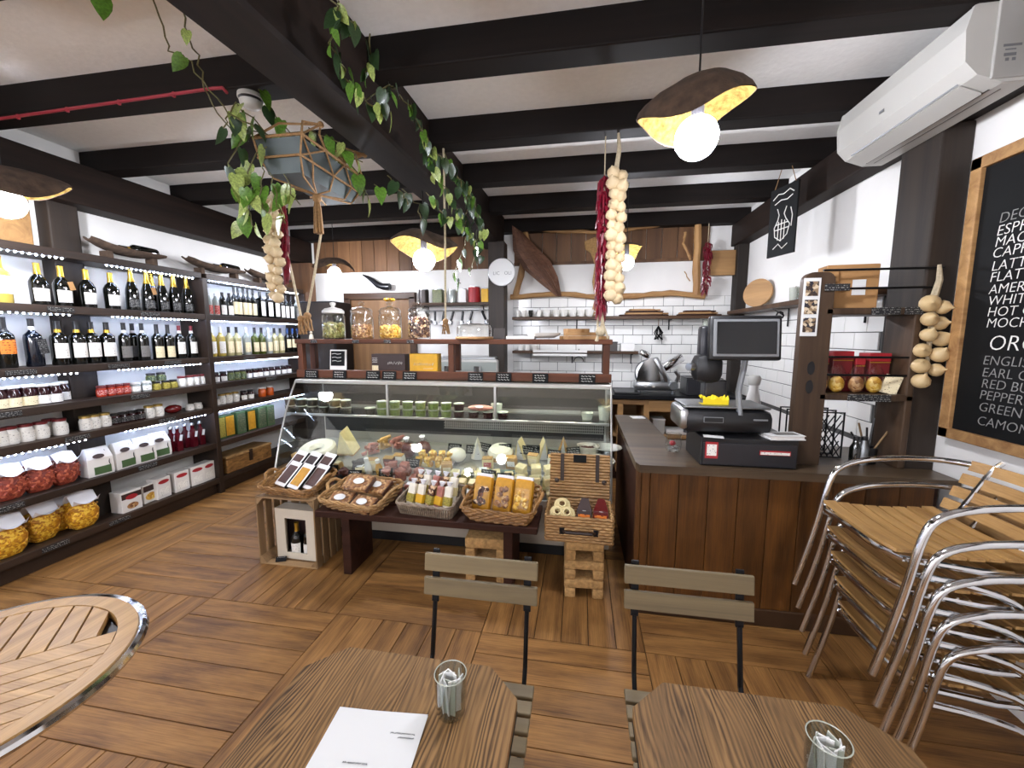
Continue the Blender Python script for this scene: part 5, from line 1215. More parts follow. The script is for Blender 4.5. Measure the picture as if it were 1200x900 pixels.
rp('shelf', (1.265, RY, 1.71), (1.705, RY+.24, 1.745)); rp('shelf', (1.265, RY, 1.26), (1.705, RY+.24, 1.295)); 0
for z in (1.845, 1.94, 1.395, 1.49): part('rail', MB().cyl((.12, .012, z-CT), (.66, .012, z-CT), .006, 8), 'black_metal', rk, True)
for x0, x1, z in ((1.245, 1.36, 1.85), (1.47, 1.60, 1.727), (1.62, 1.70, 1.727), (1.4, 1.6, 1.277)): rp('price_strip', (x0, RY-.008, z-.018), (x1, RY-.002, z+.018), 'label_black', .001)
ps_ = thing('photo_strip', 'white strip of three photos hung on the rack post', 'photos', (1.185, RY-.003, 1.60)); part('card', MB().b2((-.04, -.003, 0), (.04, 0, .3)), 'paper', ps_)
for k in range(3): part('photo', MB().b2((-.03, -.0045, .02+k*.094), (.03, -.002, .095+k*.094)), 'photo', ps_)
kb = thing('kraft_bag', 'brown paper bag with label on the rack top shelf', 'bag', (1.415, RY+.12, 1.7455), R(-5)); part('bag', MB().bev((0, 0, .115), (.24, .11, .23), .006), 'kraft', kb); part('fold', MB().bev((-.1, -.062, .10), (.06, .02, .2), .004), 'kraft', kb); part('label', MB().b2((0, -.058, .07), (.06, -.054, .15)), 'paper', kb)
for i in range(4):
    x = 1.245+i*.0; p = (1.20+i*.028, RY+.30, 1.7455)
for i, (x, c) in enumerate(((1.32, 'a'), (1.425, 'b'), (1.512, 'c'), (1.605, 'd'))):
    t = thing('tea_tin', 'dark red tea tin, %s from the left on the rack' % ORD[i], 'tin', (x, RY+.15, 1.2955), 0, 'dark red tea tins on the rack'); hh = (.20, .22, .19, .21)[i]; ww = (.07, .1, .045, .1)[i]
    part('tin', MB().bev((0, 0, hh/2), (ww, .09, hh), .005), 'lid_red', t); part('lid', MB().bev((0, 0, hh-.02), (ww+.004, .094, .045), .004), 'red', t); part('gold_line', MB().b2((-ww/2, -.0475, hh-.05), (ww/2, -.045, hh-.045)), 'gold_foil', t)
for i, (x, m_) in enumerate(((1.30, 'biscuit_brown'), (1.38, 'biscuit_yellow'), (1.475, 'biscuit_brown'), (1.56, 'biscuit_yellow'))):
    t = thing('cookie_bag', 'clear bag of cookies, %s from the left on the rack' % ORD[i], 'bag', (x, RY+.065, 1.2955), 0, 'clear cookie bags on the rack')
    part('cookies', MB().ball((0, 0, .045), 1, 12, 8, (.037, .028, .045)), m_, t, True); part('film', MB().ball((0, 0, .075), 1, 12, 8, (.041, .032, .08)), 'bag_plastic', t, True)
t = thing('price_card', 'cream card leaning at the end of the cookie bags', 'card', (1.625, RY+.04, 1.2955), R(-20)); part('card', MB().bev((0, 0, .05), (.07, .004, .1), .001, ry=R(14)), 'label_cream', t)
# lattice wine rack and utensils below
lt = thing('lattice_holder', 'black metal lattice bottle holder under the rack', 'holder', (1.36, RY+.16, CT)); mb = MB()
for s_ in (-1, 1):
    for k in range(-5, 6):
        x0 = k*.03; pts = []
        for q in range(9):
            z = q*.03; x = x0+s_*z*.6
            if abs(x) <= .13: pts.append((x, s_*.003, .01+z))
        if len(pts) > 1: mb.tube(pts, .0035, 5)
part('lattice', mb, 'black_metal', lt); part('frame', MB().tube([(-.13, 0, .005), (.13, 0, .005), (.13, 0, .265), (-.13, 0, .265)], .006, 6, True), 'black_metal', lt)
for y in (.08, .16): part('frame', MB().tube([(-.13, y, .005), (.13, y, .005), (.13, y, .265), (-.13, y, .265)], .006, 6, True), 'black_metal', lt)
for i, (x, m_) in enumerate(((1.50, 'wine_glass'), (1.54, 'dull_steel'), (1.24, 'steel'))):
    t = thing('small_canister', '%s on the counter under the rack' % ('dark bottle', 'steel shaker', 'small steel cup')[i], 'container', (x, RY+.06, CT)); part('body', MB().lathe([(0, 0), (.025, 0), (.026, .09), (.014, .12), (.012, .14), (0, .14)], 14), m_, t, True); part('cap', MB().lathe([(.015, .135), (.015, .155), (0, .155)], 10), 'black_plastic', t, True)
t = thing('utensil_pot', 'dark pot of wooden and black utensils under the rack', 'utensils', (1.585, RY+.1, CT)); part('pot', MB().lathe([(0, 0), (.04, 0), (.045, .09), (.04, .09), (.036, .01), (0, .01)], 16), 'black_plastic', t, True)
for k, (dx, dy, h_, m_) in enumerate(((.10, .0, .2, 'crate_wood'), (-.05, .01, .22, 'crate_wood'), (-.09, 0, .17, 'black_plastic'), (.03, .02, .25, 'black_plastic'), (-.02, -.01, .2, 'black_plastic'))): part('utensil', MB().cyl((0, 0, .02), (dx, dy, h_), .005, 6), m_, t)
# onion braid
BULBM = {m_: (MB().lathe([(0, -.8), (.25, -.82), (.62, -.72), (.92, -.38), (1, 0), (.88, .42), (.5, .78), (.2, 1.0), (.12, 1.25), (0, 1.28)], 14, wob=(lambda a, r, z: (1+.05*math.cos(7*a), 0)) if m_ == 'garlic' else None).mesh('bulb', m_, True),
     MB().lathe([(0, -.9), (.2, -.9), (.27, -.8), (.3, -.76)], 10).mesh('root', 'cheese_rind', True)) for m_ in ('garlic', 'onion')}
def braid(loc, label, n, r, m, length, seed, name, cat, cols=2, tuft=True, hang=.2, sq=1.0, spread=1.0):
    t = thing(name, label, cat, loc); rn = random.Random(seed)
    part('cord', MB().tube([(0, 0, 0), (.008, 0, -hang*.5), (-.006, 0, -hang), (0, 0, -length)], [.008, .014, .016, .006], 7), 'rope_pale', t, True)
    for i in range(n):
        s_ = (i % cols)-(cols-1)/2; z = -hang-r-(length-hang-1.5*r)*(i//cols)/max(1, (n-1)//cols)-(.5*r if i % cols else 0)
        b_ = link('bulb', BULBM[m][0], t, (s_*r*1.55*spread+rn.uniform(-.008, .008), -r*.45+rn.uniform(-.012, .012), z), (R(rn.uniform(35, 100)), rn.uniform(-.3, .3), s_*rn.uniform(.3, 1.1)), rn.uniform(.84, 1.1)*r)
        link('root', BULBM[m][1], b_)
    return t
braid(ony(1101, 310, 2.375), 'braid of pale onions hanging beside the chalkboard', 11, .040, 'onion', .60, 5, 'onion_braid', 'onions', hang=.15)
# ------------------------------------------------------------------ chalkboard menu
BXB = XR-.03
cb_ = thing('menu_board', 'big black chalkboard drinks menu in a wooden frame', 'menu board', (BXB, 2.33, 1.1))
def wl(px, py): return onx(px, py, BXB)
yl, y2 = 2.335, 1.15; zt, zb = 2.42, 1.10
part('slate', MB().b2((-.006, y2-2.33, zb-1.1), (.012, yl-2.33, zt-1.1)), 'slate', cb_)
for a, b in (((yl-.055, zb), (yl, zt)), ((y2, zb), (y2+.055, zt)), ((y2, zt-.055), (yl, zt)), ((y2, zb), (yl, zb+.05))): part('frame', MB().bev((-.008, (a[0]+b[0])/2-2.33, (a[1]+b[1])/2-1.1), (.034, abs(b[0]-a[0]), abs(b[1]-a[1])), .004), 'driftwood', cb_)
TR = Matrix(((0, 0, -1), (-1, 0, 0), (0, 1, 0))).to_euler()
for txt, px, py, sz, m_ in (('DECAFF', 1170, 262, .062, 'chalk_faint'), ('ESPRESSO', 1167, 277, .064, 'chalk'), ('MACCHIATO', 1165, 290, .062, 'chalk'), ('CAPPUCCINO', 1162, 303, .062, 'chalk'), ('LATTE £', 1161, 318, .062, 'chalk'), ('FLAT WHITE', 1159, 331, .062, 'chalk'),
     ('AMERICANO', 1158, 345, .06, 'chalk'), ('WHITE AMERICANO', 1157, 358, .06, 'chalk'), ('HOT CHOCOLATE', 1156, 371, .06, 'chalk'), ('MOCHA £', 1155, 384, .06, 'chalk'), ('ORGANIC', 1157, 410, .095, 'chalk'), ('ENGLISH BREAKFAST', 1151, 427, .06, 'chalk_faint'),
     ('EARL GREY', 1150, 441, .06, 'chalk_faint'), ('RED BUSH', 1149, 454, .06, 'chalk_faint'), ('PEPPERMINT', 1147, 467, .06, 'chalk_faint'), ('GREEN TEA', 1146, 481, .06, 'chalk_faint'), ('CAMOMILE', 1144, 497, .06, 'chalk_faint')):
    p = onx(px, py, BXB-.008); part('lettering', text_mesh(txt, sz, m_, shear=.12), None, cb_, loc=(p.x-BXB-.0005, p.y-2.33, p.z-1.1), rot=TR, label='chalk word ' + txt.replace(' £', '').lower())
# ------------------------------------------------------------------ hanging slate with chalk drawing
p0 = ony(917, 262, 3.55)
hs = thing('hanging_slate', 'small black slate with chalk drawing hanging by a cord', 'sign', (p0.x, 3.55, p0.z-.24), R(-73))
part('slate', MB().bev((0, 0, .26), (.27, .014, .52), .003), 'slate', hs); mb = MB(); f = -.009
for pts in ([(-.1, .44), (-.05, .47), (0, .46), (.06, .48), (.1, .45)], [(-.08, .40), (-.02, .42), (.04, .41), (.09, .43)], [(-.05, .36), (-.03, .31), (-.04, .27), (-.07, .22), (-.06, .15), (0, .11), (.06, .15), (.08, .22), (.04, .27), (.02, .31), (.04, .36)], [(-.06, .2), (.07, .2)], [(-.06, .24), (.06, .24)], [(-.03, .12), (-.03, .26)], [(0, .11), (0, .27)], [(.03, .12), (.03, .26)], [(-.07, .06), (-.02, .09), (.02, .05), (.07, .08)], [(.08, .34), (.1, .28), (.095, .2)]):
    mb.tube([(x, f, z) for x, z in pts], .004, 4)
part('chalk_drawing', mb, 'chalk', hs); part('cord', MB().tube([(-.1, 0, .52), (0, 0, .78), (.1, 0, .52)], .003, 5), 'rope', hs)
# ------------------------------------------------------------------ air conditioner
ax0, ax1, ay0, ay1 = 1.455, 1.70, 1.985, 2.79
ac = thing('air_conditioner', 'white wall-mounted air conditioner above the menu board', 'air conditioner', (ax1, ay0, 2.58))
prof_ = [(0, .0), (-.10, .0), (-.19, .035), (-.235, .085), (-.245, .20), (-.225, .285), (-.18, .30), (0, .30)]
def ext(prof, y0, y1): return MB().add([(x, y, z) for y in (y0, y1) for x, z in prof], [tuple(range(len(prof))), tuple(range(2*len(prof)-1, len(prof)-1, -1))]+[(i, len(prof)+i, len(prof)+(i+1) % len(prof), (i+1) % len(prof)) for i in range(len(prof))])
L_ = ay1-ay0
part('body', ext(prof_, .012, L_-.012), 'white_plastic', ac); sc2 = [(x*1.01, z*1.0+.001) for x, z in prof_]
part('end_cap', ext(sc2, 0, .012), 'white_plastic', ac); part('end_cap', ext(sc2, L_-.012, L_), 'white_plastic', ac)
part('flap', MB().add([(-.118, .07, .001), (-.195, .07, .034), (-.195, L_-.07, .034), (-.118, L_-.07, .001), (-.116, .07, -.006), (-.2, .07, .028), (-.2, L_-.07, .028), (-.116, L_-.07, -.006)], [(0, 1, 2, 3), (7, 6, 5, 4), (0, 4, 5, 1), (1, 5, 6, 2), (2, 6, 7, 3), (3, 7, 4, 0)]), 'white_plastic', ac)
part('vent_line', MB().b2((-.110, .05, -.0015), (-.104, L_-.05, .001)), 'case_dark', ac); part('vent_line', MB().b2((-.07, .05, -.0015), (-.066, L_-.05, .001)), 'case_dark', ac); part('vent_line', MB().add([(-.2, .07, .036), (-.203, .07, .042), (-.203, L_-.07, .042), (-.2, L_-.07, .036)], [(0, 1, 2, 3)]), 'grey_plastic', ac)
part('logo', MB().box((-.246, L_*.55, .13), (.002, .03, .012)), 'grey_plastic', ac)
part('side_cover', MB().bev((-.075, -.004, .155), (.15, .012, .285), .004), 'white_plastic_dim', ac)
for x, z, w_, h_ in ((-.095, .125, .06, .009), (-.10, .11, .035, .005), (-.10, .092, .04, .011), (-.108, .075, .012, .011), (-.086, .075, .012, .011)): part('print', MB().b2((x-w_/2, -.0108, z-h_/2), (x+w_/2, -.009, z+h_/2)), 'grey_ink', ac)
# ================================================================== back of the shop
wk = thing('back_worktop', 'dark stone worktop on wooden cabinets along the back wall', 'worktop', (-.8, 4.52, 0))
def wp(name, a, b, m, r=.005): return part(name, MB().bev([(a[i]+b[i])/2-(-.8, 4.52, 0)[i] for i in range(3)], [abs(a[i]-b[i]) for i in range(3)], r), m, wk)
wp('worktop', (-.8, 4.5, .915), (1.72, 5.185, .96), 'black_metal'); wp('back_panel', (-.8, 5.1, .0), (1.72, 5.18, .91), 'board_wood'); wp('shelf', (-.8, 4.56, .48), (1.72, 5.1, .51), 'board_wood'); wp('drawer_front', (.75, 4.53, .78), (1.72, 4.56, .905), 'board_wood'); wp('rail', (-.8, 4.53, .85), (.75, 4.56, .905), 'board_wood'); wp('plinth', (-.8, 4.56, 0), (1.72, 4.6, .08), 'bench_wood')
for x in (-.78, .22, .45, .73, 1.28, 1.69): wp('upright', (x-.03, 4.53, .08), (x+.03, 5.1, .86), 'board_wood')
t = thing('storage_box', 'white box on the shelf under the back worktop', 'box', (.88, 4.72, .511)); part('box', MB().bev((0, 0, .08), (.13, .2, .16), .005), 'white_plastic', t); part('lid', MB().bev((0, 0, .165), (.14, .21, .012), .003), 'white', t)
t = thing('folded_towel', 'folded white towel on the shelf under the worktop', 'towel', (1.08, 4.7, .511)); part('towel', MB().bev((0, 0, .03), (.24, .18, .06), .02), 'white', t, True)
# meat slicer
ms = thing('meat_slicer', 'chrome meat slicer on the back worktop', 'slicer', (.84, 4.74, .9605))
part('base', MB().bev((0, 0, .09), (.46, .26, .1), .03), 'steel', ms, True)
for x in (-.18, .18): part('foot', MB().cyl((x, -.08, 0), (x, -.08, .05), .02, 10), 'dull_steel', ms, True)
part('blade_guard', MB().lathe([(0, 0), (.15, 0), (.165, .02), (.15, .045), (0, .055)], 28).move(Matrix.Translation((-.07, -.03, .22)) @ Matrix.Rotation(R(78), 4, 'X')), 'steel', ms, True)
part('blade_cover', MB().add([(-.215, -.1, .13), (.05, -.1, .13), (.0, -.1, .33), (-.06, -.1, .40), (-.14, -.1, .36), (-.2, -.1, .25), (-.215, -.06, .13), (.05, -.06, .13), (.0, -.06, .33), (-.06, -.06, .40), (-.14, -.06, .36), (-.2, -.06, .25)], [(0, 1, 2, 3, 4, 5), (11, 10, 9, 8, 7, 6)]+[(i, 6+i, 6+(i+1) % 6, (i+1) % 6) for i in range(6)]), 'aluminium', ms)
part('sharpener', MB().bev((-.13, -.03, .44), (.13, .09, .07), .02, ry=R(28)), 'aluminium', ms, True)
part('pusher_arm', MB().bev((.15, -.02, .33), (.30, .1, .085), .012, ry=R(-32)), 'aluminium', ms, True); part('carriage', MB().bev((.05, -.06, .27), (.06, .12, .3), .015, ry=R(-30)), 'steel', ms, True); part('carriage_arm', MB().tube([(.2, -.06, .26), (.24, -.05, .2), (.22, -.02, .12)], .022, 8), 'steel', ms, True)
part('dial', MB().cyl((.17, -.13, .1), (.17, -.165, .1), .045, 16), 'dull_steel', ms, True)
for x in (-.12, -.04): part('button', MB().cyl((x, -.13, .09), (x, -.14, .09), .016, 12), 'white_plastic', ms, True)
# knife magnet and tray by the slicer
t = thing('black_tray', 'flat black tray at the left end of the back worktop', 'tray', (.52, 4.7, .9605)); part('tray', MB().bev((0, 0, .012), (.26, .3, .024), .006), 'black_plastic', t)
t = thing('chopping_block', 'dark storage block behind the scale', 'box', (1.32, 4.72, .9605)); part('block', MB().bev((0, 0, .09), (.36, .3, .18), .01), 'dark_plastic', t); part('lid', MB().bev((0, 0, .186), (.37, .31, .012), .004), 'black_plastic', t)
# coffee machine seen under the shelf frame
cmn = thing('coffee_machine', 'chrome and white espresso machine behind the counter shelf', 'coffee machine', (-1.25, 4.55, .9)); 
part('cabinet', MB().bev((-.05, .2, .22), (.72, .45, .42), .02), 'white_plastic', cmn); part('drip_tray', MB().bev((-.05, -.1, .12), (.7, .2, .06), .01), 'steel', cmn)
part('cup_tray', MB().bev((-.05, .2, .445), (.68, .42, .03), .006), 'steel', cmn)
for x in (-.25, .1): part('group_head', MB().cyl((x, -.1, .26), (x, -.1, .36), .045, 14), 'aluminium', cmn, True); part('portafilter', MB().tube([(x, -.12, .26), (x, -.3, .25)], .016, 8), 'black_plastic', cmn, True)
part('body_stripe', MB().b2((-.4, -.03, .3), (.3, -.024, .4)), 'wine_clear', cmn)
bt = thing('coffee_counter', 'wooden side counter under the espresso machine', 'counter', (-1.5, 4.6, 0)); part('cabinet', MB().bev((0, .1, .44), (1.3, .6, .86), .01), 'panel_wood', bt); part('top', MB().bev((0, .1, .885), (1.34, .64, .03), .004), 'black_metal', bt)
# shelves on the back wall
def wall_shelf(x0, x1, z, y0, label, brackets, th=.035):
    t = thing('wall_shelf', label, 'shelf', ((x0+x1)/2, YB-.014, z)); part('board', MB().bev((0, -(YB-y0)/2, -th/2), (x1-x0, YB-y0, th), .005), 'counter_trim', t)
    for x in brackets: part('bracket', MB().tube([(x-(x0+x1)/2, -.012, -.16), (x-(x0+x1)/2, -.012, -.04), (x-(x0+x1)/2, -.15, -.04)], .008, 6), 'black_metal', t)
    return t
wall_shelf(-.84, 1.68, 1.835, 4.98, 'long dark wooden shelf on the tiled back wall', (-.05, 1.05)); wall_shelf(-.84, .70, 1.42, 5.0, 'short lower shelf on the tiled back wall', (-.1, .62))
for i, px in enumerate((607, 614, 622, 632, 641, 652, 661, 671, 681, 691)):
    x = ony(px, 365, 5.07).x; t = thing('cup', '%s, %s from the left on the long back shelf' % ('white cup' if i > 3 else 'small pot', ORD[i]), 'cup', (x, 5.07, 1.8355), 0, 'cups on the long back shelf'); r_ = .052 if i > 3 else .03
    part('bowl', MB().lathe([(0, 0), (r_*.6, 0), (r_*.95, .05), (r_, .085), (r_*.92, .085), (r_*.8, .02), (0, .012)], 16), 'ceramic_white' if i != 2 else 'wine_glass', t, True); part('handle', MB().tube(arc((r_*1.0, 0, .045), .022, -PI/2, PI/2, 6), .005, 6), 'ceramic_white', t, True)
for i, (px, w_, n_) in enumerate(((752, .5, 4), (816, .42, 3))):
    x = ony(px, 365, 5.08).x
    for k in range(n_):
        t = thing('serving_board', 'wooden serving board, %s in the %s pile on the back shelf' % (ORD[k], ('left', 'right')[i]), 'board', (x+rnd.uniform(-.02, .02), 5.08, 1.8355+k*.021), rnd.uniform(-.06, .06), 'serving boards on the back shelf')
        part('board', MB().prism([(a*(w_-.07*k), b*.85) for a, b in rrect(1, .2, .06)], 0, .019), 'board_wood' if k % 2 else 'bench_wood', t); part('handle', MB().bev(((w_-.07*k)/2+.03, 0, .0095), (.08, .05, .018), .006), 'board_wood' if k % 2 else 'bench_wood', t)
for i, px in enumerate((610, 618, 627)):
    x = ony(px, 400, 5.09).x; t = thing('small_cup', 'small white cup, %s from the left on the short lower shelf' % ORD[i], 'cup', (x, 5.09, 1.4205), 0, 'cups on the short shelf'); part('bowl', MB().lathe([(0, 0), (.03, 0), (.04, .07), (.036, .07), (.028, .01), (0, .01)], 14), 'ceramic_white', t, True); part('handle', MB().tube(arc((.038, 0, .038), .016, -PI/2, PI/2, 5), .004, 5), 'ceramic_white', t, True)
t = thing('white_carton', 'white carton at the right end of the short shelf', 'box', (ony(735, 405, 5.09).x, 5.09, 1.4205)); part('carton', MB().bev((0, 0, .045), (.16, .12, .09), .004), 'white', t); part('flap', MB().bev((0, 0, .092), (.155, .115, .006), .002), 'paper', t)
t = thing('dark_caddy', 'dark green caddy on the short shelf', 'box', (ony(722, 405, 5.09).x-.06, 5.09, 1.4205)); part('box', MB().bev((0, 0, .05), (.14, .14, .1), .004), 'case_dark', t); part('lid', MB().bev((0, 0, .105), (.146, .146, .014), .004), 'black_plastic', t)
t = thing('knife_rack', 'white magnetic strip shelf below the cups', 'rack', (ony(656, 412, 4.99).x, 4.985, 1.37)); part('strip', MB().bev((0, 0, 0), (.66, .025, .03), .004), 'white', t); part('strip', MB().bev((0, 0, .045), (.66, .025, .03), .004), 'white', t)
t = thing('wall_hook', 'black wire hook ring on the tiles', 'hook', (ony(678, 432, 5.17).x, 5.17, 1.28)); part('stem', MB().cyl((0, 0, .06), (0, 0, .16), .006, 6), 'black_metal', t); part('ring', MB().tube(arc((0, 0, 0), .06, 0, PI, 10), .005, 6), 'black_metal', t)
t = thing('herb_bunch', 'small bunch of dried herbs hanging below the back shelf', 'herbs', (ony(771, 398, 5.1).x, 5.1, 1.66)); part('string', MB().cyl((0, 0, .06), (0, 0, .14), .004, 5), 'rope', t); mb = MB()
for k in range(9): mb.tube([(0, 0, .06), (rnd.uniform(-.05, .05), rnd.uniform(-.03, .03), -.02), (rnd.uniform(-.06, .06), rnd.uniform(-.03, .03), -.1)], .006, 4)
part('herbs', mb, 'slate', t)
t = thing('spray_bottle', 'clear spray bottle with green label hanging by the screen', 'bottle', (ony(826, 398, 5.05).x, 5.05, 1.62)); part('bottle', MB().lathe([(0, 0), (.04, 0), (.042, .1), (.03, .14), (.014, .17), (0, .17)], 14), 'pot_lid', t, True); part('trigger', MB().bev((-.02, 0, .19), (.09, .03, .03), .006), 'white_plastic', t); part('label', MB().b2((-.05, -.047, -.01), (.05, -.043, .06)), 'leaf_dark', t)
# ------------------------------------------------------------------ driftwood frame, wing and map
df = thing('driftwood_frame', 'rustic frame of driftwood branches on the back wall', 'frame', (.26, 5.13, 2.1))
def dpt(px, py, Y=5.11): p = ony(px, py, Y); return (p.x-.26, p.y-5.13, p.z-2.1)
def branch(pts, r, m='driftwood', nm='branch'):
    rn = random.Random(len(pts)+int(r*1000)); P = []
    for a, b in zip(pts, pts[1:]):
        for k in range(4): P.append(Vector(a).lerp(Vector(b), k/4)+Vector((rn.uniform(-.006, .006), 0, rn.uniform(-.006, .006))))
    P.append(Vector(pts[-1])); part(nm, MB().tube(P, [r*rn.uniform(.85, 1.15) for _ in P], 8), m, df, True)
branch([dpt(600, 267), dpt(660, 271), dpt(705, 272), dpt(760, 266), dpt(838, 252)], .022); branch([dpt(598, 348), dpt(650, 344), dpt(700, 348), dpt(745, 347), dpt(785, 343), dpt(826, 347)], .032)
branch([dpt(818, 242), dpt(817, 290), dpt(816, 346)], .045, 'driftwood_z'); branch([dpt(612, 255), dpt(617, 280), dpt(612, 315), dpt(604, 347)], .038, 'driftwood_z'); branch([dpt(809, 305, 5.08), dpt(801, 285, 5.08), dpt(803, 272, 5.08)], .014); branch([dpt(809, 330, 5.08), dpt(802, 318, 5.08)], .006)
wg = thing('palm_wing', 'large brown wing-shaped palm husk on the driftwood frame', 'decoration', ony(627, 300, 5.06)); c0 = ony(627, 300, 5.06); outl_u = [(600, 264), (601, 294), (614, 316), (634, 333), (652, 347)]; outl_d = [(612, 272), (628, 289), (645, 306), (654, 325), (658, 347)]
rows = []
for i in range(13):
    t_ = i/12*4; k = min(3, int(t_)); f_ = t_-k
    a = Vector(outl_u[k]).lerp(Vector(outl_u[k+1]), f_); b = Vector(outl_d[k]).lerp(Vector(outl_d[k+1]), f_); rows.append((a, b))
for j in range(6):
    vs = []
    for i, (a, b) in enumerate(rows):
        for q in (j/6+.005, (j+1)/6):
            p_ = a.lerp(b, q); w_ = ony(p_.x, p_.y, 5.06-.03*math.sin(PI*q)+(.012 if q > j/6+.01 else 0)); vs.append(w_-c0)
    n = len(rows); bk = [Vector(v)+Vector((0, .012, 0)) for v in vs]; al = vs+bk; m2 = len(vs)
    part('feather', MB().add(al, [(2*i, 2*i+1, 2*i+3, 2*i+2) for i in range(n-1)]+[(m2+2*i+2, m2+2*i+3, m2+2*i+1, m2+2*i) for i in range(n-1)]+[(2*i, 2*i+2, m2+2*i+2, m2+2*i) for i in range(n-1)]+[(2*i+3, 2*i+1, m2+2*i+1, m2+2*i+3) for i in range(n-1)]), 'palm_husk', wg, True)
c0 = ony(700, 315, 5.15); ol = [(685, 283), (696, 278), (708, 277), (708, 355), (703, 372), (692, 370), (697, 350), (694, 330), (697, 310), (692, 296), (686, 292)]
solo('cork_map', MB().add([ony(x, y, 5.15)-c0 for x, y in ol]+[ony(x, y, 5.15)-c0+Vector((0, .02, 0)) for x, y in ol], [tuple(range(len(ol))), tuple(range(2*len(ol)-1, len(ol)-1, -1))]+[(i, len(ol)+i, len(ol)+(i+1) % len(ol), (i+1) % len(ol)) for i in range(len(ol))]), 'cork', 'cork cut-out map shape behind the chili string', 'decoration', c0)
solo('wall_panel', MB().bev((0, 0, 0), (.38, .04, .28), .006), 'board_wood', 'pale wooden box panel at the right end of the frame', 'panel', ony(852, 308, 5.12))
# dial on the column
dl = thing('round_dial', 'round white dial with dark lettering on the column', 'clock', ony(588, 319, 4.6)); part('face', MB().lathe([(0, -.02), (.15, -.02), (.155, 0), (.15, .012), (0, .012)], 32).move(Matrix.Rotation(R(90), 4, 'X')), 'paper', dl, True)
part('rim', MB().tube([(.152*math.cos(a*PI/16), -.004, .152*math.sin(a*PI/16)) for a in range(32)], .007, 6, True), 'steel', dl, True)
for s_, x in (('LIC', -.1), ('OLI', .03)): part('lettering', text_mesh(s_, .055, 'ink'), None, dl, loc=(x, -.0135, -.03), rot=(PI/2, 0, 0))
solo('black_horn', MB().tube([ony(x, y, 5.12)-ony(437, 330, 5.12) for x, y in ((425, 322), (431, 325), (437, 329), (443, 334), (449, 336), (457, 336))], [.008, .022, .034, .042, .045, .045], 10), 'horn', 'curved black horn on the white wall above the door', 'horn', ony(437, 330, 5.12), smooth=True)
# tins and utensils behind the jars
ts = wall_shelf(-2.13, -1.12, 2.02, 4.95, 'dark wooden tin shelf on the back wall left of the column', (-2.0, -1.25))
for i, (px, m_, w_, h_, d_) in enumerate(((497, 'case_dark', .13, .17, 'grey'), (514, 'olive', .13, .17, 'olive green'), (530, 'wine_clear', .10, .16, 'pale blue'), (543, 'white', .10, .17, 'white'), (556, 'red', .15, .19, 'big red'), (569, 'box_yellow', .09, .17, 'first yellow'), (578, 'box_yellow', .09, .17, 'second yellow'))):
    x = ony(px, 360, 5.06).x; t = thing('food_tin', '%s tin on the shelf left of the column' % d_, 'tin', (x, 5.06, 2.0205), 0, 'tins on the back shelf'); part('tin', MB().lathe([(0, 0), (w_/2, 0), (w_/2, h_), (0, h_)], 18), m_, t, True, ) if i in (0, 2, 4) else part('tin', MB().bev((0, 0, h_/2), (w_, .1, h_), .006), m_, t)
    part('lid', MB().lathe([(w_*.46, h_), (w_*.46, h_+.012), (0, h_+.014)], 16), 'steel', t, True)
ur = thing('utensil_rail', 'steel rail below the tin shelf', 'rail', (-1.62, 5.1, 1.93)); part('rail', MB().cyl((-.5, 0, 0), (.5, 0, 0), .007, 8), 'steel', ur, True); part('bracket', MB().tube([(-.45, 0, 0), (-.45, .08, .05)], .006, 6), 'steel', ur); part('bracket', MB().tube([(.45, 0, 0), (.45, .08, .05)], .006, 6), 'steel', ur)
for i in range(7):
    x = -2.0+i*.125; t = thing('coffee_scoop', 'black-handled steel utensil, %s from the left on the rail' % ORD[i], 'utensil', (x, 5.08, 1.92), 0, 'utensils hanging on the rail', rot=(0, R(rnd.uniform(-25, 25)), 0)); part('handle', MB().cyl((0, 0, 0), (0, 0, -.12), .016, 8), 'black_plastic', t, True); part('head', MB().lathe([(0, -.12), (.03, -.13), (.035, -.17), (0, -.18)], 12), 'steel', t, True)
solo('cabinet_black', MB().bev((0, 0, .55), (.4, .3, 1.1), .01), 'black_plastic', 'tall black cabinet at the end of the wine shelves', 'cabinet', (-3.55, 4.6, 1.05)) if False else None
bc = thing('dark_cabinet', 'tall dark cabinet at the end of the wine shelves', 'cabinet', (-3.33, 4.72, 0)); part('carcass', MB().bev((0, .2, 1.02), (.5, .4, 2.04), .01), 'black_metal', bc); part('door', MB().bev((0, -.008, 1.02), (.47, .016, 2.0), .004), 'beam_z', bc)
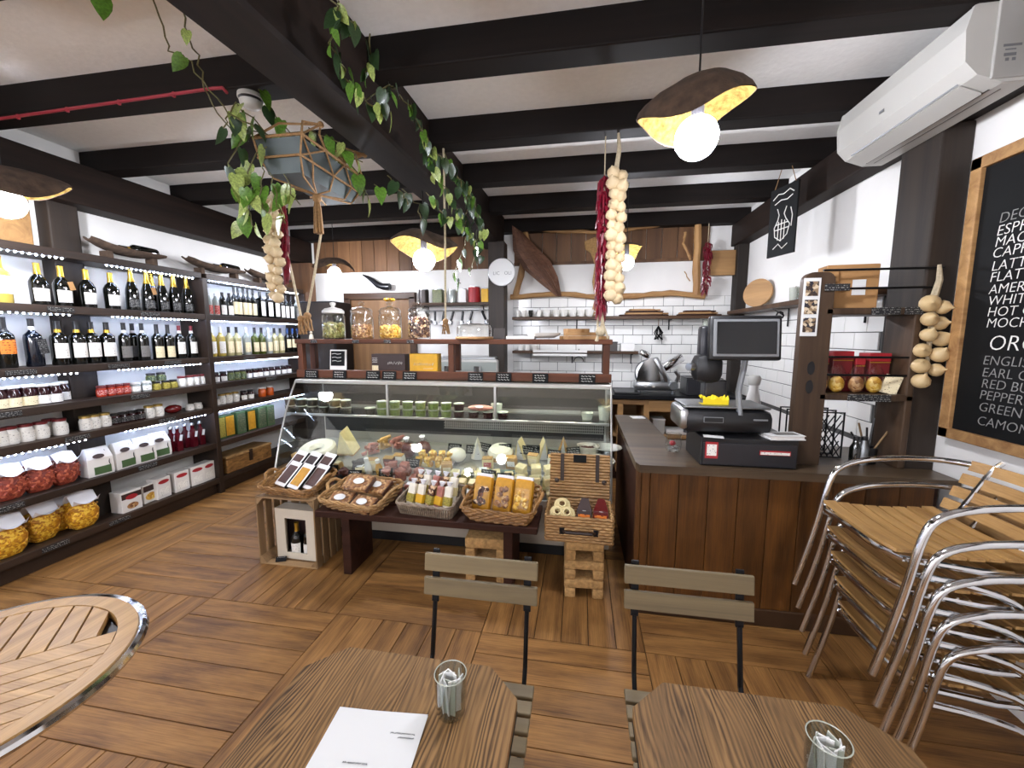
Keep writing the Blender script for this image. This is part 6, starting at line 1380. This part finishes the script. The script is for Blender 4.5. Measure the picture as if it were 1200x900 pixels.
# right wall shelf
rs = thing('side_shelf', 'narrow dark shelf along the tiled right wall', 'shelf', (XR-.014, 3.9, 1.885)); part('board', MB().bev((-.09, 0, -.02), (.18, 2.3, .04), .005), 'counter_trim', rs)
for y in (-.9, .1): part('bracket', MB().tube([(-.012, y, -.2), (-.012, y, -.04), (-.15, y, -.04)]+arc((-.08, y, -.1), .03, 0, 2*PI, 8), .007, 6), 'black_metal', rs)
solo('round_board', MB().lathe([(0, 0), (.14, 0), (.14, .02), (0, .02)], 28).move(Matrix.Translation((0, 0, .14)) @ Matrix.Rotation(R(80), 4, 'X')), 'board_wood', 'round wooden board leaning on the side shelf', 'board', (1.74, 4.45, 1.886), R(-50))
for i in range(6):
    y = 3.55-i*.095-(0 if i < 3 else -.22); z = 1.8855
    t = thing('drinking_glass', 'clear drinking glass, %s on the side shelf' % ORD[i], 'glass', (1.75-(i//3)*.07, 3.62-(i % 3)*.095, z), 0, 'glasses on the side shelf'); part('glass', MB().lathe([(0, .004), (.03, 0), (.036, .1), (.034, .1), (.028, .01), (0, .01)], 16), 'pot_lid' if i % 2 else 'glass', t, True); part('rim', MB().tube([(.035*math.cos(a*PI/8), .035*math.sin(a*PI/8), .1) for a in range(16)], .0016, 5, True), 'glass', t, True)
cs = thing('chili_string', 'string of dried red chilies hanging at the right of the driftwood', 'chilies', ony(831, 262, 5.03)); 
def chili(t, n, length, rad, seed, top=.1):
    rn = random.Random(seed); mb = MB()
    for i in range(n):
        z = -top-(length-top)*i/n; a = rn.uniform(0, 6.28); o = Vector((math.cos(a), math.sin(a), 0)); q = rn.uniform(.4, 1)*rad
        mb.tube([o*.004+Vector((0, 0, z)), o*q*.8+Vector((0, 0, z-.02)), o*q+Vector((0, 0, z-.06-rn.uniform(0, .03)))], [.007, .009, .002], 5)
    part('chilies', mb, 'chili', t, True, kind='stuff'); part('cord', MB().cyl((0, 0, 0), (0, 0, -length), .004, 5), 'rope_pale', t)
chili(cs, 90, .75, .06, 3, .2)
# ================================================================== braids hanging from the beams
pb = ony(722, 160, 2.80); pb.z = ZB-.005
gb = braid(pb+Vector((.012, -.03, 0)), 'long garlic braid hanging from the beam in the middle', 26, .041, 'garlic', 1.02, 4, 'garlic_braid', 'garlic', hang=.20, spread=.72)
ch_ = thing('chili_string', 'long string of dark red chilies beside the garlic braid', 'chilies', pb+Vector((-.065, -.0, 0))); chili(ch_, 330, 1.10, .055, 8, .24)
rt_ = part('tassel', MB().tube([(0, 0, -1.08), (.01, 0, -1.18), (-.03, 0, -1.3)], .010, 6).tube([(0, 0, -1.08), (.02, 0, -1.2), (.05, 0, -1.28)], .008, 6).tube([(-.02, 0, -1.1), (-.02, 0, -1.3)], .008, 6).ball((.0, 0, -1.235), .034, 8, 6), 'rope_pale', ch_, True)
p1 = ony(318, 225, 2.02)
g1 = braid(p1, 'garlic braid hanging below the zinc planter', 22, .029, 'garlic', .56, 6, 'garlic_braid', 'garlic', hang=.03, spread=.8)
c1_ = thing('chili_string', 'thin dark red chili string behind the planter garlic', 'chilies', p1+Vector((.035, .03, .02))); chili(c1_, 90, .44, .025, 9, .05)
# ================================================================== zinc planter in a rope net
PYn, PYf = 1.90, 2.46
pl = thing('hanging_planter', 'grey zinc trough planter hanging in a knotted rope net', 'planter', (-1.50, 2.18, 2.42))
def q_(x, y, z): return (x, y, z)
hw, hb, hl, hlb, ph_ = .125, .09, .28, .245, .155
vs = [(-hb, -hlb, 0), (hb, -hlb, 0), (hb, hlb, 0), (-hb, hlb, 0), (-hw, -hl, ph_), (hw, -hl, ph_), (hw, hl, ph_), (-hw, hl, ph_)]
iv = [(x*.93, y*.97, z+.006 if z < .01 else z) for x, y, z in vs]
part('trough', MB().add(vs+iv, [(3, 2, 1, 0), (0, 1, 5, 4), (1, 2, 6, 5), (2, 3, 7, 6), (3, 0, 4, 7), (8, 9, 10, 11), (8, 12, 13, 9), (9, 13, 14, 10), (10, 14, 15, 11), (11, 15, 12, 8), (4, 5, 13, 12), (5, 6, 14, 13), (6, 7, 15, 14), (7, 4, 12, 15)]), 'zinc', pl)
part('soil', MB().b2((-.11, -.26, .10), (.11, .26, .125)), 'bark', pl)
net = MB()
top = [(-hw-.01, -hl, ph_+.01), (hw+.01, -hl, ph_+.01), (hw+.01, -.09, ph_+.01), (hw+.01, .09, ph_+.01), (hw+.01, hl, ph_+.01), (-hw-.01, hl, ph_+.01), (-hw-.01, .09, ph_+.01), (-hw-.01, -.09, ph_+.01)]
mid = [(-.115, -.272, .07), (.115, -.272, .07), (.118, -.18, .07), (.118, 0, .07), (.118, .18, .07), (.115, .272, .07), (-.115, .272, .07), (-.118, .1, .07), (-.118, -.1, .07)]
net.tube(top, .007, 6, True); net.tube([(x*1.02, y*1.02, z) for x, y, z in mid], .006, 6, True)
kn = (.02, -.02, -.03)
for p_ in mid: net.tube([p_, (p_[0]*.75, p_[1]*.8, -.008), kn], .005, 5)
for a, b in ((top[0], mid[0]), (top[1], mid[1]), (top[2], mid[1]), (top[2], mid[3]), (top[3], mid[3]), (top[3], mid[4]), (top[4], mid[5]), (top[5], mid[6]), (top[6], mid[7]), (top[7], mid[8]), (top[1], mid[2])): net.tube([a, b], .005, 5)
part('rope_net', net, 'rope', pl, True)
ties = MB()
hk1, hk2 = (.16, -.16, .26), (.20, .20, .26)
for p_ in (top[0], top[1], top[2], top[7]): ties.tube([p_, (p_[0]*.5+.03, p_[1]*.7-.02, ph_+.1), hk1], .006, 5)
for p_ in (top[3], top[4], top[5], top[6]): ties.tube([p_, (p_[0]*.5+.06, p_[1]*.8, ph_+.1), hk2], .006, 5)
for c in (hk1, hk2, (0, -.2, .2), (.1, .1, .2)): ties.ball(c, .016, 8, 6)
part('hanging_rope', ties, 'rope', pl, True)
tas = MB()
for k in range(8): a = k*.785; tas.tube([kn, (kn[0]+.014*math.cos(a), kn[1]+.014*math.sin(a), -.10), (kn[0]+.022*math.cos(a), kn[1]+.02*math.sin(a), -.24)], .007, 5)
tas.ball((kn[0], kn[1], -.05), .025, 8, 6).ball((kn[0], kn[1], -.22), .022, 8, 6); part('tassel', tas, 'rope', pl, True)
# pale ropes ending in a raffia knot
def rope_tail(a, b, Y0, Y1, label, tail=.1):
    A, B = (a if isinstance(a, Vector) else ony(a[0], a[1], Y0)), ony(b[0], b[1], Y1); t = thing('raffia_hanging', label, 'cord', B, 0, 'pale hanging cords'); d = A-B
    part('cord', MB().tube([d, d*.5+Vector((.004, 0, 0)), (0, 0, 0)], .0075, 7), 'rope_pale', t, True)
    mb = MB().ball((0, 0, -.01), .022, 8, 6)
    for k in range(7): an = k*.9; mb.tube([(0, 0, 0), (.02*math.cos(an), .02*math.sin(an), -.04), (.03*math.cos(an*1.3), .02*math.sin(an), -tail)], .005, 5)
    part('raffia_knot', mb, 'rope', t, True)
rope_tail((328, 262), (353, 372), 2.2, 2.2, 'left pale cord with raffia knot below the planter'); rope_tail((377, 268), (360, 368), 2.2, 2.2, 'right pale cord with raffia knot below the planter')
rope_tail(Vector((ony(522, 300, 2.80).x, 2.80, 2.871)), (522, 375), 2.8, 2.8, 'straight pale cord with raffia knot beside the middle lamp')
# ------------------------------------------------------------------ pothos leaves
def leaf_mesh(m):
    h = [(0, 0), (.17, -.10), (.31, .02), (.37, .22), (.33, .48), (.19, .76), (0, 1.04)]
    mid = [(0, 0), (0, .0), (0, .12), (0, .26), (0, .5), (0, .76), (0, 1.0)]
    vs = []; fs = []
    for s_ in (-1, 1):
        o = len(vs)
        for (x, y) in h: vs.append((s_*x, y, .10*x-.22*y*y))
        for (x, y) in mid: vs.append((0, y, -.22*y*y-.02))
        for i in range(6): fs.append((o+i, o+i+1, o+8+i, o+7+i))
    return MB().add(vs, fs).mesh('leaf', m, True)
LM = [leaf_mesh('leaf'), leaf_mesh('leaf_pale'), leaf_mesh('leaf_dark')]
def vine(name, label, base, strands, leafsz, mix, seed, every=.075):
    t = thing(name, label, 'plant', base); rn = random.Random(seed); base = Vector(base)
    for pts in strands:
        P = [Vector(p)-base for p in pts]; S = []
        for a, b in zip(P, P[1:]):
            for k in range(5): S.append(a.lerp(b, k/5)+Vector((rn.uniform(-.008, .008),)*3))
        S.append(P[-1]); part('stem', MB().tube(S, .0032, 5), 'stem', t, True)
        L = 0; nxt = every*rn.uniform(.3, .8)
        for a, b in zip(S, S[1:]):
            L += (b-a).length
            while nxt < L:
                nxt += every*rn.uniform(.6, 1.4)
                sz = leafsz*rn.uniform(.7, 1.15); k = LM[rn.choices((0, 1, 2), mix)[0]]
                # leaves droop: tip points down, blade turned at random about the vertical
                o = link('leaf', k, t, b+Vector((rn.uniform(-.02, .02), rn.uniform(-.02, .02), 0)), None, sz)
                o.rotation_euler = (R(-rn.uniform(50, 95)), R(rn.uniform(-30, 30)), rn.uniform(0, 2*PI))
    return t
def W(px, py, Y): return ony(px, py, Y)
vine('pothos_plant', 'bright variegated pothos spilling from the zinc planter', (-1.5, 2.0, 2.56), [
    [W(318, 160, 1.95), W(290, 150, 1.85), W(270, 190, 1.8), W(285, 230, 1.8)], [W(330, 160, 2.0), W(300, 180, 1.85), W(280, 230, 1.85), W(283, 262, 1.85)],
    [W(320, 165, 1.95), W(275, 120, 1.75), W(262, 150, 1.72)], [W(345, 160, 2.1), W(320, 130, 2.0), W(303, 105, 1.9)], [W(318, 200, 1.88), W(325, 235, 1.86), W(335, 262, 1.86)],
    [W(300, 205, 1.86), W(292, 240, 1.84), W(300, 268, 1.84)], [W(330, 205, 1.88), W(352, 240, 1.9)], [W(390, 170, 2.3), W(420, 200, 2.4), W(432, 235, 2.4)], [W(360, 150, 2.1), W(400, 170, 2.2), W(425, 190, 2.3)], [W(310, 195, 1.86), W(305, 225, 1.84), W(312, 255, 1.84)]],
    .098, (5, 5, 1), 21, .062)
vine('pothos_runner', 'bare trailing pothos stems crossing in front of the red conduit', W(205, 0, 1.5), [[W(176, -6, 1.45), W(195, 55, 1.55), W(222, 73, 1.6), W(262, 125, 1.7), W(300, 152, 1.8)], [W(202, -6, 1.45), W(222, 40, 1.5), W(233, 65, 1.6), W(242, 112, 1.7), W(275, 160, 1.8)]], .07, (4, 3, 2), 5, .35)
solo('pothos_leaf', LM[0], None, 'single hanging leaf at the top edge left of the runners', 'plant', W(118, -8, 1.35), rot=(R(-75), 0, R(60)), scale=.085)
vine('beam_vine', 'dark pothos vine climbing along the right side of the main beam', W(480, 150, 2.3), [
    [W(388, -5, 1.45), W(400, 15, 1.5), W(418, 30, 1.55)], [W(400, 0, 1.5), W(388, 50, 1.5), W(405, 90, 1.6), W(428, 118, 1.7), W(458, 132, 1.75)], [W(432, 40, 1.6), W(440, 75, 1.7), W(428, 85, 1.7)], [W(428, 118, 1.7), W(455, 100, 1.75), W(465, 105, 1.8)],
    [W(470, 110, 2.0), W(492, 145, 2.1), W(512, 180, 2.3), W(530, 200, 2.5)], [W(495, 150, 2.2), W(500, 185, 2.3), W(510, 205, 2.4)], [W(520, 180, 2.4), W(540, 215, 2.6), W(548, 240, 2.7), W(545, 265, 2.7)],
    [W(512, 200, 2.4), W(528, 235, 2.6), W(545, 262, 2.7), W(560, 290, 2.8)], [W(530, 200, 2.5), W(552, 225, 2.7), W(560, 250, 2.8), W(562, 300, 2.9)], [W(500, 225, 2.4), W(520, 250, 2.5), W(550, 270, 2.7)], [W(540, 210, 2.6), W(555, 235, 2.7), W(566, 270, 2.8)]],
    .068, (3, 2, 6), 31, .029)
vine('beam_vine', 'hanging pothos sprig in front of the white wall', W(545, 280, 2.8), [[W(550, 270, 2.8), W(540, 300, 2.8), W(530, 325, 2.8), W(540, 332, 2.8)], [W(560, 285, 2.85), W(555, 305, 2.85), W(551, 318, 2.85)]], .075, (3, 1, 5), 41, .07)
vine('beam_vine', 'short leafy sprig hanging below the main beam near the planter', W(475, 232, 2.4), [[W(455, 205, 2.4), W(470, 225, 2.4), W(478, 240, 2.4)], [W(470, 222, 2.4), W(490, 240, 2.5), W(494, 258, 2.5)], [W(440, 215, 2.35), W(448, 232, 2.35)]], .10, (2, 0, 6), 51, .08)
# ------------------------------------------------------------------ smoke detector and red conduit
yb1 = 2.11-.14-.008
a_, b_ = ony(0, 140, yb1), ony(252, 104, yb1)
cn = thing('red_conduit', 'thin red cable conduit along the beam', 'conduit', (b_.x, yb1, b_.z)); part('pipe', MB().tube([(XL-b_.x+.25, -.004, a_.z-b_.z-.005), (0, -.004, 0), (.05, -.006, -.004), (.075, -.008, -.03)], .008, 8), 'conduit_red', cn, True)
for k in range(5): x = -.25-k*.35; part('clip', MB().bev((x, -.003, (a_.z-b_.z)*(x/(a_.x-b_.x))-.002), (.014, .012, .026), .002), 'conduit_red', cn)
sd = thing('smoke_detector', 'round white smoke detector under the beam', 'detector', ony(275, 124, 1.93)); part('base', MB().lathe([(0, .05), (.06, .05), (.062, .03), (.058, .028)], 24), 'white_plastic', sd, True); part('ring', MB().lathe([(.058, .028), (.05, .02), (.055, .016)], 24), 'dark_plastic', sd, True); part('cover', MB().lathe([(.055, .016), (.052, 0), (.035, -.014), (0, -.018)], 24), 'white_plastic', sd, True)
sd.location.z = ZB-.05; sd.location.y = 2.04
# ================================================================== tables, folding chairs, chair stack
def oct_strip(x0, x1, w_, d, c):
    """polygon of a chamfered rectangle between x0 and x1 (local, centred)"""
    def ylim(x): return d/2-max(0, abs(x)-(w_/2-c))
    xs = sorted({x0, x1} | {v for v in (-(w_/2-c), w_/2-c) if x0 < v < x1}); return [(x, -ylim(x)) for x in xs]+[(x, ylim(x)) for x in reversed(xs)]
def bistro_table(loc, label, seed, w_=.58, d=.60, z=.72):
    t = thing('bistro_table', label, 'table', loc, 0, 'small square bistro tables'); rn = random.Random(seed); n = 4; c = .085
    for i in range(n):
        x0, x1 = -w_/2+i*w_/n, -w_/2+(i+1)*w_/n
        part('plank', MB().prism(oct_strip(x0+.0004, x1-.0004, w_, d, c), z-.028, z), 'table_wood', t)
    loop = [(-w_/2+c, -d/2), (w_/2-c, -d/2), (w_/2, -d/2+c), (w_/2, d/2-c), (w_/2-c, d/2), (-w_/2+c, d/2), (-w_/2, d/2-c), (-w_/2, -d/2+c)]
    part('edge_strip', MB().tube([(x*.985, y*.985, z-.032) for x, y in loop], .006, 6, True), 'black_metal', t)
    for s_ in (-1, 1):
        part('leg', MB().bev((s_*.2, 0, .35), (.012, .03, .86), .003, rx=R(33)), 'black_metal', t); part('leg', MB().bev((s_*.185, 0, .35), (.012, .03, .86), .003, rx=R(-33)), 'black_metal', t)
    for y in (-.24, .24): part('crossbar', MB().cyl((-.2, y, .02), (.2, y, .02), .009, 8), 'black_metal', t)
bistro_table((-.425, .66, 0), 'chamfered oak bistro table with the paper menu', 1); bistro_table((.43, .685, 0), 'chamfered oak bistro table beside the stacked chairs', 2)
def folding_chair(cx, yb, label, rz=0):
    t = thing('folding_chair', label, 'chair', (cx, yb, 0), rz, 'folding bistro chairs')
    for z in (.79, .705): part('back_slat', MB().bev((0, 0 if z > .75 else -.012, z), (.41, .016, .062), .003, rx=R(-8)), 'slat_grey', t)
    for s_ in (-1, 1):
        part('back_stay', MB().bev((s_*.168, .009, .735), (.026, .008, .19), .002, rx=R(-8)).tube([(s_*.168, -.006, .645), (s_*.168, -.045, .46), (s_*.168, -.36, .0)], .0085, 6), 'black_metal', t)
        part('rear_leg', MB().tube([(s_*.185, -.44, .43), (s_*.185, -.10, .04), (s_*.185, -.07, .0)], .0085, 6), 'black_metal', t)
        part('seat_rail', MB().bev((s_*.16, -.29, .43), (.012, .36, .025), .003), 'black_metal', t)
    for k in range(6): part('seat_slat', MB().bev((0, -.135-k*.058, .451), (.415, .046, .016), .003), 'slat_grey', t)
    part('crossbar', MB().cyl((-.168, -.34, .03), (.168, -.34, .03), .006, 6), 'black_metal', t)
folding_chair(-.335, 1.305, 'grey-slatted folding chair behind the table with the menu'); folding_chair(.37, 1.345, 'grey-slatted folding chair in front of the till counter')
# glass with sugar sachets
def tumbler(loc, label):
    t = thing('tumbler', label, 'glass', loc, 0, 'sugar tumblers on the tables')
    part('glass', MB().lathe([(0, .003), (.029, 0), (.033, .006), (.037, .05), (.0375, .102), (.036, .102), (.0355, .05), (.0315, .012), (0, .01)], 24), 'tumbler_glass', t, True); part('rim', MB().tube([(0.0368*math.cos(a*PI/12), .0368*math.sin(a*PI/12), .1022) for a in range(24)], .0013, 6, True), 'pot_lid', t, True)
    rn = random.Random(2)
    for k in range(9): a = k*.7; part('sachet', MB().bev((.016*math.cos(a), .016*math.sin(a), .054), (.03, .003, .082), .001, rz=a+1.2, rx=R(rn.uniform(-9, 9))), ('paper', 'pot_lid', 'white')[k % 3], t)
tumbler(Vector((-.283, .815, .7205)), 'glass tumbler holding white paper slips beside the menu'); tumbler(Vector((.492, .79, .7205)), 'glass tumbler cut by the bottom edge on the right table')
mn = thing('paper_menu', 'white printed paper menu on the left table', 'paper', (-.43, .68, .7205), R(4)); n = 8
mb = MB().add([((i/n-.5)*.215, (j/n-.5)*.297+.0, .0015+.004*max(0, (j/n-.75))*4*abs(i/n-.4)) for j in range(n+1) for i in range(n+1)]+[((i/n-.5)*.215, (j/n-.5)*.297, .0003) for j in range(n+1) for i in range(n+1)], [(j*(n+1)+i, j*(n+1)+i+1, (j+1)*(n+1)+i+1, (j+1)*(n+1)+i) for j in range(n) for i in range(n)]+[(81+(j+1)*(n+1)+i, 81+(j+1)*(n+1)+i+1, 81+j*(n+1)+i+1, 81+j*(n+1)+i) for j in range(n) for i in range(n)])
mn.location.y = .79-.149
part('sheet', mb, 'paper', mn, True)
for x, y, w_, k in ((.065, .100, .055, 1), (.075, .091, .035, 2), (-.01, .03, .055, 3), (-.01, .012, .075, 4), (-.01, -.006, .06, 5), (-.01, -.04, .07, 6)):
    part('lettering', scribble(w_, .007, 1, .0006, k), 'ink', mn, loc=(x, y, .0025), rot=(-PI/2, 0, 0))
# round slatted table with metal rim
RT, RZ = .358, .72
rt2 = thing('round_table', 'round slatted teak table with polished metal rim', 'table', (-1.561, .679, 0)); u = onz(140, 735, RZ)-onz(0, 775, RZ); ang = math.atan2(u.y, u.x)
part('rim', MB().tube([(RT*math.cos(a*PI/40), RT*math.sin(a*PI/40), RZ-.014) for a in range(80)], .014, 8, True), 'aluminium', rt2, True)
RI = .302
part('wood_ring', MB().lathe([(RI, RZ-.026), (RT-.01, RZ-.026), (RT-.01, RZ), (RI, RZ), (RI, RZ-.026)], 64), 'teak', rt2)
inner = link('slat_bed', MB().lathe([(0, RZ-.034), (RI+.02, RZ-.034), (RI+.02, RZ-.028), (0, RZ-.028)], 48).mesh('slat_bed', 'black_plastic'), rt2)
def chord(v): return math.sqrt(max(0, (RI-.002)**2-v*v))
rotm = Matrix.Rotation(ang, 4, 'Z')
def strip(x0, x1, y0, y1): return MB().prism([(x0(y0), y0), (x1(y0), y0), (x1(y1), y1), (x0(y1), y1)], RZ-.024, RZ-.001).move(rotm)
part('centre_bar', strip(lambda v: -chord(v), chord, -.028, .028), 'teak_x', rt2)
v = -.032
while v-.036 > -RI:
    c_ = v-.036; part('slat', strip(lambda q: -chord(q), chord, c_, v), 'teak_x', rt2); v = c_-.0045
x = -.27
while x < .25:
    x2 = x+.047
    part('slat', MB().prism([(x, .032), (x2, .032), (x2, chord(x2)), (x, chord(x))], RZ-.024, RZ-.001).move(rotm), 'teak', rt2); x = x2+.006
part('pedestal', MB().cyl((0, 0, .03), (0, 0, RZ-.03), .035, 16), 'aluminium', rt2, True)
for k in range(4): a = ang+k*PI/2+.7; part('foot', MB().tube([(0, 0, .06), (.15*math.cos(a), .15*math.sin(a), .05), (.3*math.cos(a), .3*math.sin(a), .016)], .016, 8), 'aluminium', rt2, True)
for k in range(4): a = ang+k*PI/2+.75; part('leg_brace', MB().tube([(.03*math.cos(a), .03*math.sin(a), .5), (.25*math.cos(a), .25*math.sin(a), RZ-.03)], .014, 8), 'crate_wood', rt2, True)
# stacked aluminium armchairs
def stack_chair_proto():
    r = .0125; ps = []
    def smooth(pts, it=2):
        P = [Vector(p) for p in pts]
        for _ in range(it):
            Q = [P[0]]
            for a, b in zip(P, P[1:]): Q += [a.lerp(b, .25), a.lerp(b, .75)]
            Q.append(P[-1]); P = Q
        return P
    half = [(.255, -.290, 0), (.252, -.225, .27), (.25, -.19, .50), (.253, -.155, .57), (.258, -.05, .605), (.262, .10, .62), (.25, .23, .62), (.20, .315, .615), (.10, .35, .61)]
    full = half+[(0, .358, .61)]+[(-x, y, z) for x, y, z in reversed(half)]
    ps.append(('arm_frame', MB().tube(smooth(full), r, 10).mesh('arm_frame', 'aluminium', True)))
    loop = [(.215, -.215, .402), (.225, .0, .382), (.215, .17, .375), (.15, .22, .375), (-.15, .22, .375), (-.215, .17, .375), (-.225, 0, .382), (-.215, -.215, .402), (-.15, -.245, .405), (.15, -.245, .405)]
    ps.append(('seat_frame', MB().tube([Vector(p) for p in loop], .011, 8, True).mesh('seat_frame', 'aluminium', True)))
    for s_ in (-1, 1):
        ps.append(('rear_leg', MB().tube(smooth([(s_*.23, -.19, .355), (s_*.235, -.05, .34), (s_*.235, .12, .29), (s_*.24, .26, .11), (s_*.245, .31, 0)]), r, 8).mesh('rear_leg', 'aluminium', True)))
        ps.append(('back_upright', MB().tube(smooth([(s_*.13, .05, .375), (s_*.13, .17, .39), (s_*.13, .22, .45), (s_*.13, .30, .61), (s_*.125, .335, .65)]), .009, 8).mesh('back_upright', 'aluminium', True)))
        ps.append(('brace', MB().tube([(s_*.25, -.205, .40), (s_*.21, -.2, .40)], .008, 6).tube([(s_*.247, -.2, .355), (s_*.23, -.19, .355)], .008, 6).mesh('brace', 'aluminium', True)))
    for k in range(8):
        y = -.205+k*.053; z = .418-.012*math.sin(PI*k/7)
        mb = MB(); n = 6
        for side in (0,): mb.add([((i/n-.5)*.415, y+dy, z+dz-.012*(1-((i/n-.5)*2)**2)) for i in range(n+1) for dy, dz in ((-.022, 0), (.022, 0), (.022, .011), (-.022, .011))], [(i*4+a, i*4+(a+1) % 4, i*4+4+(a+1) % 4, i*4+4+a) for i in range(n) for a in range(4)]+[(3, 2, 1, 0), (n*4, n*4+1, n*4+2, n*4+3)])
        ps.append(('seat_slat', mb.mesh('seat_slat', 'teak_x')))
    for k in range(4):
        f = k/3; y = .222+.082*f; z = .455+.16*f; n = 8
        mb = MB().add([((i/n-.5)*.40, y-.012+.035*(1-((i/n-.5)*2)**2)*0.6+dy, z+dz) for i in range(n+1) for dy, dz in ((-.008, -.02), (.004, -.022), (.016, .018), (.004, .02))], [(i*4+a, i*4+(a+1) % 4, i*4+4+(a+1) % 4, i*4+4+a) for i in range(n) for a in range(4)]+[(3, 2, 1, 0), (n*4, n*4+1, n*4+2, n*4+3)])
        ps.append(('back_slat', mb.mesh('back_slat', 'teak_x')))
    return ('stacking_armchair', 'chair', ps)
SCP = stack_chair_proto()
lab = ('bottom', 'second from the bottom', 'middle', 'second from the top', 'topmost')
for k in range(5):
    put(SCP, (1.385-.024*k, 1.685, .115*k), -PI/2, 'aluminium armchair with teak slats, %s of the stack' % lab[k], 'stacked aluminium armchairs')
for o in bpy.data.objects:      # keep every label within its word limit
    if 'category' in o and len(o['label'].split()) > 16: print('LONG', o['label'])
